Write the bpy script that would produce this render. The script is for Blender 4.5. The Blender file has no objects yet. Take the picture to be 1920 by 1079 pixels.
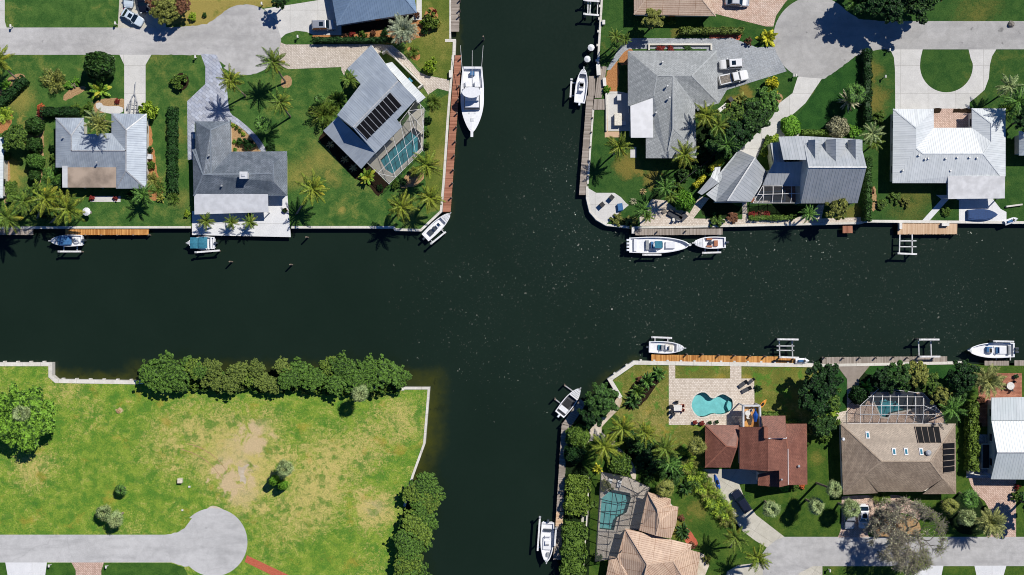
import bpy, math, random
from mathutils import Vector, Matrix
from mathutils.geometry import tessellate_polygon
random.seed(7)
R = math.radians
SC = bpy.context.scene
# ---------------------------------------------------------------- camera, sky, sun, exposure
H = 200.0                                   # drone height above the lawns, metres
cam = bpy.data.cameras.new('camera'); camo = bpy.data.objects.new('camera', cam)
SC.collection.objects.link(camo); camo.location = (0, 0, H)
cam.sensor_width = 36; cam.lens = 36 * H / 192.0
cam.clip_start = 1; cam.clip_end = 5000
SC.camera = camo
SUN_EL = R(52); SUN_DIR = Vector((0.70, 0.71, 0)).normalized()
W = bpy.data.worlds.new('World'); SC.world = W; W.use_nodes = True
bg = W.node_tree.nodes['Background']
sky = W.node_tree.nodes.new('ShaderNodeTexSky'); sky.sky_type = 'NISHITA'; sky.sun_disc = False
sky.sun_elevation = SUN_EL; sky.sun_rotation = math.atan2(SUN_DIR.x, SUN_DIR.y)
tn = W.node_tree.nodes.new('ShaderNodeMix'); tn.data_type = 'RGBA'; tn.blend_type = 'MULTIPLY'; tn.inputs[0].default_value = 1; tn.inputs[7].default_value = (.55, .95, 1.3, 1)
W.node_tree.links.new(sky.outputs[0], tn.inputs[6]); W.node_tree.links.new(tn.outputs[2], bg.inputs[0]); bg.inputs[1].default_value = 0.06
sky.air_density = 0.65; sky.dust_density = 0.1; sky.ozone_density = 9.0
sl = bpy.data.lights.new('sun', 'SUN'); sl.energy = 4.6; sl.angle = R(0.5); sl.color = (1.0, 0.95, 0.87)
so = bpy.data.objects.new('sun', sl); SC.collection.objects.link(so)
so.rotation_euler = (-Vector((SUN_DIR.x * math.cos(SUN_EL), SUN_DIR.y * math.cos(SUN_EL), math.sin(SUN_EL)))).to_track_quat('-Z', 'Y').to_euler()
so.location = (60, 60, 120)
SC.view_settings.view_transform = 'Standard'; SC.view_settings.look = 'None'
SC.view_settings.exposure = 0.0; SC.view_settings.gamma = 1.0
try: SC.cycles.filter_width = 1.0; SC.cycles.max_bounces = 6; SC.cycles.transparent_max_bounces = 16
except Exception: pass
# ---------------------------------------------------------------- measuring: plan position of a thing seen at (px, py) and standing z high
def P(px, py, z=0.0):
    k = 0.1 * (H - z) / H
    return Vector(((px - 960) * k, (539.5 - py) * k, z))
# ---------------------------------------------------------------- node helpers
def lin(c): c /= 255.0; return c / 12.92 if c < .04045 else ((c + .055) / 1.055) ** 2.4
def col(r, g, b, k=.95): return (min(.9, lin(r) * k), min(.9, lin(g) * k), min(.9, lin(b) * k), 1)
def new_mat(name, rough=.8, spec=.3):
    m = bpy.data.materials.new(name); m.use_nodes = True; nt = m.node_tree; b = nt.nodes['Principled BSDF']
    b.inputs['Roughness'].default_value = rough; b.inputs['Specular IOR Level'].default_value = spec
    return m, nt, b
def setin(nt, s, v):
    if isinstance(v, bpy.types.NodeSocket): nt.links.new(v, s)
    else: s.default_value = v
def nd(nt, typ, props=None, **ins):
    n = nt.nodes.new('ShaderNode' + typ)
    for k, v in (props or {}).items(): setattr(n, k, v)
    for k, v in ins.items():
        setin(nt, n.inputs[int(k[1:])] if k[0] == 'i' and k[1:].isdigit() else n.inputs[k.replace('_', ' ')], v)
    return n
def mth(nt, op, a, b=0.0, c=0.0, clamp=False):
    return nd(nt, 'Math', dict(operation=op, use_clamp=clamp), i0=a, i1=b, i2=c).outputs[0]
def mixc(nt, f, a, b, bt='MIX'):
    n = nt.nodes.new('ShaderNodeMix'); n.data_type = 'RGBA'; n.blend_type = bt
    setin(nt, n.inputs[0], f); setin(nt, n.inputs[6], a); setin(nt, n.inputs[7], b); return n.outputs[2]
def rng(nt, v, a, b, c=0.0, d=1.0, smooth=True):
    return nd(nt, 'MapRange', dict(interpolation_type='SMOOTHSTEP' if smooth else 'LINEAR'), i0=v, i1=a, i2=b, i3=c, i4=d).outputs[0]
def noise(nt, vec, scale, detail=4.0, rough=.55, dist=0.0):
    return nd(nt, 'TexNoise', Vector=vec, Scale=scale, Detail=detail, Roughness=rough, Distortion=dist).outputs[0]
def pos(nt): return nt.nodes.new('ShaderNodeNewGeometry').outputs['Position']
def bump(nt, b, h, strength=.4, dist=.05):
    n = nd(nt, 'Bump', Height=h, Strength=strength, Distance=dist); nt.links.new(n.outputs[0], b.inputs['Normal'])
M = {}
def flat(name, c, rough=.6, spec=.4, metal=0.0, var=.12, k=.95, scale=3.0):
    """painted / plain surface with a little weathering"""
    if name in M: return M[name]
    m, nt, b = new_mat(name, rough, spec); p = nt.nodes.new('ShaderNodeTexCoord').outputs['Object']
    n = noise(nt, p, scale, 5); c1 = col(*c, k=k)
    c0 = tuple(x * (1 - var * 1.6) for x in c1[:3]) + (1,); c2 = tuple(min(.92, x * (1 + var)) for x in c1[:3]) + (1,)
    nt.links.new(mixc(nt, rng(nt, n, .3, .7), c0, c2), b.inputs['Base Color']); b.inputs['Metallic'].default_value = metal
    M[name] = m; return m
def grass(name, g1, g2, dry, amt=.5, blobs=(), gblobs=(), bare=None, bblobs=(), sc=1.0, rough_field=False):
    """lawn: two greens, dry patches (noise + patches where the photo shows them), bare soil"""
    m, nt, b = new_mat(name, .95, .1); p = pos(nt)
    big = noise(nt, p, .07 * sc, 4, .6, .6); mid = noise(nt, p, .45 * sc, 5, .65, .4); fine = noise(nt, p, 3.2, 4, .75)
    tiny = noise(nt, p, 9.0, 2, .7)
    base = mixc(nt, rng(nt, mth(nt, 'ADD', mth(nt, 'MULTIPLY', mid, .6), mth(nt, 'MULTIPLY', fine, .4)), .36, .62), col(*g1), col(*g2))
    def blob(lst):
        acc = None
        for (px, py, r, s) in lst:
            c = P(px, py); d = nd(nt, 'VectorMath', dict(operation='DISTANCE'), i0=p, i1=(c.x, c.y, 0)).outputs['Value']; d = mth(nt, 'ADD', d, mth(nt, 'MULTIPLY', mth(nt, 'SUBTRACT', mid, .5), r * .22 + 1.2))
            v = rng(nt, d, r * .1, r * .018, 0.0, s); acc = v if acc is None else mth(nt, 'ADD', acc, v)
        return acc
    f = mth(nt, 'ADD', mth(nt, 'MULTIPLY', big, .5), mth(nt, 'MULTIPLY', mid, .5))
    ba = blob(blobs); ga = blob(gblobs)
    if ba is not None: f = mth(nt, 'ADD', f, ba)
    if ga is not None: f = mth(nt, 'SUBTRACT', f, ga)
    f = mth(nt, 'ADD', f, mth(nt, 'MULTIPLY', mth(nt, 'SUBTRACT', fine, .5), .8 if rough_field else .3))
    if rough_field: f = mth(nt, 'ADD', f, mth(nt, 'MULTIPLY', mth(nt, 'SUBTRACT', noise(nt, p, 1.3, 4, .7), .5), .75))
    f = rng(nt, f, .72 - amt * .45, 1.08 - amt * .42) if not rough_field else rng(nt, f, .48, .86)
    c = mixc(nt, f, base, col(*dry))
    if rough_field:
        t2 = noise(nt, p, .38, 5, .7, .3); c = mixc(nt, mth(nt, 'MULTIPLY', rng(nt, t2, .5, .62), .75), c, col(82, 130, 46)); c = mixc(nt, mth(nt, 'MULTIPLY', rng(nt, noise(nt, p, .8, 4, .7), .56, .7), .5), c, col(66, 108, 50)); c = mixc(nt, mth(nt, 'MULTIPLY', rng(nt, noise(nt, p, .22, 4, .65), .56, .7), .45), c, col(176, 148, 62))
    if bare is not None:
        bb = blob(bblobs); bb = mth(nt, 'ADD', bb, mth(nt, 'MULTIPLY', mth(nt, 'SUBTRACT', mid, .5), .9))
        c = mixc(nt, rng(nt, bb, .35, .8), c, col(*bare))
    sp = rng(nt, tiny, .25, .75, .55 if rough_field else .66, 1.38 if rough_field else 1.28); c = mixc(nt, 1.0, c, nd(nt, 'CombineColor', i0=sp, i1=sp, i2=sp).outputs[0], 'MULTIPLY')
    nt.links.new(c, b.inputs['Base Color']); bump(nt, b, mth(nt, 'ADD', fine, mth(nt, 'MULTIPLY', tiny, .7)), .9, .12)
    M[name] = m; return m
def paving(name, c1, c2, mortar, w=.4, h=.2, rot=0.0, ms=.02, joint=None, spots=0.0, crack=False):
    """concrete, asphalt, pavers"""
    m, nt, b = new_mat(name, .85, .25); p = pos(nt)
    big = noise(nt, p, .12, 5, .6, .5); fine = noise(nt, p, 6.0, 4, .7); mid = noise(nt, p, .9, 5, .65)
    c = mixc(nt, rng(nt, mth(nt, 'ADD', mth(nt, 'MULTIPLY', big, .5), mth(nt, 'MULTIPLY', mid, .5)), .35, .65), col(*c1), col(*c2))
    if w:
        v = nd(nt, 'Mapping', Vector=p, Rotation=(0, 0, rot)).outputs[0]
        k = nd(nt, 'TexBrick', dict(offset=.5), Vector=v, Color1=(1, 1, 1, 1), Color2=(.74, .72, .7, 1), Mortar=col(*mortar), Scale=1.0, Mortar_Size=ms, Brick_Width=w, Row_Height=h)
        c = mixc(nt, 1.0, c, k.outputs[0], 'MULTIPLY')
    if joint:
        v = nd(nt, 'Mapping', Vector=p, Rotation=(0, 0, joint[1])).outputs[0]
        k = nd(nt, 'TexBrick', dict(offset=0.0), Vector=v, Color1=(1, 1, 1, 1), Color2=(.94, .94, .93, 1), Mortar=(.6, .59, .57, 1), Scale=1.0, Mortar_Size=.03, Brick_Width=joint[0], Row_Height=joint[0])
        c = mixc(nt, 1.0, c, k.outputs[0], 'MULTIPLY')
    if crack:
        v = nd(nt, 'TexVoronoi', dict(feature='DISTANCE_TO_EDGE'), Vector=nd(nt, 'VectorMath', dict(operation='ADD'), i0=p, i1=nd(nt, 'TexNoise', Vector=p, Scale=.5).outputs[1]).outputs[0], Scale=.07).outputs[0]
        c = mixc(nt, mth(nt, 'MULTIPLY', rng(nt, v, .005, .0), .16), c, (.16, .16, .16, 1))
    if not w and not joint:
        pt = noise(nt, nd(nt, 'Mapping', Vector=p, Scale=(.35, 1.6, 1)).outputs[0], .35, 4, .6); c = mixc(nt, mth(nt, 'MULTIPLY', rng(nt, pt, .46, .70), .30), c, (.22, .22, .225, 1)); c = mixc(nt, mth(nt, 'MULTIPLY', rng(nt, noise(nt, p, .09, 3, .5), .55, .62), .12), c, (.7, .7, .7, 1))
    if spots:
        s = noise(nt, p, .55, 2, .5); c = mixc(nt, mth(nt, 'MULTIPLY', rng(nt, s, .70, .78), spots), c, (.1, .1, .1, 1))
    s = rng(nt, fine, .3, .7, .9, 1.08); c = mixc(nt, 1.0, c, nd(nt, 'CombineColor', i0=s, i1=s, i2=s).outputs[0], 'MULTIPLY')
    nt.links.new(c, b.inputs['Base Color']); bump(nt, b, fine, .25, .02); M[name] = m; return m
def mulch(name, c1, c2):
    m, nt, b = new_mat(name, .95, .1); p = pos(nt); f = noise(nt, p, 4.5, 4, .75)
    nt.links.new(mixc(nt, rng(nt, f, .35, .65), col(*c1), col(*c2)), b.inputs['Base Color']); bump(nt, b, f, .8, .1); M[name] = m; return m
def roofmat(name, kind, c1, c2, line, w=.45, h=.3, rough=.5, spec=.4, metal=0.0):
    """metal = standing seams, shingle / tile = courses; all laid in each slope's own u (along eave), v (up the slope)"""
    flat(name + '_cap', tuple(a * .45 + b_ * .55 for a, b_ in zip(c1, c2)), .7, .2, var=.1)
    m, nt, b = new_mat(name, rough, spec); b.inputs['Metallic'].default_value = metal
    uv = nd(nt, 'UVMap').outputs[0]; p = pos(nt); st = noise(nt, p, .35, 5, .65, .7); fine = noise(nt, p, 5, 3, .7)
    c = mixc(nt, rng(nt, st, .32, .68), col(*c1), col(*c2))
    sk = noise(nt, nd(nt, 'Mapping', Vector=uv, Scale=(1.6, .16, 1)).outputs[0], 1.0, 4, .6); sk = rng(nt, sk, .3, .7, .93, 1.05); c = mixc(nt, 1.0, c, nd(nt, 'CombineColor', i0=sk, i1=sk, i2=sk).outputs[0], 'MULTIPLY')
    if kind == 'metal':
        u = nd(nt, 'SeparateXYZ', i0=uv).outputs[0]; fr = mth(nt, 'FRACT', mth(nt, 'DIVIDE', u, w))
        d = mth(nt, 'ABSOLUTE', mth(nt, 'SUBTRACT', fr, .5)); rib = rng(nt, d, .38, .47)
        pan = nd(nt, 'TexWhiteNoise', dict(noise_dimensions='1D'), W=mth(nt, 'FLOOR', mth(nt, 'DIVIDE', u, w))).outputs[0]
        s = rng(nt, pan, 0, 1, .965, 1.025); c = mixc(nt, 1.0, c, nd(nt, 'CombineColor', i0=s, i1=s, i2=s).outputs[0], 'MULTIPLY')
        c = mixc(nt, mth(nt, 'MULTIPLY', rib, .17), c, col(*line)); bump(nt, b, rib, .6, .05)
    else:
        k = nd(nt, 'TexBrick', dict(offset=.5 if kind == 'shingle' else 0.0), Vector=uv, Color1=(1, 1, 1, 1), Color2=(.76, .76, .76, 1) if kind == 'shingle' else (.9, .89, .88, 1), Mortar=col(*line), Scale=1.0, Mortar_Size=.035 if kind == 'tile' else .02, Mortar_Smooth=.3, Brick_Width=w, Row_Height=h)
        c = mixc(nt, 1.0, c, k.outputs[0], 'MULTIPLY'); bump(nt, b, k.outputs[1], -.5, .04)
        s = rng(nt, fine, .3, .7, .88, 1.1); c = mixc(nt, 1.0, c, nd(nt, 'CombineColor', i0=s, i1=s, i2=s).outputs[0], 'MULTIPLY')
    nt.links.new(c, b.inputs['Base Color']); M[name] = m; return m
def leaf(name, c1, c2, c3=None, tr=.16):
    """foliage: every leaf its own shade; c3 = colour of old fronds (palms, by frond age)"""
    m, nt, b = new_mat(name, .55, .25); isl = nt.nodes.new('ShaderNodeNewGeometry').outputs['Random Per Island']
    orr = nt.nodes.new('ShaderNodeObjectInfo').outputs['Random']; oc = nt.nodes.new('ShaderNodeTexCoord').outputs['Object']
    n = rng(nt, noise(nt, oc, 7.5, 2), .32, .68)
    f = mth(nt, 'ADD', mth(nt, 'MULTIPLY', isl, .55), mth(nt, 'MULTIPLY', n, .7)); f = mth(nt, 'ADD', f, mth(nt, 'MULTIPLY', orr, .2))
    kk = 1.75; c = mixc(nt, rng(nt, f, .25, 1.15), col(*c1, k=kk * .48), col(*c2, k=kk * 1.08))
    if c3: c = mixc(nt, nd(nt, 'Attribute', dict(attribute_name='age')).outputs['Fac'], c, col(*c3, k=1.2))
    nt.links.new(c, b.inputs['Base Color']); t = nd(nt, 'BsdfTranslucent', Color=c)
    mx = nd(nt, 'MixShader', i0=tr, i1=b.outputs[0], i2=t.outputs[0]); nt.links.new(mx.outputs[0], nt.nodes['Material Output'].inputs[0])
    M[name] = m; return m
def wood(name, c1, c2):
    m, nt, b = new_mat(name, .8, .2); isl = nt.nodes.new('ShaderNodeNewGeometry').outputs['Random Per Island']
    p = nt.nodes.new('ShaderNodeTexCoord').outputs['Object']; n = noise(nt, p, 1.1, 5, .7)
    f = mth(nt, 'ADD', mth(nt, 'MULTIPLY', isl, .6), mth(nt, 'MULTIPLY', n, .6))
    nt.links.new(mixc(nt, rng(nt, f, .3, .95), col(*c1), col(*c2)), b.inputs['Base Color']); M[name] = m; return m
# ---------------------------------------------------------------- mesh helpers
ORG = {}
class MB:
    def __init__(s): s.v = []; s.f = []; s.age = None
    def add(s, vs, fs):
        o = len(s.v); s.v += [tuple(x) for x in vs]; s.f += [[i + o for i in f] for f in fs]; return s
    def box(s, c, d, rz=0.0, taper=1.0):
        cx, cy, cz = c; a, b, h = d[0] / 2, d[1] / 2, d[2] / 2; co, si = math.cos(rz), math.sin(rz); vs = []
        for z, t in ((-h, 1.0), (h, taper)):
            for x, y in ((-a, -b), (a, -b), (a, b), (-a, b)):
                x *= t; y *= t; vs.append((cx + x * co - y * si, cy + x * si + y * co, cz + z))
        return s.add(vs, [(3, 2, 1, 0), (4, 5, 6, 7), (0, 1, 5, 4), (1, 2, 6, 5), (2, 3, 7, 6), (3, 0, 4, 7)])
    def bar(s, p, q, w, h=None):
        """box beam from p to q"""
        p, q = Vector(p), Vector(q); d = (q - p).normalized(); u = d.cross(Vector((0, 0, 1)))
        if u.length < 1e-4: u = Vector((1, 0, 0))
        u.normalize(); t = u.cross(d); h = h or w; vs = []
        for e in (p, q):
            for a, b in ((-1, -1), (1, -1), (1, 1), (-1, 1)): vs.append(e + u * a * w / 2 + t * b * h / 2)
        return s.add(vs, [(3, 2, 1, 0), (4, 5, 6, 7), (0, 1, 5, 4), (1, 2, 6, 5), (2, 3, 7, 6), (3, 0, 4, 7)])
    def tube(s, pts, rad, n=6, cap=True):
        pts = [Vector(p) for p in pts]; vs = []; fs = []
        for i, p in enumerate(pts):
            d = (pts[min(i + 1, len(pts) - 1)] - pts[max(i - 1, 0)]).normalized(); u = d.cross(Vector((0, 1, .01)))
            if u.length < 1e-3: u = Vector((1, 0, 0))
            u.normalize(); w = d.cross(u); r = rad[i] if isinstance(rad, (list, tuple)) else rad
            for k in range(n):
                a = 2 * math.pi * k / n; vs.append(p + u * math.cos(a) * r + w * math.sin(a) * r)
        for i in range(len(pts) - 1):
            for k in range(n): fs.append((i * n + k, i * n + (k + 1) % n, (i + 1) * n + (k + 1) % n, (i + 1) * n + k))
        if cap: fs.append(tuple(range(n - 1, -1, -1))); fs.append(tuple((len(pts) - 1) * n + k for k in range(n)))
        return s.add(vs, fs)
    def prism(s, pts, z0, z1, holes=()):
        """pts: list of (x, y); flat-topped solid"""
        pts = ccw(pts); n = len(pts); loops = [pts] + [list(h) for h in holes]; allp = [p for l in loops for p in l]
        tri = tessellate_polygon([[Vector((x, y, 0)) for x, y in l] for l in loops])
        vs = [(x, y, z1) for x, y in allp]; top = []
        for t in tri:
            a, b, c = (allp[i] for i in t)
            if (b[0] - a[0]) * (c[1] - a[1]) - (b[1] - a[1]) * (c[0] - a[0]) < 0: t = t[::-1]
            top.append(tuple(t))
        if z0 is None: return s.add(vs, top)
        m = len(allp); vs += [(x, y, z0) for x, y in allp]; fs = list(top); o = 0
        for l in loops:
            k = len(l)
            for i in range(k): j = (i + 1) % k; fs.append((o + i, m + o + i, m + o + j, o + j))
            o += k
        fs += [tuple(m + i for i in t[::-1]) for t in top]
        return s.add(vs, fs)
    def build(s, name, mat, parent=None, smooth=False, static=False, local=False):
        off = Vector((0, 0, 0)); loc = None
        if parent is not None: off = ORG.get(parent.name, Vector((0, 0, 0)))
        elif not static and not local:
            xs = [v[0] for v in s.v]; ys = [v[1] for v in s.v]; off = Vector(((min(xs) + max(xs)) / 2, (min(ys) + max(ys)) / 2, min(v[2] for v in s.v))); loc = off
        me = bpy.data.meshes.new(name); me.from_pydata([(v[0] - off.x, v[1] - off.y, v[2] - off.z) for v in s.v], [], s.f)
        for m in (mat if isinstance(mat, (list, tuple)) else [mat]): me.materials.append(m)
        if s.age is not None:
            at = me.attributes.new('age', 'FLOAT', 'POINT'); at.data.foreach_set('value', s.age)
        if smooth: me.polygons.foreach_set('use_smooth', [True] * len(me.polygons))
        me.update(); o = bpy.data.objects.new(name, me); SC.collection.objects.link(o)
        if loc is not None: o.location = loc
        if parent is not None: o.parent = parent; ORG[o.name] = off
        return o
def ccw(pts):
    a = sum(pts[i][0] * pts[(i + 1) % len(pts)][1] - pts[(i + 1) % len(pts)][0] * pts[i][1] for i in range(len(pts)))
    return list(pts) if a > 0 else list(pts)[::-1]
def inset(pts, d):
    pts = ccw(pts); n = len(pts); out = []
    for i in range(n):
        a, b, c = Vector(pts[i - 1]), Vector(pts[i]), Vector(pts[(i + 1) % n])
        e, f = (b - a).normalized(), (c - b).normalized(); n1, n2 = Vector((-e.y, e.x)), Vector((-f.y, f.x)); k = n1 + n2
        k = k * (d / max(.35, k.dot(n1))); out.append((b.x + k.x, b.y + k.y))
    return out
def W2(px, z=0.0): return [tuple(P(x, y, z)[:2]) for x, y in px]
def tag(o, label, cat, group=None):
    o['label'] = label; o['category'] = cat
    if group: o['group'] = group
    return o
def thing(name, label, cat, loc=(0, 0, 0), rz=0.0, group=None):
    o = bpy.data.objects.new(name, None); SC.collection.objects.link(o); o.empty_display_size = .5
    o.location = loc; o.rotation_euler = (0, 0, rz); ORG[o.name] = Vector(loc) if not rz else Vector((0, 0, 0))
    return tag(o, label, cat, group)
def local(o): ORG[o.name] = Vector((0, 0, 0)); return o    # its parts are modelled in its own coordinates
def copy_tree(o, parent=None):
    c = o.copy(); SC.collection.objects.link(c)
    if parent is not None: c.parent = parent
    for ch in [x for x in KIDS.get(o.name, [])]: copy_tree(ch, c)
    return c
KIDS = {}
def ragged(px, amt):
    """worn edge: short steps along the outline, each a little off the line (amt in px)"""
    out = []; rr = random.Random(len(px) + int(px[0][0]))
    for i in range(len(px)):
        a, b = px[i], px[(i + 1) % len(px)]; l = math.hypot(b[0] - a[0], b[1] - a[1])
        if l > 900: out.append(a); continue
        n = max(1, int(l / 5)); nx, ny = -(b[1] - a[1]) / max(l, .01), (b[0] - a[0]) / max(l, .01)
        for k in range(n): t = k / n; j = rr.uniform(-amt, amt) if k else 0; out.append((a[0] + (b[0] - a[0]) * t + nx * j, a[1] + (b[1] - a[1]) * t + ny * j))
    return out
def sheet(name, px, z, mat, holes=(), z0=None):
    if name in ('road', 'planting_bed', 'gravel', 'lawn'): px = ragged(px, .9 if name == 'road' else 2.2 if name == 'gravel' else 1.6 if name != 'lawn' else .8)
    o = MB().prism(W2(px), z0, z, [W2(h) for h in holes]).build(name, mat, static=True); o['kind'] = 'structure'; return o
def arc(cx, cy, r, a0, a1, n=28):
    return [(cx + r * math.cos(R(a0 + (a1 - a0) * i / n)), cy + r * math.sin(R(a0 + (a1 - a0) * i / n))) for i in range(n + 1)]
def smooth_px(pts, it=2):
    for _ in range(it):
        q = []
        for i in range(len(pts)):
            a, b = pts[i], pts[(i + 1) % len(pts)]; q += [(a[0] * .75 + b[0] * .25, a[1] * .75 + b[1] * .25), (a[0] * .25 + b[0] * .75, a[1] * .25 + b[1] * .75)]
        pts = q
    return pts
# ================================================================ MATERIALS
grass('grass_northwest', (52, 90, 40), (82, 116, 54), (150, 142, 74), .56,
      blobs=[(40, 190, 45, .25), (55, 250, 40, .3), (20, 330, 40, .3), (370, 20, 60, .35), (330, 250, 30, .2), (640, 395, 12, .3), (625, 340, 22, .2), (110, 90, 16, .2), (250, 60, 20, .1), (560, 330, 40, .15), (600, 300, 40, .12), (345, 370, 25, .15)],
      gblobs=[(120, 25, 110, .2), (640, 150, 40, .15), (470, 230, 50, .1), (700, 410, 60, .08), (120, 150, 60, .1), (250, 400, 60, .1)])
grass('grass_sunburnt', (84, 104, 42), (112, 122, 54), (160, 146, 80), .5, blobs=[(815, 60, 50, .15), (835, 300, 50, .2), (460, 0, 90, .35), (370, 20, 60, .4)], gblobs=[(835, 15, 25, .3)])
grass('grass_northeast', (44, 80, 36), (68, 100, 46), (128, 118, 58), .44,
      blobs=[(1175, 310, 40, .36), (1225, 335, 30, .34), (1150, 185, 22, .4), (1400, 185, 28, .45), (1380, 195, 26, .4), (1530, 180, 18, .35), (1640, 190, 45, .25), (1830, 20, 80, .2), (1700, 380, 70, .18), (1600, 400, 30, .25), (1268, 60, 20, .3), (1635, 130, 30, .2), (1145, 148, 20, .4)],
      gblobs=[(1125, 270, 50, .25), (1140, 40, 70, .2), (1775, 120, 60, .2), (1540, 210, 60, .15)])
grass('grass_vacant', (86, 132, 44), (142, 164, 62), (196, 182, 110), .46,
      blobs=[(420, 835, 110, .24), (480, 870, 80, .24), (455, 930, 60, .24), (700, 960, 60, .34), (590, 930, 100, .22), (640, 860, 100, .15), (750, 790, 80, .15), (290, 850, 70, .16), (70, 880, 60, .18), (170, 800, 60, .12), (690, 830, 80, .12), (110, 730, 60, .10), (340, 790, 60, .12), (500, 800, 70, .12), (300, 800, 45, .07), (520, 1000, 80, .08), (690, 1050, 50, .10), (540, 870, 26, .18)],
      gblobs=[(260, 730, 70, .15), (200, 930, 70, .15), (600, 1050, 80, .12), (770, 850, 30, .15), (350, 930, 40, .18), (640, 790, 50, .08), (130, 950, 90, .08), (180, 840, 50, .12)],
      bare=(204, 182, 142), bblobs=[(440, 850, 80, .55), (455, 925, 64, .58), (490, 808, 60, .5), (700, 952, 44, .55), (420, 895, 40, .4), (226, 770, 8, .8), (215, 762, 6, .5)], rough_field=True)
grass('grass_verge', (48, 86, 32), (76, 112, 44), (140, 132, 70), .32)
grass('grass_poolside', (96, 108, 46), (124, 126, 58), (164, 152, 90), .5, gblobs=[(1460, 690, 50, .2), (1310, 697, 50, .15)], blobs=[(1220, 780, 80, .15)], rough_field=True)
grass('grass_dark', (34, 72, 32), (52, 92, 40), (96, 104, 40), .15)  # lawns whose grass is a darker green
grass('grass_southeast', (50, 84, 30), (84, 108, 42), (140, 128, 64), .4, blobs=[(1265, 985, 40, .3), (1310, 960, 30, .25), (1530, 860, 25, .25), (1380, 1030, 40, .1)], gblobs=[(1500, 980, 60, .15)])
paving('asphalt', (168, 167, 166), (190, 189, 188), (0, 0, 0), w=0, spots=.5, crack=True)
paving('asphalt_warm', (162, 161, 159), (180, 179, 177), (0, 0, 0), w=0, spots=.6, crack=True)
paving('asphalt_pale', (180, 180, 180), (198, 198, 198), (0, 0, 0), w=0, spots=.3, crack=True)
paving('concrete', (200, 199, 196), (215, 214, 211), (0, 0, 0), w=0, joint=(5.2, 0))
paving('concrete_cool', (216, 218, 221), (229, 230, 232), (0, 0, 0), w=0, joint=(6, 0))
paving('concrete_tan', (186, 182, 168), (204, 200, 188), (0, 0, 0), w=0, joint=(4.5, R(33)))
paving('stamped_grey', (170, 178, 196), (196, 202, 214), (150, 158, 176), .9, .55, R(38), .02)
paving('paver_blue', (176, 182, 188), (200, 205, 210), (150, 156, 162), .28, .14, R(20))
paving('paver_cream', (214, 204, 192), (226, 218, 208), (180, 170, 158), .42, .22, R(45))
paving('paver_patio', (224, 213, 199), (233, 223, 210), (196, 184, 170), .3, .3)
paving('paver_rose', (214, 186, 168), (230, 212, 198), (170, 140, 120), .45, .24, R(45))
paving('paver_pink', (214, 186, 170), (224, 200, 186), (170, 140, 125), .45, .24, R(45))
paving('brick_red', (176, 116, 92), (196, 140, 116), (140, 100, 84), .45, .24)
paving('gravel', (220, 210, 194), (182, 166, 140), (0, 0, 0), w=0)
paving('seawall_concrete', (206, 202, 192), (228, 225, 217), (0, 0, 0), w=0, joint=(3.4, 0))
paving('stucco', (214, 210, 198), (228, 225, 216), (0, 0, 0), w=0)
paving('stucco_green', (196, 206, 178), (206, 216, 190), (0, 0, 0), w=0)
mulch('undergrowth', (18, 32, 16), (38, 56, 26)); mulch('mulch_dark', (34, 27, 20), (56, 44, 32)); mulch('mulch_orange', (156, 104, 64), (188, 138, 92)); mulch('mulch_red', (176, 88, 66), (196, 112, 88)); mulch('mulch_tan', (150, 118, 84), (186, 156, 116))  # undergrowth: shade below palms and trees is painted into its near-black green
roofmat('metal_grey', 'metal', (160, 170, 182), (178, 188, 198), (214, 220, 226), .42, rough=.45, metal=.15)
roofmat('metal_blue', 'metal', (126, 150, 178), (138, 162, 190), (158, 180, 204), .42, rough=.45, metal=.15)
roofmat('metal_dark', 'metal', (172, 178, 182), (186, 190, 194), (126, 134, 140), .6, rough=.5, metal=.1)
roofmat('metal_white', 'metal', (205, 211, 214), (216, 221, 224), (178, 190, 198), .42, rough=.4)
roofmat('metal_pale', 'metal', (196, 205, 208), (208, 215, 218), (180, 190, 194), .5, rough=.4)
roofmat('shingle_dark', 'shingle', (110, 121, 132), (136, 145, 156), (86, 95, 104), .5, .2)
roofmat('shingle_pale', 'shingle', (164, 169, 170), (176, 180, 181), (148, 152, 154), .5, .2)
roofmat('shingle_red', 'shingle', (138, 90, 74), (158, 106, 88), (104, 68, 56), .5, .2)
roofmat('shingle_tan', 'shingle', (160, 143, 126), (178, 161, 142), (130, 115, 100), .5, .2)
roofmat('tile_tan', 'tile', (200, 176, 156), (214, 192, 172), (182, 154, 134), 3.0, .40)
roofmat('tile_peach', 'tile', (198, 170, 148), (212, 186, 162), (178, 150, 126), 3.0, .40)
flat('flat_white', (228, 229, 231), .6, var=.05, scale=.8); flat('flat_grey', (204, 207, 212), .7, var=.08, scale=.8); flat('flat_brown', (160, 144, 130), .85, var=.26, scale=.3); flat('flat_mottled', (212, 213, 215), .8, var=.10, scale=.7)
flat('white_metal', (226, 226, 226), .35, .5); flat('white_paint', (222, 220, 214), .5); flat('galvanised', (196, 198, 200), .4, metal=.4); flat('dark_metal', (40, 42, 46), .5); flat('black_rubber', (24, 24, 26), .8); flat('solar_black', (17, 18, 23), .7, .15, var=.25, scale=2)
flat('gelcoat', (232, 234, 238), .22, .5, var=.04); flat('gelcoat_grey', (206, 210, 214), .4, var=.06); flat('gelcoat_cream', (222, 216, 202), .4); flat('canvas_teal', (52, 122, 146), .8); flat('canvas_blue', (60, 110, 160), .8); flat('canvas_white', (226, 228, 230), .8); flat('canvas_grey', (70, 72, 78), .85); flat('vinyl_tan', (170, 108, 76), .6); flat('vinyl_grey', (150, 154, 158), .6); flat('motor_grey', (66, 74, 84), .35); flat('motor_white', (226, 230, 236), .3)  # hatches take a slightly greyer gelcoat
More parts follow.
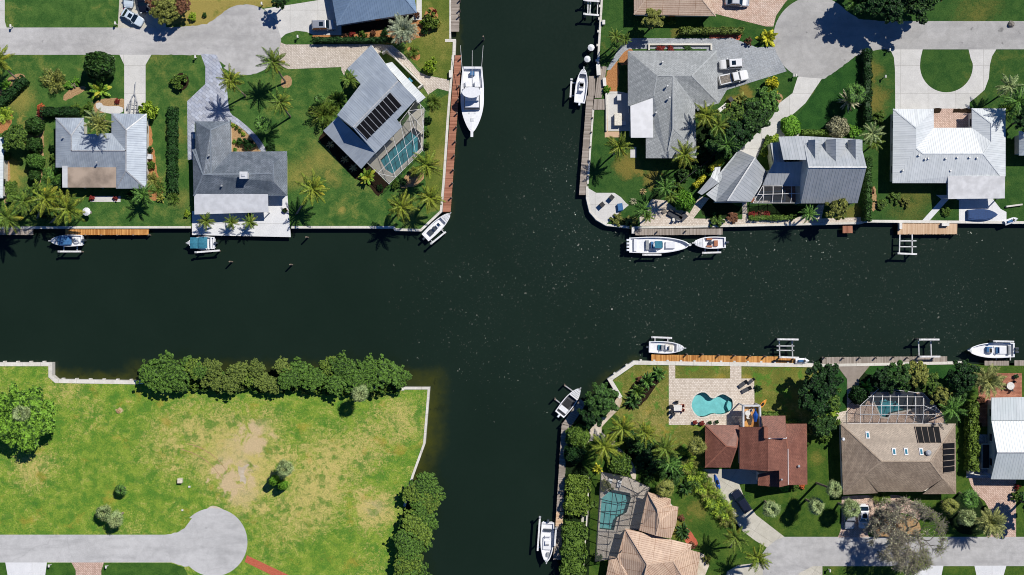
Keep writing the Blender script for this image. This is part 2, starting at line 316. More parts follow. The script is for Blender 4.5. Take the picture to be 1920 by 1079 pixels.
flat('car_white', (228, 230, 232), .25, .5, var=.03); flat('car_silver', (186, 190, 196), .25, .5, .5, .04); flat('car_navy', (22, 28, 44), .22, .6, .2, .05); flat('car_black', (34, 40, 56), .18, .8, .1, .05); flat('car_blue_white', (200, 214, 226), .25, .5, var=.03); flat('car_glass', (20, 34, 46), .06, .8, var=.02); flat('lamp_red', (150, 20, 18), .3); flat('lamp_clear', (210, 214, 216), .15)
flat('bark_grey', (128, 116, 102), .9, var=.25); flat('bark_palm', (150, 136, 116), .9, var=.25); flat('twig_grey', (152, 144, 130), .9, var=.2); flat('teak', (196, 130, 74), .7, var=.15); flat('plastic_blue', (26, 78, 160), .4); flat('tarp_blue', (30, 66, 116), .7); flat('plastic_green', (34, 74, 70), .4); flat('plastic_orange', (220, 150, 60), .5); flat('terracotta', (168, 92, 70), .7); flat('cloth_red', (150, 60, 52), .8); flat('box_beige', (222, 212, 192), .6); flat('stone', (132, 126, 118), .9, var=.3)
wood('wood_grey', (138, 128, 118), (176, 166, 156)); wood('wood_red', (142, 94, 74), (182, 128, 104)); wood('wood_orange', (164, 108, 54), (222, 166, 98)); wood('wood_tan', (196, 164, 132), (220, 192, 162)); wood('wood_pile', (112, 98, 86), (150, 138, 124))
leaf('leaf_coconut', (42, 70, 28), (82, 106, 40), (164, 156, 56)); leaf('leaf_coconut_gold', (48, 76, 26), (100, 116, 38), (184, 168, 56)); leaf('leaf_sabal', (70, 92, 52), (126, 142, 94), (150, 142, 84)); leaf('leaf_date', (92, 108, 86), (140, 148, 122), (150, 142, 110)); leaf('leaf_date_green', (76, 92, 50), (136, 140, 84), (160, 146, 84))
leaf('leaf_dark', (14, 38, 18), (36, 66, 28)); leaf('leaf_forest', (24, 50, 24), (58, 88, 38)); leaf('leaf_mid', (36, 66, 24), (86, 110, 42)); leaf('leaf_hedge', (40, 68, 22), (98, 118, 44)); leaf('leaf_bright', (50, 98, 28), (104, 146, 48)); leaf('leaf_olive', (64, 76, 30), (116, 120, 58)); leaf('leaf_yellow', (112, 124, 30), (176, 172, 50)); leaf('leaf_lime', (74, 110, 28), (134, 154, 50)); leaf('leaf_croton', (70, 92, 32), (142, 140, 62)); leaf('leaf_red', (84, 28, 28), (134, 54, 46)); leaf('leaf_orange', (150, 70, 40), (180, 104, 64)); leaf('leaf_straw', (140, 112, 76), (190, 164, 116)); leaf('leaf_bronze', (70, 46, 36), (120, 84, 62)); leaf('leaf_grey', (104, 106, 82), (156, 154, 124)); leaf('leaf_mangrove', (26, 52, 20), (78, 108, 40)); leaf('leaf_mangrove_olive', (48, 70, 26), (100, 114, 50)); leaf('leaf_banana', (58, 104, 34), (120, 150, 50), (190, 170, 60)); leaf('leaf_emerald', (30, 62, 24), (80, 114, 48))
leaf('leaf_banyan', (36, 72, 22), (104, 140, 46))
# water: dark turbid canal; silty near the south west shore
m, nt, b = new_mat('canal_water', .05, .5); p = pos(nt); b.inputs['IOR'].default_value = 1.33
d = None
SHOAL = [((806, 722), (798, 832), 46, .95), ((798, 832), (772, 893), 44, .9), ((772, 893), (745, 1000), 62, .7), ((745, 1000), (738, 1500), 62, .5), ((560, 700), (800, 716), 34, .7), ((256, 700), (560, 700), 32, .55), ((100, 706), (258, 714), 24, .8), ((858, 40), (856, 100), 16, .4), ((852, 110), (834, 400), 20, .35), ((1143, 712), (1188, 680), 18, .4), ((1120, 735), (1143, 712), 24, .4)]
wob = mth(nt, 'MULTIPLY', mth(nt, 'SUBTRACT', noise(nt, p, .35, 4, .65), .5), 3.4)
for (e0, e1, r, s_) in SHOAL:                               # shallow sandy shelf that follows the banks
    e0, e1 = P(*e0, -1.3), P(*e1, -1.3); c = (e0 + e1) / 2; dv = e1 - e0
    q = nd(nt, 'Mapping', dict(vector_type='TEXTURE'), Vector=p, Location=c, Rotation=(0, 0, math.atan2(dv.y, dv.x))).outputs[0]; q = nd(nt, 'SeparateXYZ', i0=q)
    dx = mth(nt, 'MAXIMUM', mth(nt, 'SUBTRACT', mth(nt, 'ABSOLUTE', q.outputs[0]), dv.length / 2), 0.0); dd = mth(nt, 'SQRT', mth(nt, 'ADD', mth(nt, 'MULTIPLY', dx, dx), mth(nt, 'MULTIPLY', q.outputs[1], q.outputs[1])))
    v = rng(nt, mth(nt, 'ADD', dd, wob), r * .1, r * .01, 0, s_); d = v if d is None else mth(nt, 'MAXIMUM', d, v)
w1 = noise(nt, p, .05, 4, .6); w2 = noise(nt, p, .6, 4, .6)
d = mth(nt, 'MULTIPLY', d, rng(nt, w2, .2, .7, .6, 1.1))
c = mixc(nt, rng(nt, w1, .3, .7), col(24, 38, 29), col(27, 41, 32)); c = mixc(nt, d, c, col(60, 64, 24)); c = mixc(nt, mth(nt, 'MULTIPLY', mth(nt, 'MULTIPLY', d, rng(nt, noise(nt, p, .5, 3), .58, .66)), .8), c, col(24, 32, 20))
nt.links.new(c, b.inputs['Base Color'])
wz = None                                                   # gusts: where the breeze raises wavelets
for (x, y, r, s_) in ((1090, 420, 270, .95), (1250, 530, 260, .8), (1480, 520, 330, .7), (1750, 560, 260, .6), (900, 560, 240, .35), (1000, 640, 200, .35)):
    q = P(x, y, -1.3); dd = nd(nt, 'VectorMath', dict(operation='DISTANCE'), i0=p, i1=(q.x, q.y, -1.3)).outputs['Value']; v = rng(nt, dd, r * .1, 0, 0, s_); wz = v if wz is None else mth(nt, 'MAXIMUM', wz, v)
nt.links.new(mixc(nt, mth(nt, 'MULTIPLY', wz, .75), c, mixc(nt, d, col(30, 45, 38), col(60, 64, 24))), b.inputs['Base Color'])
# small wavelets: facets about a hand wide, each with its own slope, steeper and more of them where the breeze is
vo = nd(nt, 'TexVoronoi', dict(feature='F1'), Vector=p, Scale=6.0, Randomness=1.0); fc = nd(nt, 'SeparateColor', i0=vo.outputs['Color']).outputs
gust = mth(nt, 'MULTIPLY', wz, rng(nt, noise(nt, p, .16, 3), .3, .7, .35, 1.1))
on = mth(nt, 'MULTIPLY', mth(nt, 'LESS_THAN', fc[2], gust), mth(nt, 'LESS_THAN', vo.outputs['Distance'], .25)); rp = nd(nt, 'SeparateColor', i0=nd(nt, 'TexNoise', Vector=p, Scale=1.8, Detail=2).outputs[1]).outputs
sl_ = [mth(nt, 'ADD', mth(nt, 'MULTIPLY', on, mth(nt, 'ADD', mth(nt, 'MULTIPLY', mth(nt, 'SUBTRACT', fc[a_], .5), .62), o_)), mth(nt, 'MULTIPLY', mth(nt, 'SUBTRACT', rp[a_], .5), .10)) for a_, o_ in ((0, .10), (1, .18))]
nrm = nd(nt, 'VectorMath', dict(operation='NORMALIZE'), i0=nd(nt, 'CombineXYZ', i0=sl_[0], i1=sl_[1], i2=1.0).outputs[0]).outputs[0]
nt.links.new(nrm, b.inputs['Normal']); b.inputs['Roughness'].default_value = .19; M['canal_water'] = m
# clear water of the pools, and the screen mesh of the pool cages
m, nt, b = new_mat('pool_water', .03, .5); b.inputs['Base Color'].default_value = (.5, .85, .85, 1); fr = nd(nt, 'Fresnel', IOR=1.33)
t = nd(nt, 'BsdfTransparent', Color=(.64, .91, .93, 1)); g = nd(nt, 'BsdfGlossy', Color=(1, 1, 1, 1), Roughness=.03); bp = nd(nt, 'Bump', Height=noise(nt, pos(nt), 3, 2), Strength=.15, Distance=.05); nt.links.new(bp.outputs[0], g.inputs['Normal'])
nt.links.new(nd(nt, 'MixShader', i0=fr.outputs[0], i1=t.outputs[0], i2=g.outputs[0]).outputs[0], nt.nodes['Material Output'].inputs[0]); M['pool_water'] = m
m, nt, b = new_mat('screen_mesh', .9, .1); b.inputs['Base Color'].default_value = (.09, .095, .10, 1); t = nd(nt, 'BsdfTransparent', Color=(1, 1, 1, 1))
nt.links.new(nd(nt, 'MixShader', i0=.33, i1=t.outputs[0], i2=b.outputs[0]).outputs[0], nt.nodes['Material Output'].inputs[0]); M['screen_mesh'] = m
flat('pool_plaster', (176, 212, 212), .7, .3, var=.08, scale=.8); flat('pool_plaster_deep', (78, 158, 172), .7, .3, var=.14, scale=.6); flat('pool_coping', (214, 206, 194), .7)

# ================================================================ THE SETTING
POOLS = dict(
  freeform=smooth_px([(1307, 739), (1319, 735), (1327, 740), (1331.5, 746), (1339, 748), (1349, 741), (1357, 739), (1367, 745), (1373, 749), (1374, 758), (1373.5, 767), (1363, 775), (1349, 778), (1337, 775), (1322, 782), (1310, 782), (1300, 772), (1296, 760), (1300, 747)], 1),
  diagonal=[(776, 239), (789, 250), (789, 278), (736, 326), (723, 318), (713, 300)],
  walled=[(1636, 745), (1714, 741), (1715, 766), (1671, 775), (1664, 783), (1652, 781)],
  canal=[(1146, 918), (1181, 925), (1183, 935), (1175, 961), (1157, 971), (1151, 995), (1124, 992), (1128, 935)],
  dormer=[(1416, 362), (1470, 360), (1470, 376), (1418, 377)])
BIG = 3500
NW = [(-BIG, -BIG), (844, -BIG), (844, 74), (852, 76), (851, 105), (843, 220), (828, 397), (789, 432), (740, 431), (740, 427), (360, 427), (62, 428), (-BIG, 432)]
NE = [(1128, -BIG), (1128, 0), (1124, 71), (1121, 130), (1112, 215), (1102, 340), (1101, 372), (1107, 397), (1119, 411), (1136, 421), (1186, 427), (1290, 426), (1613, 419), (1622, 416), (1887, 418), (BIG, 418), (BIG, -BIG)]
SW = [(-BIG, 684), (94, 684), (94, 708), (104, 715), (258, 718), (758, 731), (804, 731), (795, 832), (773, 893), (745, 1000), (738, BIG), (-BIG, BIG)]
SE = [(1188, 680), (1143, 712), (1163, 745), (1150, 762), (1122, 762), (1098, 770), (1070, 802), (1062, 850), (1057, 960), (1052, 1050), (1048, BIG), (BIG, BIG), (BIG, 686), (1850, 686), (1810, 681), (1540, 685)]
sheet('water', [(-BIG, -BIG), (BIG, -BIG), (BIG, BIG), (-BIG, BIG)], -1.3, M['canal_water'])
sheet('lawn_northwest', NW, 0, M['grass_northwest'], [POOLS['diagonal']], z0=-3)
sheet('lawn_northeast', NE, 0, M['grass_northeast'], [POOLS['dormer']], z0=-3)
sheet('lawn_southwest', SW, 0, M['grass_vacant'], z0=-3)
sheet('lawn_southeast', SE, 0, M['grass_southeast'], [POOLS['freeform'], POOLS['walled'], POOLS['canal']], z0=-3)
# lawns of another grass
sheet('lawn', [(790, -200), (843, -200), (843, 74), (850, 78), (842, 200), (838, 250), (827, 393), (800, 400), (796, 300), (806, 200), (842, 174), (842, 150), (800, 140), (773, 115), (757, 100)], .004, M['grass_sunburnt'])
sheet('lawn', [(345, -80), (540, -80), (528, 10), (494, 15), (460, 8), (425, 20), (400, 44), (345, 50), (318, 42)], .004, M['grass_sunburnt'])
sheet('lawn', [(-BIG, 1056), (320, 1056), (345, 1064), (352, 1079), (352, 1300), (-BIG, 1300)], .004, M['grass_verge'])
sheet('lawn', [(1150, 714), (1190, 685), (1540, 690), (1540, 800), (1320, 800), (1320, 880), (1300, 885), (1190, 815), (1150, 775), (1168, 745)], .004, M['grass_poolside'], [POOLS['freeform']])
sheet('lawn', [(1568, 688), (1590, 712), (1590, 762), (1572, 775), (1545, 780), (1540, 690)], .004, M['grass_dark'])
sheet('lawn', [(1632, 686), (1808, 684), (1800, 735), (1612, 735), (1612, 710)], .004, M['grass_dark'])
sheet('lawn', [(1560, 890), (1576, 890), (1578, 1000), (1571, 1007), (1471, 1007), (1417, 964), (1388, 905), (1420, 900), (1470, 915), (1515, 910), (1520, 790), (1560, 790)], .004, M['grass_southeast'])
sheet('lawn', smooth_px([(1490, 150), (1610, 108), (1618, 95), (1620, 240), (1590, 250), (1500, 252), (1488, 225), (1512, 196), (1532, 165), (1545, 150)], 1), .004, M['grass_dark'])
# streets
NWROAD = [(-BIG, 53), (300, 52), (345, 50), (388, 46)] + arc(460, 75, 66.5, 224, 488)[0:] + [(424, 124), (398, 104), (300, 103), (-BIG, 105)]
sheet('road', NWROAD, .012, M['asphalt'])
NEROAD = arc(1528, 72, 78, 76, 318, 36) + [(1586, 20), (1610, 36), (1650, 40), (BIG, 40), (BIG, 92), (1650, 93), (1626, 97), (1603, 106), (1571, 131), (1549, 146)]
sheet('road', NEROAD, .012, M['asphalt_warm'])
SWROAD = [(-BIG, 1003), (310, 1003), (332, 999), (346, 991), (360, 972)] + arc(400, 1017, 64, 225, 495, 36) + [(345, 1063), (322, 1055), (-BIG, 1055)]
sheet('road', SWROAD, .012, M['asphalt_pale'])
SEROAD = [(1471, 1007), (BIG, 1007), (BIG, 1061), (1542, 1062), (1524, 1063), (1500, 1074), (1480, 1120), (1420, 1120), (1417, 1058), (1438, 1026), (1456, 1012)]
sheet('road', SEROAD, .012, M['asphalt'])
# driveways and walks
sheet('driveway', [(-60, -200), (9, -200), (9, 40), (13, 54), (-60, 54)], .016, M['concrete'])
sheet('driveway', [(228, -80), (296, -80), (300, 0), (312, 52), (221, 53)], .02, M['concrete_tan'])
sheet('path', smooth_px([(178, 194), (190, 192), (194, 200), (231, 199), (231, 213), (202, 214), (182, 206)], 1), .012, M['concrete'])
sheet('driveway', [(224, 103), (284, 103), (273, 122), (273, 214), (233, 214), (233, 122)], .016, M['concrete'])
sheet('driveway', [(376, 101), (406, 103), (416, 126), (425, 160), (429, 204), (431, 232), (365, 232), (365, 300), (352, 300), (351, 190), (385, 158), (385, 126)], .02, M['stamped_grey'])
sheet('path', smooth_px([(429, 200), (432, 214), (448, 224), (468, 241), (488, 262), (502, 286), (490, 287), (476, 263), (454, 240), (428, 226)], 1), .016, M['stamped_grey'])
sheet('driveway', [(495, 17), (614, -2), (640, -2), (640, 66), (588, 66), (574, 60), (556, 58), (536, 64), (527, 72), (516, 38)], .016, M['concrete'])
sheet('driveway', [(526, 80), (536, 84), (700, 83), (720, 84), (700, 128), (640, 126), (540, 130), (520, 120)], .016, M['paver_cream'])
sheet('path', [(698, 83), (735, 85), (757, 103), (772, 119), (785, 135), (801, 142), (842, 150), (842, 172), (820, 166), (803, 178), (795, 165), (782, 147), (765, 129), (745, 113), (722, 99)], .02, M['paver_cream'])
sheet('path', [(640, 124), (700, 124), (700, 84), (690, 90), (650, 130), (645, 142), (640, 132)], .02, M['paver_cream'])
sheet('path', [(778, 26), (784, 25), (792, 38), (770, 38)], .016, M['concrete']); sheet('path', [(781, -100), (790, -100), (791, 38), (781, 38)], .02, M['concrete'])
sheet('patio', [(170, 368), (226, 368), (226, 379), (170, 379)], .02, M['concrete'])
sheet('patio', [(360, 396), (360, 441), (545, 445), (539, 366), (500, 366), (500, 396)], .024, M['concrete_cool'], z0=-.25)
sheet('patio', [(777, 205), (795, 205), (792, 281), (730, 344), (690, 306), (703, 288), (754, 238)], .02, M['concrete_tan'], [POOLS['diagonal']])
sheet('driveway', [(1330, 73), (1371, 71), (1389, 78), (1418, 89), (1452, 88), (1456, 100), (1475, 134), (1363, 169), (1348, 194), (1325, 200), (1325, 90)], .016, M['paver_blue'])
sheet('path', [(1137, 131), (1164, 86), (1180, 72), (1332, 72), (1332, 92), (1180, 92), (1170, 98), (1144, 132)], .02, M['paver_blue'])
sheet('driveway', [(1330, -120), (1500, -120), (1485, -10), (1470, 8), (1455, 30), (1450, 50), (1436, 50), (1340, 26), (1326, 0)], .016, M['paver_rose'])
sheet('driveway', [(1496, 144), (1541, 148), (1531, 163), (1510, 194), (1490, 212), (1472, 226), (1466, 249), (1456, 253), (1431, 275), (1417, 300), (1384, 285), (1420, 249), (1448, 220), (1461, 194), (1486, 175)], .016, M['concrete'])
sheet('path', smooth_px([(1458, 252), (1464, 244), (1478, 255), (1490, 251), (1500, 248), (1498, 256), (1480, 261), (1462, 260)], 1), .02, M['concrete'])
sheet('driveway', [(1669, 93), (1730, 93), (1726, 110)] + arc(1774.5, 124, 49.5, 190, -10, 40)[1:-1] + [(1820, 110), (1816, 93), (1868, 93), (1860, 106), (1856, 122), (1854, 147), (1846, 169), (1830, 183), (1818, 192), (1818, 212), (1812, 246), (1679, 246), (1678, 130), (1676, 108)], .016, M['concrete'])
sheet('patio', [(1750, 204), (1823, 204), (1823, 242), (1750, 242)], .022, M['paver_pink'])
sheet('path', [(1727, 416), (1741, 416), (1779, 374), (1776, 366), (1755, 366), (1765, 374)], .016, M['concrete_cool'])
sheet('patio', [(1798, 416), (1798, 376), (1775, 366), (1775, 345), (1880, 345), (1862, 374), (1876, 392), (1887, 398), (1887, 417)], .02, M['concrete_cool'])
sheet('patio', [(1101, 352), (1118, 362), (1152, 362), (1164, 370), (1174, 381), (1179, 385), (1137, 420), (1119, 410), (1107, 396), (1101.5, 372)], .02, M['concrete'])
sheet('patio', [(1138, 172), (1160, 172), (1190, 178), (1190, 246), (1140, 246)], .02, M['concrete'])
sheet('patio', [(1140, 208), (1134, 208), (1134, 258), (1164, 258), (1164, 247), (1140, 247)], .016, M['wood_tan'])
sheet('patio', [(1182, 276), (1193, 276), (1193, 296), (1182, 296)], .016, M['concrete'])
sheet('patio', [(1200, 424), (1199, 404), (1222, 374), (1248, 376), (1262, 388), (1290, 398), (1298, 410), (1301, 424)], .016, M['paver_patio'])
sheet('path', [(1299, 425), (1292, 402), (1312, 368), (1330, 372), (1300, 410), (1390, 412), (1402, 402), (1412, 414), (1486, 412), (1524, 396), (1534, 384), (1546, 384), (1540, 410), (1614, 408), (1614, 419)], .02, M['paver_patio'])
sheet('path', [(1392, 378), (1400, 378), (1402, 410), (1392, 410)], .022, M['paver_patio'])
sheet('patio', [(1410, 350), (1506, 346), (1503, 380), (1408, 380)], .016, M['brick_red'], [POOLS['dormer']])
sheet('driveway', [(10, 1055), (88, 1055), (82, 1100), (18, 1100)], .016, M['concrete_cool']); sheet('driveway', [(134, 1055), (195, 1055), (190, 1070), (190, 1120), (143, 1120), (142, 1070)], .016, M['paver_pink'])
sheet('driveway', [(82, 1095), (82, 1300), (18, 1300), (18, 1095)], .02, M['concrete_cool'])
sheet('path', [(463, 1041), (468, 1044), (540, 1078), (580, 1098), (560, 1098), (520, 1084), (459, 1054)], .016, M['mulch_red'])
sheet('gravel', smooth_px([(446, 872), (453, 878), (463, 870), (468, 872), (459, 881), (457, 891), (463, 899), (460, 910), (455, 902), (449, 905), (451, 895), (446, 886)], 1), .008, M['gravel'])
sheet('gravel', smooth_px([(385, 957), (396, 948), (408, 950), (420, 956), (430, 964), (410, 962), (396, 962)], 1), .008, M['gravel'])
sheet('patio', [(1254, 684), (1266, 684), (1266, 710), (1369, 710), (1369, 685), (1390, 686), (1390, 710), (1414, 710), (1415, 800), (1386, 800), (1386, 797), (1254, 797)], .016, M['paver_patio'], [POOLS['freeform']])
sheet('driveway', [(1304, 880), (1420, 880), (1420, 908), (1386, 908), (1396, 935), (1418, 966), (1471, 1007), (1455, 1013), (1438, 1027), (1416, 1014), (1392, 996), (1360, 952), (1325, 913)], .016, M['concrete_tan'])
sheet('driveway', [(1363, 1072), (1384, 1060), (1410, 1057), (1430, 1062), (1430, 1130), (1355, 1130)], .02, M['concrete_tan']); sheet('driveway', [(1498, 1075), (1524, 1062), (1542, 1062), (1542, 1150), (1480, 1150)], .016, M['concrete_tan'])
sheet('driveway', [(1712, 1061), (1769, 1061), (1764, 1085), (1764, 1150), (1716, 1150), (1716, 1085)], .016, M['concrete_cool']); sheet('driveway', [(1827, 1061), (1887, 1061), (1880, 1085), (1880, 1150), (1834, 1150), (1832, 1085)], .016, M['concrete_cool'])
sheet('driveway', smooth_px([(1570, 1008), (1571, 1008), (1578, 990), (1578, 936), (1579, 930), (1676, 928), (1690, 930), (1720, 944), (1739, 958), (1725, 978), (1712, 968), (1695, 962), (1676, 963), (1652, 968), (1634, 978), (1628, 995), (1629, 1007), (1629, 1008)], 1), .016, M['paver_rose'])
sheet('driveway', [(1815, 893), (1905, 893), (1905, 1007), (1850, 1007), (1853, 985), (1853, 952), (1846, 940), (1830, 927), (1820, 910)], .016, M['paver_pink'])
sheet('patio', [(1812, 815), (1862, 815), (1862, 896), (1812, 896)], .02, M['stamped_grey'])
sheet('patio', [(1834, 700), (1916, 700), (1916, 748), (1860, 748), (1860, 800), (1836, 800)], .016, M['brick_red'])
sheet('path', [(1570, 686), (1630, 686), (1611, 709), (1610, 730), (1588, 730), (1588, 711)], .012, M['wood_grey'])
sheet('path', [(1588, 730), (1610, 730), (1606, 745), (1590, 760), (1590, 795), (1563, 795), (1563, 776), (1588, 770)], .016, M['paver_patio'])
sheet('patio', [(1590, 760), (1613, 745), (1634, 735), (1730, 736), (1770, 778), (1770, 796), (1590, 796)], .018, M['paver_rose'], [POOLS['walled']])
sheet('patio', [(1128, 886), (1178, 895), (1218, 915), (1200, 995), (1172, 992), (1158, 1046), (1118, 1054)], .016, M['paver_cream'], [POOLS['canal']])
sheet('path', smooth_px([(1160, 742), (1168, 748), (1160, 768), (1142, 786), (1124, 806), (1140, 822), (1172, 850), (1190, 872), (1194, 900), (1184, 898), (1180, 876), (1160, 856), (1132, 834), (1108, 824), (1096, 838), (1092, 826), (1106, 806), (1128, 782), (1146, 762)], 1), .016, M['gravel'])
sheet('path', [(1092, 892), (1104, 892), (1104, 960), (1100, 1000), (1094, 1079), (1084, 1079), (1090, 980)], .012, M['concrete_tan'])
sheet('path', [(1304, 1044), (1312, 1036), (1320, 1040), (1330, 1060), (1322, 1079), (1300, 1079)], .012, M['gravel'])
# tyre tracks on the vacant lot
for tr in ([(352, 832), (372, 838), (394, 850), (412, 866), (426, 884)], [(340, 842), (362, 850), (384, 862), (402, 878), (416, 898)]):
    sheet('track', ragged([(x, y - .9) for x, y in tr] + [(x, y + .9) for x, y in tr[::-1]], .5), .006, M['mulch_tan'])
# planting beds
def bed(px, m, z=.008, sm=1): sheet('planting_bed', smooth_px(px, sm) if sm else px, z, M[m])
bed([(586, 64), (640, 64), (700, 60), (745, 48), (792, 40), (800, 15), (815, 14), (824, 35), (808, 60), (780, 75), (740, 84), (700, 76), (586, 75)], 'mulch_orange')
bed([(340, 135), (352, 142), (355, 155), (348, 168), (335, 172), (322, 160), (330, 142)], 'mulch_dark')
bed([(597, 262), (607, 246), (677, 317), (688, 306), (730, 346), (710, 369), (690, 348), (666, 336)], 'mulch_dark', sm=0)  # dark mulch, with the shadow beside the house painted in as well
bed([(433, 224), (445, 232), (470, 258), (490, 287), (433, 287)], 'mulch_tan', sm=0)
bed([(276, 280), (290, 275), (292, 310), (300, 340), (308, 358), (296, 376), (280, 378), (276, 350)], 'mulch_orange')
bed([(270, 215), (284, 240), (288, 272), (276, 275)], 'mulch_orange', .010)
bed([(195, 185), (240, 185), (240, 205), (200, 212), (170, 212), (165, 195)], 'mulch_tan'); bed([(120, 175), (150, 160), (165, 165), (140, 182), (118, 192)], 'mulch_tan')
bed([(66, 200), (82, 200), (82, 290), (76, 350), (70, 350), (64, 300)], 'mulch_tan'); bed([(8, 300), (20, 300), (18, 372), (14, 385), (6, 380)], 'mulch_tan'); bed([(24, 140), (44, 138), (50, 150), (30, 172), (0, 196), (0, 160)], 'mulch_tan'); bed([(0, 205), (18, 206), (26, 225), (10, 250), (-10, 250)], 'mulch_orange')
bed([(762, 88), (782, 90), (790, 108), (780, 116), (766, 104)], 'mulch_orange', .010); bed([(536, 140), (548, 146), (546, 164), (528, 166), (526, 150)], 'mulch_tan'); bed([(780, 312), (800, 330), (780, 350), (745, 355), (760, 330)], 'mulch_tan')
bed([(1330, 64), (1392, 60), (1386, 76), (1330, 74)], 'mulch_red', sm=0); bed([(1164, 90), (1190, 92), (1190, 120), (1158, 125)], 'mulch_orange'); bed([(1150, 120), (1160, 112), (1160, 176), (1136, 174), (1134, 140)], 'mulch_orange'); bed([(1455, 172), (1470, 180), (1462, 196), (1444, 210), (1440, 190)], 'mulch_tan')
bed([(1750, 204), (1766, 204), (1762, 212), (1750, 213)], 'mulch_dark', .028, 0); bed([(1788, 204), (1823, 204), (1821, 213), (1786, 212)], 'mulch_dark', .028, 0)
bed([(1290, 225), (1345, 240), (1390, 215), (1450, 180), (1462, 195), (1420, 248), (1385, 280), (1340, 300), (1300, 330), (1285, 300)], 'undergrowth')  # ground under the grove, its shade painted in as dark green
bed([(1640, 975), (1680, 964), (1712, 970), (1726, 980), (1725, 1007), (1630, 1007), (1630, 990)], 'mulch_tan')
bed([(1290, 870), (1306, 868), (1395, 985), (1375, 998), (1330, 960)], 'undergrowth'); bed([(1160, 835), (1240, 840), (1290, 880), (1260, 900), (1200, 880)], 'undergrowth'); bed([(1285, 985), (1304, 1008), (1310, 1022), (1298, 1030), (1280, 1010)], 'mulch_red', .010)  # undergrowth here paints in the deep shade below the palms
bed([(1190, 712), (1236, 694), (1248, 704), (1230, 724), (1205, 760), (1175, 772), (1170, 752)], 'mulch_dark')
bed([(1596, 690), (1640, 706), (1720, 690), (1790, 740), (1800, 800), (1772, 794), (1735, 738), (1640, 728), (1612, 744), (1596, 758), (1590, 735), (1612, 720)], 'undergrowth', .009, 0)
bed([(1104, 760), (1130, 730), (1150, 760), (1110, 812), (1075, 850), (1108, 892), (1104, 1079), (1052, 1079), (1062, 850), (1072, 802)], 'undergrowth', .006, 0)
bed([(620, 0), (780, 25), (790, 40), (740, 52), (640, 64), (640, 40)], 'mulch_dark', .005, 0); bed([(1780, 930), (1830, 925), (1852, 960), (1850, 1005), (1790, 1000), (1770, 960)], 'undergrowth', .006)
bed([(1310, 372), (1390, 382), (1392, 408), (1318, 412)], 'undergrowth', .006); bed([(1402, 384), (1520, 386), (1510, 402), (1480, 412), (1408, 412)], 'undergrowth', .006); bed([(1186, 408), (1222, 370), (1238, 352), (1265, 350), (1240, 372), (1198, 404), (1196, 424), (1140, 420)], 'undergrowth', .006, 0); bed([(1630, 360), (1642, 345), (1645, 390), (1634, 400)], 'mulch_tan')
# ================================================================ BUILDERS
def roof_mesh(name, planes, mat, parent, thick=.22):
    """planes: polygons of (px, py, z); every slope gets its own uv (u along the eave, v up the slope)"""
    idx = {}; vs = []; fs = []
    for pl in planes:
        f = []
        for q in pl:
            if q not in idx: idx[q] = len(vs); vs.append(P(*q))
            f.append(idx[q])
        n = Vector((0, 0, 0))
        for i in range(len(f)): n += vs[f[i]].cross(vs[f[(i + 1) % len(f)]])
        if n.z < 0: f = f[::-1]
        fs.append(f)
    edges = {}
    for f in fs:
        for i in range(len(f)): edges.setdefault(frozenset((f[i], f[(i + 1) % len(f)])), []).append((f[i], f[(i + 1) % len(f)]))
    m = len(vs); allv = vs + [v - Vector((0, 0, thick)) for v in vs]; nt_ = len(fs); F = list(fs) + [[i + m for i in f[::-1]] for f in fs]
    for e, l in edges.items():
        if len(l) == 1: a, b = l[0]; F.append([b, a, a + m, b + m])
    off = ORG.get(parent.name, Vector((0, 0, 0)))
    me = bpy.data.meshes.new(name); me.from_pydata([tuple(v - off) for v in allv], [], F); me.materials.append(mat)
    uv = me.uv_layers.new(name='UVMap'); me.update()
    for p in me.polygons:
        n = p.normal; u = Vector((0, 0, 1)).cross(n)
        if abs(n.z) > .9995 or u.length < 1e-3:
            best = max(((allv[p.vertices[i]] - allv[p.vertices[i - 1]]) for i in range(len(p.vertices))), key=lambda d: d.length); u = Vector((best.x, best.y, 0))
        u.normalize(); w = n.cross(u)
        for li in p.loop_indices:
            c = allv[me.loops[li].vertex_index]; uv.data[li].uv = (c.dot(u), c.dot(w))
    o = bpy.data.objects.new(name, me); SC.collection.objects.link(o); o.parent = parent; ORG[o.name] = off
    # ridge and hip caps on the convex edges
    mb = MB()
    for e, l in edges.items():
        if len(l) == 2:
            a, b = (vs[i] for i in l[0]); fa = [f for f in fs if e <= set(f)]
            if len(fa) < 2: continue
            cs = [sum((vs[i] for i in f), Vector()) / len(f) for f in fa]; mid = (a + b) / 2
            if (cs[0].z + cs[1].z) / 2 < mid.z - .02 and (b - a).length > .5: 
                nn = [(lambda f: (vs[f[1]] - vs[f[0]]).cross(vs[f[2]] - vs[f[0]]).normalized())(f) for f in fa]
                if nn[0].dot(nn[1]) < .998: mb.bar(a + Vector((0, 0, .01)), b + Vector((0, 0, .01)), .24, .06)
    return o, mb
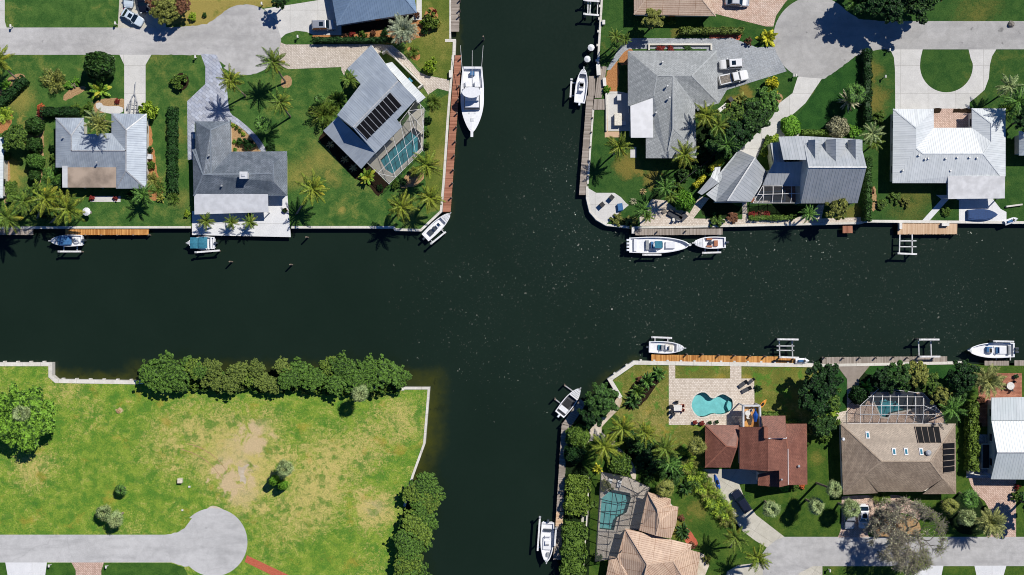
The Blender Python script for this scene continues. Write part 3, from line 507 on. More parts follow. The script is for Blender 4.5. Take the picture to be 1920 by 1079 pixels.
def house(label, planes, mat, eave, wall='stucco', cap=None, z=3.0, d=.55, cat='house', name='house', walls=None):
    c = sum((P(*q) for q in eave3(eave, z)), Vector()) / len(eave); c.z = 0
    h = thing(name, label, cat, c)
    wp = inset([tuple(P(x, y, z)[:2]) for x, y in eave], d); MB().prism(wp, 0, z - .12).build('wall', M[wall], h); door = True
    for i in range(len(wp)):
        a, b = Vector((*wp[i], 0)), Vector((*wp[(i + 1) % len(wp)], 0)); l = (b - a).length
        if l < 3.5: continue
        e = (b - a) / l; nn = Vector((e.y, -e.x, 0)); k = max(1, int(l / 3.6)); rz = math.atan2(e.y, e.x)
        for j in range(k):
            p = a + e * (l * (j + .5) / k) + nn * .02
            if door and l > 6 and j == k // 2:
                o = MB().box((p.x, p.y, 1.05), (1.0, .1, 2.08), rz).build('door', M['teak'], h); q = p + e * .38 + nn * .07; MB().box((q.x, q.y, 1.0), (.05, .06, .14), rz).build('handle', M['galvanised'], o); door = False; continue
            o = MB().box((p.x, p.y, 1.55), (1.5, .08, 1.25), rz).build('window', M['white_paint'], h); q = p + nn * .03; MB().box((q.x, q.y, 1.55), (1.34, .06, 1.09), rz).build('pane', M['car_glass'], o)
    r, mb = roof_mesh('roof', planes, M[mat], h)
    if cap and mb.v: mb.build('ridge_cap', M[cap + '_cap' if cap + '_cap' in M else cap], r)
    return h, r
def eave3(e, z): return [(x, y, z) for x, y in e]
def lerp(a, b, t): return tuple(a[i] + (b[i] - a[i]) * t for i in range(len(a)))
def onp(px, py, a, b, c):
    """height of the roof slope through three corners where it is seen at (px, py)"""
    a, b, c = P(*a), P(*b), P(*c); n = (b - a).cross(c - a); f0 = n.dot(P(px, py, 0) - a); f1 = n.dot(P(px, py, 1) - a)
    return (px, py, -f0 / (f1 - f0))
def vent(r, px, py, z, s=.12, h=.45, m='galvanised'):
    c = P(px, py, z); MB().tube([c - Vector((0, 0, .15)), c + Vector((0, 0, h * .7))], s, 8).tube([c + Vector((0, 0, h * .7)), c + Vector((0, 0, h))], [s * 1.7, s * 1.2], 8).build('vent_pipe', M[m], r)
def gable(h, pts, mat='stucco', drop=.14):
    """wall closing the end of a roof, from under its slopes down to the ground"""
    q = [P(*p) - Vector((0, 0, drop)) for p in pts]; d = (q[-1] - q[0]); d.z = 0; d.normalize(); nn = Vector((-d.y, d.x, 0)) * .1; n = len(q); vs = [v + s * nn for s in (-1, 1) for v in q] + [Vector((v.x, v.y, 0)) + s * nn for s in (-1, 1) for v in q]; fs = []
    for i in range(n - 1): fs += [(i, i + 1, 2 * n + i + 1, 2 * n + i), (n + i + 1, n + i, 3 * n + i, 3 * n + i + 1), (i + 1, i, n + i, n + i + 1)]
    MB().add(vs, fs + [(0, 2 * n, 3 * n, n), (n - 1, 2 * n - 1, 4 * n - 1, 3 * n - 1)]).build('gable_wall', M[mat], h)
def panels(h, quad, n, gap=.06, m='solar_black', frame='galvanised', lift=.17):
    """solar pool heating panels laid on a roof slope: quad = 4 corners (px, py, z); n panels between edges 0-1 and 3-2"""
    q = [P(*c) for c in quad]; nrm = (q[1] - q[0]).cross(q[3] - q[0]).normalized(); nrm = nrm if nrm.z > 0 else -nrm
    for i in range(n):
        t0, t1 = i / n, (i + 1) / n
        a, b, c, d = (q[0].lerp(q[1], t0), q[0].lerp(q[1], t1), q[3].lerp(q[2], t1), q[3].lerp(q[2], t0)); e = (b - a).normalized() * gap; f = (d - a).normalized() * gap
        a, b, c, d = a + e + f, b - e + f, c - e - f, d + e - f; up = nrm * lift; lo = nrm * (lift - .06)
        MB().add([a + lo, b + lo, c + lo, d + lo, a + up, b + up, c + up, d + up], [(4, 5, 6, 7) if (b - a).cross(c - a).z > 0 else (7, 6, 5, 4), (0, 1, 5, 4), (1, 2, 6, 5), (2, 3, 7, 6), (3, 0, 4, 7)]).build('solar_panel', M[m], h)
    mb = MB()
    for k in range(n + 1):
        a, d = q[0].lerp(q[1], k / n), q[3].lerp(q[2], k / n); mb.bar(a + nrm * lift, d + nrm * lift, .1, .06)
    mb.build('panel_rail', M[frame], h)
def pool(label, key, depth=1.25, zw=-.12, m='pool_plaster', coping='pool_coping', steps=None):
    px = POOLS[key]; pts = W2(px); c = sum((Vector((x, y, 0)) for x, y in pts), Vector()) / len(pts); h = thing('swimming_pool', label, 'swimming pool', c)
    pc = ccw(pts); b = MB(); n = len(pc); tri = tessellate_polygon([[Vector((x, y, 0)) for x, y in pc]])
    b.add([(x, y, .01) for x, y in pc] + [(x, y, -depth) for x, y in pc], [tuple(n + i for i in t) for t in tri] + [(i, (i + 1) % n, n + (i + 1) % n, n + i)[::-1] for i in range(n)])
    b.build('basin', M[m], h)
    out = ccw(inset(pc, -.28)); k = MB()
    k.add([(x, y, .05) for x, y in pc] + [(x, y, .05) for x, y in out] + [(x, y, .0) for x, y in out] + [(x, y, -.1) for x, y in pc], [(i, n + i, n + (i + 1) % n, (i + 1) % n)[::1] for i in range(n)] + [(n + i, 2 * n + i, 2 * n + (i + 1) % n, n + (i + 1) % n) for i in range(n)] + [(i, (i + 1) % n, 3 * n + (i + 1) % n, 3 * n + i) for i in range(n)])
    k.build('coping', M[coping], h)
    if steps:
        s = MB()
        for j, pl in enumerate(steps): s.prism(W2(pl), -depth, -.3 - .28 * j)
        s.build('pool_step', M[m], h)
    MB().prism(inset(pc, .01), None, zw).build('water', M['pool_water'], h); return h
def cage(label, beams, panes, w=.12, mat='white_metal', posts=()):
    """screened pool enclosure: beams between named corners, mesh panes between them; corner = (px, py, z)"""
    pts = [P(*q) for b in beams for q in b]; c = sum(pts, Vector()) / len(pts); c.z = 0
    h = thing('pool_enclosure', label, 'pool enclosure', c); f = MB()
    for b in beams:
        for i in range(len(b) - 1): f.bar(P(*b[i]), P(*b[i + 1]), w)
    for q in posts: a = P(*q); f.bar((a.x, a.y, .02), a, w)
    f.build('frame', M[mat], h); s = MB()
    for p in panes: s.add([P(*q) + Vector((0, 0, -.01)) for q in p], [tuple(range(len(p)))])
    s.build('screen', M['screen_mesh'], h); return h
def dock(label, quad, m, n, z=-.05, piles=(), group='boat docks', pz=.9, edge=True, inc=True):
    """quad corners 0-1 and 3-2 are the long sides; planks run across; piles = (px, py)"""
    q = [Vector((*P(x, y, z)[:2], z)) for x, y in quad]; c = sum(q, Vector()) / 4; c.z = -1.3; h = thing('dock', label, 'dock', c, group=group); mb = MB()
    for i in range(n):
        t0, t1 = i / n + .03 / n, (i + 1) / n - .03 / n; j = random.uniform(-.02, .02)
        a, b, cc, d = q[0].lerp(q[1], t0), q[0].lerp(q[1], t1), q[3].lerp(q[2], t1), q[3].lerp(q[2], t0); e = (d - a).normalized() * j
        a, b, cc, d = a + e, b + e, cc + e, d + e; o = Vector((0, 0, .05)); vs = [a - o, b - o, cc - o, d - o, a, b, cc, d]
        fl = (b - a).cross(d - a).z > 0; F = [(4, 5, 6, 7), (0, 1, 5, 4), (1, 2, 6, 5), (2, 3, 7, 6), (3, 0, 4, 7)]
        mb.add(vs, F if fl else [f[::-1] for f in F])
    mb.build('deck', M[m], h); s = MB()
    for a, b in ((0, 1), (3, 2)):
        v = (q[3] - q[0]).normalized() * (.12 if a == 0 else -.12); s.bar(q[a] + v - Vector((0, 0, .16)), q[b] + v - Vector((0, 0, .16)), .14, .2)
    s.build('stringer', M['wood_pile'], h)
    for (x, y) in piles:
        a = P(x, y, z); t = random.uniform(-.04, .04); MB().tube([(a.x, a.y, -2.2), (a.x + t, a.y + t, pz), (a.x + t, a.y + t, pz + .1)], [.15, .14, .03], 8).build('pile', M['wood_pile'], h)
    return h
def seawall(label, px, w, z=.07, notches=0, side=1, m='seawall_concrete', name='seawall', cat='seawall'):
    """concrete cap along a polyline of the cap's centre; notches = tie-back heads on the water side every so many px"""
    pts = [P(x, y)[:2] for x, y in px]; pts = [Vector(p) for p in pts]; mb = MB(); n = len(pts); L = []; Rr = []
    for i in range(n):
        e = (pts[i] - pts[i - 1]).normalized() if i else (pts[1] - pts[0]).normalized(); f = (pts[i + 1] - pts[i]).normalized() if i < n - 1 else e
        k = Vector((-(e.y + f.y), e.x + f.x)).normalized(); k *= w / 2 / max(.5, k.dot(Vector((-e.y, e.x)))); L.append(pts[i] + k); Rr.append(pts[i] - k)
    vs = [(p.x, p.y, zz) for zz in (z, -2.4) for p in L] + [(p.x, p.y, zz) for zz in (z, -2.4) for p in Rr]; fs = []
    for i in range(n - 1): fs += [(2 * n + i, 2 * n + i + 1, i + 1, i), (i, i + 1, n + i + 1, n + i), (3 * n + i, 3 * n + i + 1, 2 * n + i + 1, 2 * n + i)]
    fs += [(0, n, 3 * n, 2 * n), (n - 1, 3 * n - 1, 4 * n - 1, 2 * n - 1)]; mb.add(vs, fs)
    if notches:
        for i in range(n - 1):
            d = pts[i + 1] - pts[i]; l = d.length; k = int(l / (notches * .1)); d.normalize(); nn = Vector((-d.y, d.x)) * side
            for j in range(k):
                c = pts[i] + d * (j + .5) * l / k + nn * (w / 2 + .12); mb.box((c.x, c.y, z - .35), (.42, .3, .74), math.atan2(d.y, d.x))
    o = mb.build(name, M[m]); return tag(o, label, cat)
def piling(label, px, py, h=1.2, group=None, r=.15, cap=None):
    a = P(px, py, h * .6); o = MB().tube([(a.x, a.y, -2.5), (a.x + .03, a.y, h - .15), (a.x + .03, a.y, h)], [r * 1.1, r, r * .85], 10).build('mooring_piling', M['wood_pile'], thing('mooring_piling', label, 'piling', (a.x, a.y, -1.3), group=group))
    o.name = 'post'
    if cap: MB().tube([(a.x + .03, a.y, h), (a.x + .03, a.y, h + .3)], [r * 1.3, .02], 10).build('cap', M[cap], o.parent)
def lift(label, a, b, arms, z=1.3, group='boat lifts', cradle=False, piles=True, other=None):
    """boat lift: beam from px a to px b on two piles, arms = list of (p, q) cross beams low down; other = second beam near the dock"""
    A, B = P(*a, z), P(*b, z); c = (A + B) / 2; h = thing('boat_lift', label, 'boat lift', (c.x, c.y, -1.3), group=group)
    if not piles:
        for (p, q) in arms: a_ = P(*p, z); MB().tube([(a_.x, a_.y, -2.5), (a_.x, a_.y, z + .3)], .16, 8).build('pile', M['wood_pile'], h)
    for (u, v) in ([(A, B)] if piles else []) + ([(P(*other[0], z), P(*other[1], z))] if other else []):
        MB().bar(u, v, .32, .25).build('top_beam', M['white_metal'], h)
        for t in (.12, .88):
            p = u.lerp(v, t); MB().tube([(p.x, p.y, -2.5), (p.x, p.y, z - .1)], .16, 8).build('pile', M['wood_pile'], h)
        p = u.lerp(v, .02); MB().box((p.x, p.y, z + .25), (.4, .35, .3)).build('lift_motor', M['galvanised'], h)
    for (p, q) in arms:
        zz = .2 if cradle else -.95; MB().bar(P(*p, zz), P(*q, zz), .2, .24).build('cradle_beam', M['galvanised'], h)
    return h
# ---------------------------------------------------------------- boats (local: bow +x, waterline z 0)
def hull_rings(L, B, n=18, tr=.9, full=.42, bow=.52):
    out = []
    for i in range(n + 1):
        t = i / n; w = tr + (1 - tr) * min(1, t / .3) if t < full else math.cos((t - full) / (1 - full) * math.pi / 2) ** bow
        out.append((L * (t - .5), max(.02, w * B / 2)))
    return out
def boat(label, bow, stern, B, z=-.55, motors=1, console=True, ttop=None, cushions=None, sole='gelcoat', foredeck=.72, bimini=(), seats='vinyl_grey', motor='motor_grey', cockpit=None, open_sole=None, group='boats on lifts', extra=None, boxes=()):
    a, b = P(*bow, z + .8), P(*stern, z + .8); d = a - b; L = d.length; c = (a + b) / 2
    h = local(thing('motor_boat', label, 'boat', (c.x, c.y, z), math.atan2(d.y, d.x), group)); rg = hull_rings(L, B); n = len(rg)
    def sheer(x): return .72 + .32 * max(0, (x / L + .5)) ** 2
    mb = MB(); vs = []; g = .16
    for x, w in rg:
        s = sheer(x); wi = max(.01, w - g); k = 1 - .25 * max(0, x / L) ** 2
        vs += [(x * .97, 0, -.38), (x * k, w * .72, -.1), (x, w, s), (x - (.1 if x > L * .4 else 0), wi, s + .02), (x - (.1 if x > L * .4 else 0), wi, .3)]
    m5 = 5
    for i in range(n - 1):
        for j in range(4): mb.add([vs[i * m5 + j], vs[(i + 1) * m5 + j], vs[(i + 1) * m5 + j + 1], vs[i * m5 + j + 1]], [(0, 1, 2, 3)]); mb.add([(q[0], -q[1], q[2]) for q in (vs[i * m5 + j], vs[(i + 1) * m5 + j], vs[(i + 1) * m5 + j + 1], vs[i * m5 + j + 1])], [(3, 2, 1, 0)])
    x0, w0 = rg[0]; s0 = sheer(x0); mb.add([(x0, -w0, s0 - .08), (x0, w0, s0 - .08), (x0 * .98, w0 * .7, -.2), (x0 * .98, -w0 * .7, -.2)], [(3, 2, 1, 0)]); mb.box((x0 + .14, 0, s0 - .12), (.28, w0 * 1.8, .2))
    mb.build('hull', M['gelcoat'], h)
    so = MB(); sv = [(x + (-.1 if x > L * .4 else .06), max(.01, w - g)) for x, w in rg]; so.prism(sv + [(x, -w) for x, w in sv[::-1]], None, .31); so.build('cockpit_sole', M[open_sole or sole], h)
    if foredeck < 1:
        f = [(x, w - .05) for x, w in rg if x / L + .5 > foredeck - .001]; fm = MB()
        for i in range(len(f) - 1):
            (xa, wa), (xb, wb) = f[i], f[i + 1]; za, zb = sheer(xa) + .05, sheer(xb) + .05; wa, wb = max(wa, .01), max(wb, .01)
            fm.add([(xa, -wa, za), (xb - .06, -wb, zb), (xb - .06, 0, zb + .05), (xa, 0, za + .05), (xb - .06, wb, zb), (xa, wa, za)], [(0, 1, 2, 3), (3, 2, 4, 5)])
        fm.add([(f[0][0], -f[0][1], .3), (f[0][0], f[0][1], .3), (f[0][0], f[0][1], sheer(f[0][0]) + .05), (f[0][0], -f[0][1], sheer(f[0][0]) + .05)], [(0, 1, 2, 3)]); fm.build('foredeck', M['gelcoat'], h)
        xh = f[0][0] + (f[-1][0] - f[0][0]) * .35; MB().box((xh, 0, sheer(xh) + .1), (.45, .45, .05)).build('hatch', M['gelcoat_grey'], h)
    xb = rg[-1][0]; MB().bar((xb - .25, 0, sheer(xb) + .08), (xb + .3, 0, sheer(xb) + .1), .22, .07).build('bow_roller', M['galvanised'], h)
    if console:
        k = MB().box((.02 * L, 0, .7), (.9, B * .36, .8), taper=.86); k.build('console', M['gelcoat'], h); MB().add([(.02 * L + .36, -B * .15, 1.1), (.02 * L + .36, B * .15, 1.1), (.02 * L + .12, B * .13, 1.5), (.02 * L + .12, -B * .13, 1.5)], [(0, 1, 2, 3)]).add([(.02 * L + .34, -B * .15, 1.1), (.02 * L + .34, B * .15, 1.1), (.02 * L + .1, B * .13, 1.5), (.02 * L + .1, -B * .13, 1.5)], [(3, 2, 1, 0)]).build('windscreen', M['car_glass'], h)
        MB().box((-.12 * L, 0, .62), (.45, B * .4, .6)).box((-.12 * L - .2, 0, 1.05), (.08, B * .4, .35)).build('helm_seat', M[seats], h)
    if ttop:
        t = MB().box((-.03 * L, 0, 2.05), (.13 * L, B * .44, .07), taper=.94); t.build('t_top', M[ttop], h); f = MB()
        for sx in (-.07, .01):
            for sy in (-1, 1): f.bar((sx * L, sy * B * .19, .4), (sx * L, sy * B * .19, 2.03), .06)
        f.build('t_top_frame', M['galvanised'], h)
    for (x0_, x1_, wf, m_, zz) in bimini:
        t = MB(); nn = 5
        for i in range(nn):
            xa, xb_ = L * (x0_ + (x1_ - x0_) * i / nn - .5), L * (x0_ + (x1_ - x0_) * (i + 1) / nn - .5); za, zb = zz + .12 * math.sin(math.pi * i / nn), zz + .12 * math.sin(math.pi * (i + 1) / nn)
            w = B / 2 * wf; t.add([(xa, -w, za - .06), (xb_, -w, zb - .06), (xb_, 0, zb + .06), (xa, 0, za + .06), (xb_, w, zb - .06), (xa, w, za - .06)], [(0, 1, 2, 3), (3, 2, 4, 5)])
        t.build('canvas_cover', M[m_], h); f = MB()
        for xx in (x0_ + .02, x1_ - .02):
            for sy in (-1, 1): f.bar((L * (xx - .5), sy * B * .44, .7), (L * (xx - .5), sy * B / 2 * wf * .97, zz - .04), .05)
        f.build('canvas_frame', M['galvanised'], h)
    for (x, y, dx, dy, zz, m_, nm) in boxes:      # x, y, sizes as shares of length and beam
        MB().box((L * (x - .5), B * y, .3 + zz / 2), (L * dx, B * dy, zz), taper=.93).build(nm, M[m_], h)
    sp = .62
    for i in range(motors):
        y = (i - (motors - 1) / 2) * sp; e = local(h) and MB(); x = -L / 2 - .28
        e.box((x, y, .98), (.62, .42, .42), taper=.8).box((x + .02, y, .62), (.5, .34, .3)).box((x - .02, y, .1), (.26, .14, .9)); e.build('outboard_motor', M[motor], h)
    return h
# ---------------------------------------------------------------- cars (local: front +x)
def car(label, px, py, heading, L=4.6, Wd=1.85, paint='car_white', kind='sedan', sunroof=False, cat='car', name='parked_car'):
    """heading in picture degrees: 0 right, 90 down"""
    p = P(px, py, 1.0); h = local(thing(name, label, cat, (p.x, p.y, .016), R(-heading), 'parked cars')); w = Wd / 2
    prof = {'sedan': [(-.5, .58, .70), (-.488, .72, .84), (-.46, .87, .94), (-.32, .96, .98), (-.1, .97, 1), (.2, .95, 1), (.36, .90, .98), (.44, .80, .92), (.485, .68, .78), (.5, .56, .60)],
            'suv': [(-.5, .66, .80), (-.49, .86, .90), (-.465, 1.0, .97), (-.3, 1.05, 1), (0, 1.05, 1), (.22, 1.03, 1), (.38, .98, .98), (.45, .88, .94), (.488, .74, .82), (.5, .60, .64)]}['sedan' if kind == 'sedan' else 'suv']
    b = MB(); rows = []
    for (t, zt, ww) in prof: x = t * L; rows.append([(x, -w * ww * .97, .28), (x, -w * ww, .55), (x, -w * ww * .95, zt - .06), (x, -w * ww * .80, zt), (x, w * ww * .80, zt), (x, w * ww * .95, zt - .06), (x, w * ww, .55), (x, w * ww * .97, .28)])
    for i in range(len(rows) - 1):
        for j in range(7): b.add([rows[i][j], rows[i + 1][j], rows[i + 1][j + 1], rows[i][j + 1]], [(0, 1, 2, 3)])
    b.add(rows[0], [tuple(range(8))]).add(rows[-1], [tuple(range(7, -1, -1))])
    b.build('body', M[paint], h, smooth=False)
    zb, zr = (.92, 1.43) if kind == 'sedan' else (1.0, 1.72)
    x0, x1, x2, x3 = {'sedan': (-.40, -.24, .06, .22), 'suv': (-.48, -.42, .10, .22), 'pickup': (-.09, -.04, .13, .23), 'van': (-.48, -.45, .14, .26)}[kind]
    wb, wt = w * .93, w * .76; g = MB(); lo = [(x0 * L, -wb, zb), (x3 * L, -wb, zb), (x3 * L, wb, zb), (x0 * L, wb, zb)]; hi = [(x1 * L, -wt, zr), (x2 * L, -wt, zr), (x2 * L, wt, zr), (x1 * L, wt, zr)]
    g.add(lo + hi, [(0, 1, 5, 4), (1, 2, 6, 5), (2, 3, 7, 6), (3, 0, 4, 7)]); g.build('window_glass', M['car_glass'], h)
    r = MB().add([(x1 * L - .04, -wt - .02, zr), (x2 * L + .04, -wt - .02, zr), (x2 * L + .04, wt + .02, zr), (x1 * L - .04, wt + .02, zr), (x1 * L + .1, -wt + .12, zr + .05), (x2 * L - .1, -wt + .12, zr + .05), (x2 * L - .1, wt - .12, zr + .05), (x1 * L + .1, wt - .12, zr + .05)], [(4, 5, 6, 7), (0, 1, 5, 4), (1, 2, 6, 5), (2, 3, 7, 6), (3, 0, 4, 7), (3, 2, 1, 0)])
    for s in (-1, 1): r.bar((x3 * L, s * wb, zb), (x2 * L, s * wt, zr), .07).bar((x0 * L, s * wb, zb), (x1 * L, s * wt, zr), .09).bar(((x0 + x3) / 2 * L, s * (wb + .01), zb), ((x1 + x2) / 2 * L, s * (wt + .01), zr), .07)
    ro = r.build('cabin_roof', M[paint], h)
    if sunroof: MB().box(((x1 * .35 + x2 * .65) * L, 0, zr + .06), (.75, .8, .025)).build('sunroof', M['car_glass'], ro)
    if kind == 'pickup':
        bd = MB(); x4, x5 = -.475 * L, -.12 * L; bd.add([(x4, -w * .74, 1.055), (x5, -w * .74, 1.055), (x5, w * .74, 1.055), (x4, w * .74, 1.055)], [(0, 1, 2, 3)]); bd.build('truck_bed', M['stone'], h)
        rl = MB().bar((x4, -w * .82, 1.10), (x5, -w * .82, 1.10), .16, .16).bar((x4, w * .82, 1.10), (x5, w * .82, 1.10), .16, .16).bar((x4, -w * .8, 1.09), (x4, w * .8, 1.09), .12, .14); rl.build('bed_rail', M[paint], h)
    for s in (-1, 1):
        MB().box((.475 * L, s * w * .62, .68), (.16, .36, .14)).build('headlight', M['lamp_clear'], h); MB().box((-.487 * L, s * w * .66, .72), (.1, .3, .14)).build('tail_light', M['lamp_red'], h); MB().box((.15 * L, s * (w + .08), 1.0), (.14, .2, .13)).build('wing_mirror', M[paint], h)
        for x in (-.31, .31):
            t = MB().tube([(x * L, s * (w - .22), .33), (x * L, s * (w - .01), .33)], .33, 14).build('wheel', M['black_rubber'], h); MB().tube([(x * L, s * (w - .02), .33), (x * L, s * (w + .012), .33)], .2, 10).build('rim', M['galvanised'], t)
    return h
# ---------------------------------------------------------------- plants
def leafquad(mb, c, n, s, asp=1.5, spin=None):
    n = n.normalized(); u = n.cross(Vector((random.uniform(-1, 1), random.uniform(-1, 1), random.uniform(-1, 1))))
    if u.length < 1e-3: u = n.orthogonal()
    u.normalize(); w = n.cross(u); l = s * asp * .5; k = s * .5
    mb.add([c - u * l, c + w * k + n * s * .12, c + u * l, c - w * k + n * s * .12], [(0, 1, 2, 3)])
def rv(): 
    while True:
        v = Vector((random.uniform(-1, 1), random.uniform(-1, 1), random.uniform(-1, 1)))
        if .05 < v.length < 1: return v.normalized()
def crown_mesh(nm, blobs, nleaf, s, seed, zs=.75, depth=.35, low=-.35, cr=(.07, .16)):
    """uneven crown: many small leaf clumps through a lobed dome, with gaps between them"""
    random.seed(seed); mb = MB(); ph = [random.uniform(0, 6.28) for _ in range(4)]; nb = blobs * 4
    for i in range(nb):
        v = rv(); v.z = abs(v.z) if random.random() < .8 else -abs(v.z) * .5; a = math.atan2(v.y, v.x)
        lobe = .86 + .06 * math.sin(3 * a + ph[0]) + .06 * math.sin(5 * a + ph[1]) + .05 * math.sin(8 * a + ph[2] + v.z * 3); d = random.random() ** .38 * lobe * (1.16 if random.random() < .09 else 1)
        c = Vector((v.x * d, v.y * d, v.z * d * zs)); r = random.uniform(*cr) * (1.25 if random.random() < .2 else 1.0); k = int(nleaf / nb * (r / (cr[0] * .5 + cr[1] * .5)) ** 2)
        for _ in range(k):
            w = rv(); w.z = abs(w.z) if random.random() < .75 else w.z; q = c + Vector((w.x, w.y, w.z * .8)) * r * random.uniform(.55, 1.15); leafquad(mb, q, w * .6 + rv() * .75 + v * .3 + Vector((0, 0, .4)), s * random.uniform(.65, 1.4))
    return mb.build(nm, M['leaf_mid'], local=True)
def round_mesh(nm, nleaf, s, seed, zs=.85):
    """clipped shrub: one even leafy dome"""
    random.seed(seed); mb = MB()
    for _ in range(nleaf):
        v = rv(); v.z = abs(v.z) if random.random() < .9 else v.z * .4; w = 1 + .06 * math.sin(v.x * 7 + seed) + .05 * math.sin(v.y * 9 - seed) + .05 * math.sin(v.z * 11); q = Vector((v.x, v.y, v.z * zs)) * w * random.uniform(.86, 1.03); leafquad(mb, q, v + rv() * .8, s * random.uniform(.7, 1.4))
    return mb.build(nm, M['leaf_mid'], local=True)
def keep(o): me = o.data; bpy.data.objects.remove(o); return me
PROTO = {}
def put(name, key, loc, scale, parent=None, mat=None, rot=(0, 0, 0)):
    o = bpy.data.objects.new(name, PROTO[key]); SC.collection.objects.link(o); o.location = loc; o.scale = scale; o.rotation_euler = rot
    if parent is not None: o.parent = parent
    if mat: o.material_slots[0].link = 'OBJECT'; o.material_slots[0].material = M[mat]
    return o
def frond(mb, age, az, e0, e1, L, n, ll, lw, tint, base=Vector((0, 0, 0)), twist=0.0, vee=.5):
    """feather frond: arching midrib with two rows of drooping leaflets"""
    pts = []; p = base.copy(); ca, sa = math.cos(az), math.sin(az); side = Vector((-sa, ca, 0)); k0 = len(mb.v); dirs = []
    for i in range(n + 1):
        t = i / n; e = e0 + (e1 - e0) * t ** 1.25; d = Vector((ca * math.cos(e), sa * math.cos(e), math.sin(e))); d = (d + side * twist * t).normalized(); dirs.append(d); pts.append(p.copy()); p = p + d * (L / n)
    for i in range(n):
        a, b = pts[i], pts[i + 1]; w = .045 * (1 - i / n) + .012; mb.add([a - side * w, b - side * w * .9, b + side * w * .9, a + side * w], [(0, 1, 2, 3)])
    for i in range(2, n + 1):
        t = i / n; l = ll * math.sin(math.pi * min(1, .12 + t * .86)) ** .6 * random.uniform(.85, 1.1)
        for s in (-1, 1):
            up = side.cross(dirs[i]) * -1; q = (side * s * .95 + dirs[i] * .65 + Vector((0, 0, -vee * random.uniform(.4, 1.2)))).normalized(); c = pts[i]; w = dirs[i] * lw
            mb.add([c - w * .5, c + q * l * .5 + w * .55 + Vector((0, 0, .05 * l)), c + q * l, c + q * l * .5 - w * .45 + Vector((0, 0, .05 * l))], [(0, 1, 2, 3)])
    age += [tint] * (len(mb.v) - k0)
def palm_crown(nm, nf, seed, L=1.0, ll=.34, lw=.045, n=18, e_hi=1.25, e_lo=-.55, droop=(.9, 1.3), old=.35, vee=.6):
    random.seed(seed); mb = MB(); age = []
    for i in range(nf):
        t = (i + .5) / nf; az = i * 2.39996 + random.uniform(-.25, .25); e0 = e_hi + (e_lo - e_hi) * t ** .85; l = L * random.uniform(.84, 1.06) * (.78 + .3 * math.sin(math.pi * min(1, t + .15)))
        a = max(0, min(1, (t - (1 - old)) / old * random.uniform(.3, 1.5))) if t > 1 - old else random.uniform(0, .16)
        frond(mb, age, az, e0, e0 - random.uniform(*droop) * (.45 + .55 * (1 - t * .5)), l, n, ll, lw, a, twist=random.uniform(-.45, .45), vee=vee)
    for k in range(seed % 4): frond(mb, age, k * 2.1 + seed, -.5, -1.3, L * .62, 12, ll * .7, lw, .95, vee=vee)
    for k in range(5): # coconuts / leaf bases
        a = k * 1.26; c = Vector((math.cos(a) * .06, math.sin(a) * .06, -.05)); o = len(mb.v); mb.box(c, (.07, .07, .09), a); age += [.7] * (len(mb.v) - o)
    mb.age = age; return mb.build(nm, M['leaf_coconut'], local=True)
def fan_crown(nm, seed, nf=32, lo=-.55):
    random.seed(seed); mb = MB(); age = []
    for i in range(nf):
        t = (i + .5) / nf; az = i * 2.39996 + random.uniform(-.35, .35); e = 1.15 + (lo - 1.15) * t ** .9 + random.uniform(-.15, .15); d = Vector((math.cos(az) * math.cos(e), math.sin(az) * math.cos(e), math.sin(e))); c = d * random.uniform(.16, .5); e2 = e * .42 - .12; d = Vector((math.cos(az) * math.cos(e2), math.sin(az) * math.cos(e2), math.sin(e2))); o = len(mb.v)
        side = Vector((-math.sin(az), math.cos(az), 0)); mb.add([-side * .012, c - side * .012, c + side * .012, side * .012], [(0, 1, 2, 3)]); r = random.uniform(.40, .60); tw = d.cross(side) * random.uniform(-.5, .5)
        side = (side + tw).normalized()
        for k in range(13):
            a = (k - 6) / 6 * 1.45; v = d * math.cos(a) + side * math.sin(a); w = (d * -math.sin(a) + side * math.cos(a)) * .032; dr = Vector((0, 0, -.08 - .16 * abs(a) * random.uniform(.6, 1.3))); l = r * random.uniform(.85, 1.1)
            mb.add([c, c + v * l * .6 + w, c + v * l + dr * r * 1.6, c + v * l * .6 - w], [(0, 1, 2, 3)])
        age += [(.8 if t > .9 else random.uniform(0, .2))] * (len(mb.v) - o)
    mb.age = age; return mb.build(nm, M['leaf_sabal'], local=True)
def big_leaf(nm, seed, nl=16, L=1.0, wd=.17, e=(1.3, .25), droop=1.1):
    """banana, bird of paradise: long paddle leaves"""
    random.seed(seed); mb = MB(); age = []
    for i in range(nl):
        az = i * 2.39996 + random.uniform(-.4, .4); e0 = e[0] + (e[1] - e[0]) * i / nl; p = Vector((random.uniform(-.08, .08), random.uniform(-.08, .08), 0)); l = L * random.uniform(.75, 1.1); side = Vector((-math.sin(az), math.cos(az), 0)); n = 6; rows = []; o = len(mb.v)
        for k in range(n + 1):
            t = k / n; ee = e0 - droop * t ** 1.5 * random.uniform(.9, 1.1); d = Vector((math.cos(az) * math.cos(ee), math.sin(az) * math.cos(ee), math.sin(ee))); w = wd * (.12 if t < .2 else math.sin(math.pi * (t - .12) / .9) ** .7); rows.append((p - side * w + Vector((0, 0, -w * .3)), p.copy(), p + side * w + Vector((0, 0, -w * .3)))); p = p + d * (l / n)
        vs = [q for r in rows for q in r]; mb.add(vs, [(k * 3 + j, k * 3 + 3 + j, k * 3 + 4 + j, k * 3 + 1 + j) for k in range(n) for j in (0, 1)]); age += [random.random() ** 4 * .8] * (len(mb.v) - o)
    mb.age = age; return mb.build(nm, M['leaf_banana'], local=True)
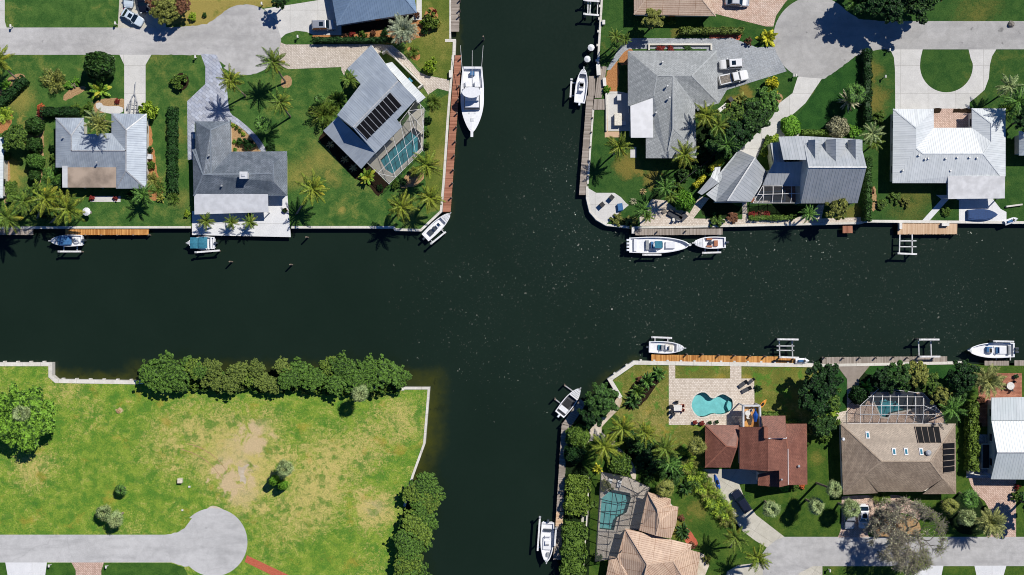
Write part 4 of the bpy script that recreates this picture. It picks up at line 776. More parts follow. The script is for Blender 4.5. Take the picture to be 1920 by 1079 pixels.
def trunk_mesh(nm, n, r0, r1, bend, limbs=0, seed=0):
    random.seed(seed); mb = MB(); pts = [(bend * math.sin(math.pi * t / n) , 0, t / n) for t in range(n + 1)]; mb.tube(pts, [r0 + (r1 - r0) * (t / n) ** .6 for t in range(n + 1)], 8)
    for i in range(limbs):
        a = i * 2.4; z = random.uniform(.45, .8); e = Vector((math.cos(a) * random.uniform(.9, 1.6), math.sin(a) * random.uniform(.9, 1.6), 1.0 + random.uniform(-.1, .25))); s = Vector((0, 0, z)); mb.tube([s, s.lerp(e, .5) + Vector((0, 0, .06)), e], [r1 * .8, r1 * .5, r1 * .2], 5)
    return mb.build(nm, M['bark_grey'], local=True)
for i in range(4): PROTO['tree%d' % i] = keep(crown_mesh('crown', 13 + i, 4200, .10, 20 + i)); PROTO['bush%d' % i] = keep(crown_mesh('foliage', 7 + i, 1000, .20, 40 + i, zs=.6, low=-.1))
for i in range(3): PROTO['round%d' % i] = keep(round_mesh('foliage', 2600, .13, 60 + i)); PROTO['dense%d' % i] = keep(crown_mesh('crown', 30, 7500, .08, 70 + i, zs=.55))
PROTO['wide0'] = keep(crown_mesh('crown', 70, 19000, .05, 150, zs=.5)); PROTO['scrub0'] = keep(crown_mesh('crown', 55, 5200, .085, 151, zs=.6, cr=(.045, .11))); PROTO['scrub1'] = keep(crown_mesh('crown', 45, 4600, .09, 152, zs=.7, cr=(.05, .12))); PROTO['scrub2'] = keep(crown_mesh('crown', 60, 5600, .08, 153, zs=.5, cr=(.04, .10)))
for i in range(5): PROTO['coco%d' % i] = keep(palm_crown('crown', 19 + i % 3, 80 + i, old=.4, droop=(.8, 1.5), ll=.22, lw=.038, e_hi=1.2, e_lo=-.3, n=22, vee=1.15))
for i in range(2): PROTO['date%d' % i] = keep(palm_crown('crown', 58, 90 + i, ll=.2, lw=.035, e_hi=1.4, e_lo=-.35, droop=(.5, .9), old=.12)); PROTO['areca%d' % i] = keep(palm_crown('crown', 22, 95 + i, ll=.3, lw=.06, n=12, e_hi=1.4, e_lo=.1, droop=(1.0, 1.6), old=.4))
for i in range(3): PROTO['sabal%d' % i] = keep(fan_crown('crown', 100 + i)); PROTO['banana%d' % i] = keep(big_leaf('foliage', 110 + i)); PROTO['paradise%d' % i] = keep(big_leaf('foliage', 120 + i, 34, 1.0, .10, (1.4, .1), 1.3))
for i in range(2): PROTO['spiky%d' % i] = keep(big_leaf('foliage', 130 + i, 40, 1.0, .05, (1.4, -.1), .9)); PROTO['broad%d' % i] = keep(crown_mesh('foliage', 8, 600, .30, 140 + i, zs=.7))
PROTO['t_palm'] = keep(trunk_mesh('trunk', 8, .20, .12, .10)); PROTO['t_straight'] = keep(trunk_mesh('trunk', 4, .22, .18, 0)); PROTO['t_tree'] = keep(trunk_mesh('trunk', 4, .2, .12, .03, 7, 5))
for k, me in PROTO.items():
    if k[:4] in ('t_pa', 't_st'): me.materials[0] = M['bark_palm']
KIND = dict(coconut=('coco', 5, 'coconut_palm', 'palm tree', 'coconut palms'), sabal=('sabal', 3, 'fan_palm', 'palm tree', 'fan palms'), date=('date', 2, 'date_palm', 'palm tree', 'date palms'), areca=('areca', 2, 'clump_palm', 'palm', 'clump palms'), tree=('tree', 4, 'broadleaf_tree', 'tree', 'broadleaf trees'), dense=('dense', 3, 'broadleaf_tree', 'tree', 'broadleaf trees'), bush=('bush', 4, 'shrub', 'shrub', 'garden shrubs'), round=('round', 3, 'shrub', 'shrub', 'garden shrubs'), banana=('banana', 3, 'banana_plant', 'plant', 'large leaved plants'), paradise=('paradise', 3, 'paddle_leaf_plant', 'plant', 'large leaved plants'), spiky=('spiky', 2, 'spiky_plant', 'plant', 'spiky plants'), broad=('broad', 2, 'shrub', 'shrub', 'garden shrubs'), spread=('wide', 1, 'broadleaf_tree', 'tree', 'broadleaf trees'), mangrove=('scrub', 3, 'mangrove_tree', 'tree', 'mangroves along the vacant shore'))
PC = [0]
def plant(kind, px, py, r, h, mat, label, base=None, group=None, zs=None):
    """crown centre seen at (px, py) when h high; r = crown radius in px of the photo; base = px of the trunk's foot"""
    key, nv, name, cat, g = KIND[kind]; i = PC[0]; PC[0] += 1; rnd = random.Random(i * 7 + 1); rm = r * .1 * (H - h) / H; pr = '%s%d' % (key, rnd.randrange(nv)); q = P(px, py, h); rz = rnd.uniform(0, 6.28)
    if kind in ('bush', 'round', 'broad', 'banana', 'paradise', 'spiky', 'areca') :
        low = kind in ('bush', 'round', 'broad')
        zc = max(.05, rm * .32) if low else .05
        q = P(px, py, min(h, zc + rm * .5)); sc = (rm, rm, (h / 1.1 if low else max(.6, h * .8)) if zs is None else zs)
        if low: zc = sc[2] * .42
        o = put(name, pr, (q.x, q.y, zc), sc, None, mat, (0, 0, rz)); return tag(o, label, cat, group or g)
    b = P(*base) if base else Vector((q.x + rnd.uniform(-.4, .4), q.y + rnd.uniform(-.4, .4), 0)); b.z = 0
    t = thing(name, label, cat, b, group=group or g); top = Vector((q.x, q.y, h)) - b
    if kind in ('tree', 'dense', 'mangrove', 'spread'):
        put('crown', pr, top, (rm, rm, rm * (zs or (.5 if kind == 'mangrove' else .85))), t, mat, (0, 0, rz)); put('trunk', 't_tree', (0, 0, 0), (rm * .42, rm * .42, max(.5, h - rm * .2)), t, None, (0, 0, rz))
    else:
        tk = 't_palm' if kind == 'coconut' else 't_straight'; ln = top.length; o = put('trunk', tk, (0, 0, 0), (1.0, 1.0, ln) if kind == 'coconut' else (1.1, 1.1, ln), t); o.rotation_euler = top.to_track_quat('Z', 'Y').to_euler()
        put('crown', pr, top, (rm, rm, rm), t, mat, (0, 0, rz))
    return t
def hedge(path, w, h, mat, label, dens=34, s=.2, name='hedge', top=.12):
    """clipped hedge along a polyline (px), w px wide"""
    random.seed(len(label) * 31 + int(path[0][0])); pts = [Vector((*P(x, y)[:2], 0)) for x, y in path]; ww = w * .05; mb = MB()
    for i in range(len(pts) - 1):
        a, b = pts[i], pts[i + 1]; d = b - a; l = d.length; d.normalize(); sd = Vector((-d.y, d.x, 0)); rz = math.atan2(d.y, d.x); c = (a + b) / 2; mb.box((c.x, c.y, h * .44), (l + ww * .7, ww * 1.6, h * .86), rz, .9)
        for _ in range(int(dens * (l + ww) * (2 * ww + 2 * h))):
            t = random.uniform(-ww * .5, l + ww * .5); k = random.random() * (2 * ww + 1.4 * h); wob = 1 + .12 * math.sin(t * 1.7) + .08 * math.sin(t * 4.1 + 1); lump = 1 + (.22 * math.sin(t * 2.1 + 3) * math.sin((k - ww) * 2.3 + t * .7) if top > .2 else 0)
            if k < 2 * ww: y = (k - ww); q = a + d * t + sd * y * wob + Vector((0, 0, h * wob * lump - abs(y) / ww * .12 * h + random.uniform(-top, top))); n = Vector((0, 0, 1))
            else: sg = random.choice((-1, 1)); q = a + d * t + sd * sg * (ww * wob + random.uniform(-.08, .1)) + Vector((0, 0, random.uniform(.1, h))); n = sd * sg + Vector((0, 0, .3))
            leafquad(mb, q, n + rv() * .8, s * random.uniform(.6, 1.6))
    return tag(mb.build(name, M[mat]), label, 'hedge', 'garden hedges')
# ================================================================ HOUSES
E = 3.0
def z3(*pts, z=E): return [(x, y, z) for x, y in pts]
# north west: blue metal roof at the top edge
a, b_, c_, d_ = (631.6, 48, E), (781.5, 24, E), (766, -75, E), (614, -52, E); r1, r2 = (661, -2, 5), (748, -17, 5)
h, r = house('house with blue grey metal hip roof at the top edge beside the date palm', [[a, b_, r2, r1], [b_, c_, r2], [c_, d_, r1, r2], [d_, a, r1]], 'metal_blue', [a[:2], b_[:2], c_[:2], d_[:2]], cap='metal_blue')
# neighbour at the left edge
a, b_, c_, d_ = (7, 258, E), (5, 372, E), (-140, 374, E), (-140, 256, E); r1, r2 = (-45, 315, 4.8), (-90, 315, 4.8)
house('white roofed house cut off by the left edge', [[a, b_, r1], [b_, c_, r2, r1], [c_, d_, r2], [d_, a, r1, r2]], 'metal_pale', [a[:2], b_[:2], c_[:2], d_[:2]])
# metal roof with brown flat patio roof
Z = 4.4; A, B, C, D, F = (133.7, 254.5, Z), (133.7, 283, Z), (236.2, 283, Z), (236.7, 244, Z), (236.2, 320.7, Z)
nw, n1, n2, n3, n4, ne, se, sw = z3((104.3, 221.3), (157, 221.3), (157, 252), (209, 250), (209, 213), (275, 214), (274, 354), (104.3, 314.5)); s1, s2 = (218, 314, E + .02), (218, 354, E)
h, r = house('house with pale grey metal L shaped roof and brown flat patio roof', [[nw, A, B, sw], [nw, n1, A], [n1, n2, B, A], [n2, n3, C, B], [n3, n4, D, C], [n4, ne, D], [ne, se, F, C, D], [se, s2, F], [s2, s1, C, F], [sw, B, C, s1]], 'metal_grey', [(104.3, 221.3), (157, 221.3), (157, 251), (209, 251), (209, 213), (275, 214), (274, 354), (218, 354), (218, 314), (104.3, 314.5)], cap='galvanised')
pr, _ = roof_mesh('patio_roof', [[(116.5, 313.5, 3.02), (217.6, 313.5, 3.02), (217.8, 352, 2.75), (116.8, 352, 2.75)]], M['flat_brown'], h, .15); roof_mesh('roof_apron', [[(116.5, 311.5, 3.2), (126.5, 311.5, 3.2), (126.5, 352, 2.86), (116.8, 352, 2.86)]], M['flat_grey'], h, .08)
q = P(117.5, 350, 0); w = MB()
for x in (118, 150, 184, 216.5): p = P(x, 350.5, 2.7); w.box((p.x, p.y, 1.35), (.14, .14, 2.66))
w.build('patio_post', M['white_paint'], h); vent(r, 118.5, 258.5, 3.9); vent(r, 182, 305, 4.0)
# dark shingles
Z = 4.5; nw, ne, i1, re, rse, sw, w1, w0 = z3((366, 228), (431.6, 228), (432.7, 284.7), (538, 284), (538.4, 367.5), (363, 368), (361, 281), (366.4, 279)); T, V, m1, m2, e1, e2 = (394.8, 244, Z), (395.8, 326, Z - .2), (381, 328, Z + .1), (512, 325.8, Z + .1), (513, 308, Z - .1), (512.6, 341, Z - .1)
h, r = house('house with charcoal shingle roof, white chimney and long white patio roof', [[nw, ne, T], [ne, i1, V, T], [nw, T, V, m1, w0], [w0, m1, w1], [w1, m1, sw], [i1, re, e1, m2, V], [V, m2, m1], [re, rse, e2, e1], [e1, e2, m2], [rse, sw, m1, m2, e2]], 'shingle_dark', [nw[:2], ne[:2], i1[:2], re[:2], rse[:2], sw[:2], w1[:2], w0[:2]], cap='shingle_dark')
roof_mesh('patio_roof', [[(370.4, 360.5, 3.2), (502, 358.6, 3.2), (503, 398, 2.7), (364.6, 402.5, 2.7), (364, 369.5, 3.1)]], M['flat_grey'], h, .18)
c = P(457, 329, 6); ch = MB().box((c.x, c.y, 5.2), (1.2, 1.05, 1.7)).build('chimney', M['white_paint'], r); MB().box((c.x, c.y, 6.12), (1.45, 1.3, .14)).box((c.x, c.y, 6.28), (.6, .5, .2)).build('chimney_cap', M['flat_grey'], ch)
vent(r, 392.5, 292, 4.9); vent(r, 416.3, 349, 4.0); w = MB()
for x in (372, 420, 468, 500): p = P(x, 397.5, 2.6); w.box((p.x, p.y, 1.3), (.14, .14, 2.6))
w.build('patio_post', M['white_paint'], h)
# diagonal house with solar panels
en, rn = 4.6, 7.4; a, g1, g2 = (695.9, 84.6, 3.5), (746.9, 152, rn), (661.8, 239, rn); l1, l2, l3 = (onp(x, y, g1, g2, a) for x, y in ((632, 216), (676.5, 158), (651, 129.5))); s1, s2, s3, s4 = (780.5, 186, 5.0), (744, 224.5, 5.0), (754, 237.6, 4.4), (704, 288, 4.4)
h, r = house('diagonal grey metal house with black solar panels beside the sport fishing boat', [[a, g1, g2, l1, l2, l3], [g1, s1] + [onp(q[0], q[1], g1, s1, g2) for q in (s2, s3, s4)] + [g2]], 'metal_grey', [(695.9, 84.6), (780, 186), (744, 224.5), (754, 237.6), (704, 288), (632, 214), (676.5, 158), (651, 129.5)], z=3.4, d=.6, cap='galvanised')
roof_mesh('lower_roof', [[(633.5, 219, 4.2), (703.5, 287.5, 4.2), (677.3, 317, 2.9), (606, 245.5, 2.9)]], M['metal_grey'], h); roof_mesh('entry_roof', [[(722, 120, 3.2), (735, 116.5, 3.2), (798, 183, 3.1), (784, 194, 3.1)]], M['metal_white'], h)
MB().prism(inset(W2([(635, 222), (702, 288), (678, 314), (609, 246)], 3), .4), 0, 2.75).build('wall', M['stucco'], h); MB().prism(inset(W2([(724, 122), (735, 119), (795, 183), (785, 192)], 3), .25), 0, 2.9).build('wall', M['stucco'], h)
gable(h, [l1, (661, 238.5, rn), (702, 286.5, onp(704, 288, g1, s1, g2)[2])]); gable(h, [(697, 86, a[2]), (746, 152.5, rn), (779, 186, 5.0)])
panels(h, [onp(x, y, g1, s1, g2) for x, y in ((731, 173), (667, 239), (688.5, 262), (753, 198))], 9)
# pale shingles with white patio roof
Z = 4.7; nw, ne, e1, e2, se, sw = z3((1177, 95.5), (1344, 95.5), (1346, 192), (1308, 208), (1306, 297), (1211, 297)); i1, w1, w2 = z3((1211, 258), (1178.5, 258), (1177.5, 199))
A, B, C, Dd = (1232, 142, Z), (1262, 142.5, Z), (1297, 142.5, Z), (1226, 180, E + 1.0); F, G, V = (1262, 240, Z - .1), (1306, 283, E), (1303, 198, E + .02)
h, r = house('large pale grey shingle house with white flat patio roof by the curved terrace', [[nw, ne, C, B, A], [nw, A, (1226, 180, 3.9), w2], [A, B, F, (1250, 297, 3.6), sw, (1211, 199, 3.02), w2, (1226, 180, 3.9)], [ne, e1, C], [B, C, e1, e2, V], [B, V, G, F], [F, G, se, (1250, 297, 3.6)]], 'shingle_pale', [(1177, 95.5), (1344, 95.5), (1346, 192), (1308, 208), (1306, 297), (1211, 297), (1211, 258), (1178.5, 258)], cap='shingle_pale')
roof_mesh('patio_roof', [[(1182, 199, 3.45), (1224, 184, 3.75), (1224.5, 258.5, 3.3), (1183, 258.5, 3.05)]], M['flat_white'], h, .16)
for x, y, z in ((1242, 117, 4.2), (1255, 184, 4.9), (1230, 212, 3.9), (1251, 162, 4.9)): vent(r, x, y, z, .14)
# tan tile roof at the top
sw, se, ne, nw = (1188.7, 27.5, E), (1342, 30.6, E), (1300, -110, E), (1188, -110, E); p1, p2 = (1236, -32, 5), (1292, -32, 5)
house('house with tan barrel tile roof at the top edge', [[sw, se, p2, p1], [se, ne, p2], [ne, nw, p1, p2], [nw, sw, p1]], 'tile_tan', [sw[:2], se[:2], ne[:2], nw[:2]], cap='tile_tan')
# dormered grey metal house
LT, LB = (1416, 295.6, 5.4), (1364, 377, 5.4); ez, rz, nz = 4.0, 9.2, 4.6
NW_, NM, NE_, RW, RE, SW_, SE_ = (1460, 256.7, nz), (1505, 255.4, nz), (1612, 261.5, nz), (1515.8, 313.8, rz), (1624.8, 313.8, rz), (1501.5, 381.8, ez), (1608, 381.3, ez)
h, r = house('grey metal roofed house with three dormers on its tall right wing', [[NM, NE_, RE, RW], [RW, RE, SE_, SW_], [NW_, NM, (1513, 300, 7.9), (1469, 300, 7.9)]], 'metal_dark', [(1462, 257), (1611, 262), (1613, 320), (1607, 381), (1502, 381), (1506, 302), (1466, 300)], z=4.2, d=.4, cap='galvanised')
L1, L2, L3, L4, L5, L6, L7, L8 = z3((1384.7, 281.4), (1347.5, 326.8), (1348.4, 343.7), (1323.7, 364.4), (1342, 378.7), (1408, 378.7), (1426, 350), (1438, 323))
roof_mesh('roof', [[L1, LT, LB, L5, L4, L3, L2], [LT, L8, L7, L6, LB, ]], M['metal_dark'], h)[1].build('ridge_cap', M['galvanised'], h)
roof_mesh('annex_roof', [[(1332.8, 332, 3.3), (1340.6, 314, 2.6), (1351, 313, 2.6), (1348, 343, 3.3)], [(1332.8, 332, 3.3), (1348, 343, 3.3), (1316, 366, 2.5), (1308, 361.5, 2.5)]], M['metal_dark'], h)
roof_mesh('middle_roof', [[(1444.4, 268.4, 3.2), (1465, 267, 3.2), (1471, 304.7, 5.2), (1451, 304.7, 5.2)], [(1451, 304.7, 5.2), (1514, 303, 5.2), (1505, 349, 3.2), (1430, 347.6, 3.2), (1437, 330, 3.9)]], M['metal_dark'], h)
MB().prism(inset(W2([(1384, 284), (1349, 327), (1349, 344), (1327, 364), (1343, 376), (1406, 376), (1424, 349), (1435, 323), (1414, 298)], 3), .35), 0, 2.9).build('wall', M['stucco'], h); MB().prism(inset(W2([(1336, 330), (1344, 318), (1350, 340), (1318, 361)], 2.5), .3), 0, 2.4).build('wall', M['stucco'], h)
MB().prism(inset(W2([(1441, 269), (1462, 269), (1466, 302), (1503, 302), (1502, 346), (1432, 346), (1438, 318), (1449, 316)], 3), .15), 0, 3.05).build('side_wall', M['stucco_green'], h)
gable(h, [(1504, 380, ez), (1516.5, 314, rz), (1506.5, 257, nz)]); gable(h, [(1606, 380, ez), (1623, 314, rz), (1610, 263, nz)]); gable(h, [(1386, 283, 3.0), (1415.5, 297, 5.4), (1436, 322, 3.0)]); gable(h, [(1344, 377, 3.0), (1364.5, 375.5, 5.4), (1406, 377, 3.0)])
def on_n(px, py):  # height on the north slope
    t = (py - 259) / (313.8 - 259); return nz + (rz - nz) * t
for (x, y0, y1, hw) in ((1528.5, 262, 299, 13), (1567.5, 261, 303, 19), (1604.5, 261.5, 299, 14)):
    zt = on_n(x, y1); z_ = zt - 1.5; a, t_ = (x, y0, zt), (x, y1, zt + .03)
    roof_mesh('dormer_roof', [[(x - hw, y0 + 1, z_), a, t_, (x - hw, y1 - hw * 1.0, z_)], [a, (x + hw * .9, y0 + 1, z_), (x + hw * .9, y1 - hw, z_), t_]], M['metal_dark'], h, .14)
    m_ = MB(); q0, q1, q2 = P(x - hw + 2, y0 + 3, z_), P(x + hw * .9 - 2, y0 + 3, z_), P(x, y0 + 3, zt); b0, b1 = P(x - hw + 2, y1 - 8, z_), P(x + hw * .9 - 2, y1 - 8, z_); lo = lambda v: Vector((v.x, v.y, 4.2))
    m_.add([q0, q1, q2 - Vector((0, 0, .2)), lo(q0), lo(q1), b0, b1, lo(b0), lo(b1)], [(0, 2, 1), (0, 1, 4, 3), (0, 3, 7, 5), (1, 6, 8, 4)]); m_.build('dormer_wall', M['stucco'], h)
    g = (q0 + q1) / 2; MB().box((g.x, g.y + .03, z_ - .5), (1.0, .06, .9)).build('dormer_window', M['car_glass'], h)
# white metal house
Z = 4.5; NWc, N1, N2, N3, N4, NEc, SEc, S3, S2, SWc = z3((1674.8, 204.7), (1750.7, 204.7), (1751, 240), (1822.4, 240), (1822.4, 203.5), (1885.5, 204), (1885.5, 331), (1777.6, 331), (1773, 343.7), (1673.4, 343.7)); S2b = (1777, 343.7, E)
A, B, C, D, Ee, Fq, Gq = (1717.9, 240, Z - .3), (1717.9, 278.4, Z - .3), (1731, 289, Z), (1843.8, 289, Z), (1859, 266.5, Z - .3), (1859, 231.7, Z - .3), (1876, 330.5, 3.25)
h, r = house('white standing seam metal house behind the circular lawn driveway', [[NWc, N1, A], [N1, N2, C, B, A], [NWc, A, B, SWc], [SWc, B, C, D, Gq, (1777.6, 331, 3.5), S2b], [N2, N3, Ee, D, C], [N3, N4, Fq, Ee], [N4, NEc, Fq], [NEc, SEc, Gq, D, Ee, Fq]], 'metal_white', [(1674.8, 204.7), (1750.7, 204.7), (1751, 240), (1822.4, 240), (1822.4, 203.5), (1885.5, 204), (1885.5, 333), (1777, 333), (1777, 343.7), (1673.4, 343.7)], cap='metal_white')
roof_mesh('patio_roof', [[(1777.6, 330.4, 3.55), (1884.5, 330.6, 3.55), (1884, 372.3, 3.1), (1777.6, 373.5, 3.1)]], M['flat_mottled'], h, .18)
for x, y in ((1734, 299), (1739.5, 297.5), (1772.3, 298), (1793.7, 296), (1816.5, 296), (1830.7, 297), (1692, 320), (1781, 321), (1722, 292)): vent(r, x, y, 4.2 if y < 310 else 3.5, .13)
p = P(1762, 359, 1.2); MB().box((p.x + .5, p.y + 1.3, 1.5), (1.3, .1, 1.5)).build('window', M['car_glass'], h); w = MB()
for x in (1780, 1815, 1850, 1882): q = P(x, 371, 3); w.box((q.x, q.y, 1.5), (.16, .16, 3.0))
w.build('patio_post', M['white_paint'], h)
# neighbour at the right edge (north east)
a, b_, c_, d_ = (1911, 246, E), (1990, 246, E), (1990, 292, E), (1911, 292, E); r1, r2 = (1934, 269, 4.4), (1968, 269, 4.4)
house('house cut off by the right edge, pale blue roof corner showing', [[a, b_, r2, r1], [b_, c_, r2], [c_, d_, r1, r2], [d_, a, r1]], 'metal_pale', [a[:2], b_[:2], c_[:2], d_[:2]])
# red brown shingles
z0, z1 = 3.0, 4.8; a, b_, c_, d_, p1, p2 = (1322, 796.6, z0), (1386.5, 798, z0), (1368, 877, z0), (1322, 877, z0), (1362, 837, z1), (1381, 839.5, z1)
h, r = house('house with red brown shingle roofs and a raised wooden deck', [[(1386.7, 801, 4.4), (1439.5, 802, 6.6), (1440, 884, 6.6), (1386.7, 879.5, 4.4)], [(1440, 822, 6.6), (1474, 821, 5.4), (1477.5, 841, 5.4), (1478, 910, 5.4), (1461.3, 914, 5.9), (1461, 882.5, 5.9), (1440, 884, 6.6)], [(1477.5, 841, 5.4), (1513, 795, 3.8), (1514, 909, 3.8), (1478, 910, 5.4)], [(1474, 795, 3.8), (1513, 795, 3.8), (1477.5, 841, 5.4), (1474, 821, 5.4)]], 'shingle_red', [(1387, 802), (1474, 797), (1512, 797), (1513, 908), (1462, 912), (1460, 882), (1387, 879)], z=3.7, d=.5, cap='shingle_red')
roof_mesh('left_roof', [[a, b_, p2, p1], [d_, a, p1], [c_, d_, p1, p2], [b_, c_, p2]], M['shingle_red'], h)[1].build('ridge_cap', M['shingle_red_cap'], h); MB().prism(inset(W2([(1323, 798), (1386, 799), (1370, 876), (1323, 876)], 3), .45), 0, 2.9).build('wall', M['stucco'], h); MB().prism(inset(W2([(1421, 885), (1461, 883), (1461, 911), (1421, 908)], 3), .3), 0, 2.8).build('wall', M['stucco'], h)
roof_mesh('upper_roof', [[(1427, 780, 4.6), (1472.6, 780, 4.6), (1474, 821.8, 6.7), (1436, 823, 6.7)]], M['shingle_red'], h); MB().prism(inset(W2([(1430, 782), (1471, 782), (1472, 815), (1438, 815)], 4.6), .3), 0, 4.5).build('wall', M['stucco'], h)
roof_mesh('garage_roof', [[(1421, 890.5, 3.1), (1461, 881.5, 4.2), (1461.3, 914, 4.2), (1421, 910.5, 3.1)]], M['shingle_red'], h)
c = P(1436.5, 812, 7.2); MB().box((c.x, c.y, 6.3), (.7, 2.0, 1.9)).build('chimney', M['shingle_red_cap'], h); m_ = MB().bar(P(1441, 822.5, 6.75), P(1475, 821.5, 5.6), .2, .05).bar(P(1477.6, 842, 5.47), P(1478, 909, 5.47), .1, .05); m_.build('flashing', M['flat_white'], h); vent(r, 1465, 899, 6.0); vent(r, 1497, 874, 4.7, .16)
# tan shingles with skylights
Z = 5.6; NW_, NE_, SE_, S1, S2, SW_ = z3((1576.6, 794.6), (1791.4, 794.8), (1793, 927), (1730, 927), (1646, 925), (1581, 928)); S1u, S2u = (1730, 922.5, 3.25), (1646, 922.7, 3.25); A, B, C, D = (1653, 865.4, Z), (1744, 865.4, Z), (1768, 898, 4.3), (1620, 891, 4.3)
h, r = house('house with tan brown shingle roof, skylights and black solar panels', [[NW_, NE_, B, A], [NW_, A, D, SW_], [NE_, SE_, C, B], [A, B, C, S1u, S2u, D], [D, S2, SW_], [C, SE_, S1]], 'shingle_tan', [(1576.6, 794), (1791.4, 796.6), (1793, 927), (1730, 927), (1728, 922), (1647, 922), (1646, 926), (1581, 928)], cap='shingle_tan')
def zn(y): return E + (Z - E) * (y - 795) / 70.4
panels(h, [onp(x, y, NW_, B, A) for x, y in ((1715, 800), (1760, 800), (1765, 831), (1721.6, 831))], 4, frame='flat_brown')
def ze(x, y): return E + (Z - E) * (1792 - x) / 48
panels(h, [onp(x, y, NE_, SE_, B) for x, y in ((1767, 831), (1767.5, 887), (1789, 884), (1789, 830))], 5, frame='flat_brown')
for x, y in ((1626.5, 816), (1676, 847), (1698.6, 847), (1727, 847)):
    p = P(x, y, zn(y)); s = (Z - E) / 7.2; k = MB().add([(p.x - .34 + dx, p.y + dy, p.z + .16 - dy * s) for dx, dy in ((0, -.6), (.68, -.6), (.68, .6), (0, .6))] + [(p.x - .4 + dx, p.y + dy, p.z - .05 - dy * s) for dx, dy in ((0, -.66), (.8, -.66), (.8, .66), (0, .66))], [(0, 1, 2, 3), (0, 4, 5, 1), (1, 5, 6, 2), (2, 6, 7, 3), (3, 7, 4, 0)]).build('skylight', M['flat_white'], r); MB().add([(p.x - .2 + dx, p.y + dy, p.z + .18 - dy * s) for dx, dy in ((0, -.42), (.4, -.42), (.4, .42), (0, .42))], [(0, 1, 2, 3)]).build('pane', M['canvas_teal'], k)
p = P(1740, 849, 5.2); MB().tube([(p.x, p.y, 4.9), (p.x, p.y, 5.5)], .32, 10).tube([(p.x, p.y, 5.5), (p.x, p.y, 5.7)], [.55, .3], 10).build('roof_ventilator', M['galvanised'], r); vent(r, 1579.5, 823, 3.4, .2, .8, 'flat_white')
# white house at the right edge (south east)
h, r = house('white metal roofed house at the lower right edge', [[(1859, 790, 3.2), (1985, 790, 3.2), (1985, 849, 5.4), (1870, 849, 5.4)], [(1870, 849, 5.4), (1985, 849, 5.4), (1985, 900, 3.2), (1858, 899, 3.2)], [(1859, 746, 2.9), (1985, 744, 2.9), (1985, 789, 3.18), (1859, 789, 3.18)]], 'metal_pale', [(1859, 747), (1985, 745), (1985, 899), (1859, 898)], z=3, d=.6, cap='galvanised')
# peach tile house by the canal
Y0, Y1 = 3.1, 6.0
h, r = house('large peach tile roofed house by the canal at the bottom edge', [
 [(1172.7, 991.5, Y0), (1296.7, 1021.6, Y0), (1262, 1052, 5.2), (1213.7, 1059, Y1)], [(1172.7, 991.5, Y0), (1213.7, 1059, Y1), (1206, 1092, Y1), (1184, 1130, Y0 + .6), (1157.5, 1045, Y0)],
 [(1213.7, 1059, Y1), (1262, 1052, 5.2), (1297, 1110, 4.4), (1280, 1140, Y0), (1206, 1092, Y1)], [(1262, 1052, 5.2), (1296.7, 1021.6, Y0), (1295.6, 1032, Y0), (1313, 1037, Y0), (1304, 1100, Y0), (1297, 1110, 4.4)],
 [(1206, 1092, Y1), (1280, 1140, Y0), (1184, 1130, Y0 + .6)]], 'tile_peach', [(1173, 992), (1297, 1022), (1296, 1032), (1313, 1037), (1300, 1120), (1285, 1142), (1180, 1130), (1157, 1045)], z=3.1, cap='tile_peach')
roof_mesh('wing_roof', [[(1214.8, 923, Y0), (1232.5, 954, 5.0), (1237, 978.5, 5.0), (1230, 1005, Y0 + 1.4), (1198, 995, Y0)], [(1214.8, 923, Y0), (1258, 936, Y0), (1257, 948, Y0), (1232.5, 954, 5.0)], [(1257, 948, Y0), (1272, 951, Y0), (1268, 982, Y0), (1258, 1010.5, Y0 + .5), (1230, 1005, Y0 + 1.4), (1237, 978.5, 5.0), (1232.5, 954, 5.0)]], M['tile_peach'], h)[1].build('ridge_cap', M['tile_peach_cap'], h)
roof_mesh('lower_roof', [[(1142.8, 1042.7, 2.7), (1158, 1046, 2.9), (1178, 1090, 4.0), (1168, 1120, 4.0), (1132, 1110, 2.7)], [(1158, 1046, 2.9), (1170, 1048, 2.9), (1186, 1092, 3.3), (1178, 1090, 4.0)]], M['tile_peach'], h); MB().prism(inset(W2([(1215, 925), (1257, 937), (1271, 953), (1262, 1010), (1200, 993)], 3), .5), 0, 2.95).build('wall', M['stucco'], h); MB().prism(inset(W2([(1144, 1045), (1160, 1046), (1180, 1100), (1136, 1108)], 3), .5), 0, 2.6).build('wall', M['stucco'], h)
# ================================================================ POOLS AND CAGES
pool('kidney shaped turquoise pool with curved steps on the cream patio', 'freeform', steps=[[(1366, 752), (1374, 756), (1374, 767), (1367, 771), (1363, 762)], [(1369, 754), (1374, 757), (1374, 766), (1369, 769), (1366, 762)]], m='pool_plaster', depth=1.1)
pool('teal pool under the white framed cage of the diagonal house', 'diagonal', m='pool_plaster_deep'); pool('pool under the wide white framed cage behind the tan roof', 'walled', m='pool_plaster_deep')
pool('turquoise pool under the dark screen cage beside the peach tile house', 'canal', m='pool_plaster', depth=1.15); pool('narrow pool under the cage of the dormered house', 'dormer', m='pool_plaster_deep')
zc = 3.1
a, b_, c_, d_, e_, f_ = (704, 289, zc), (744, 226, zc), (781, 188, zc), (795.4, 204, zc), (792.8, 282, zc), (729.5, 345.5, zc); g_ = (688, 305, zc)
k1 = lambda p, q, t: lerp(p, q, t)
bm = [[g_, f_, e_, d_, c_], [g_, a, c_]]
for t in (.2, .4, .6, .8): bm.append([k1(a, c_, t), k1(f_, e_, t) if t < .81 else d_])
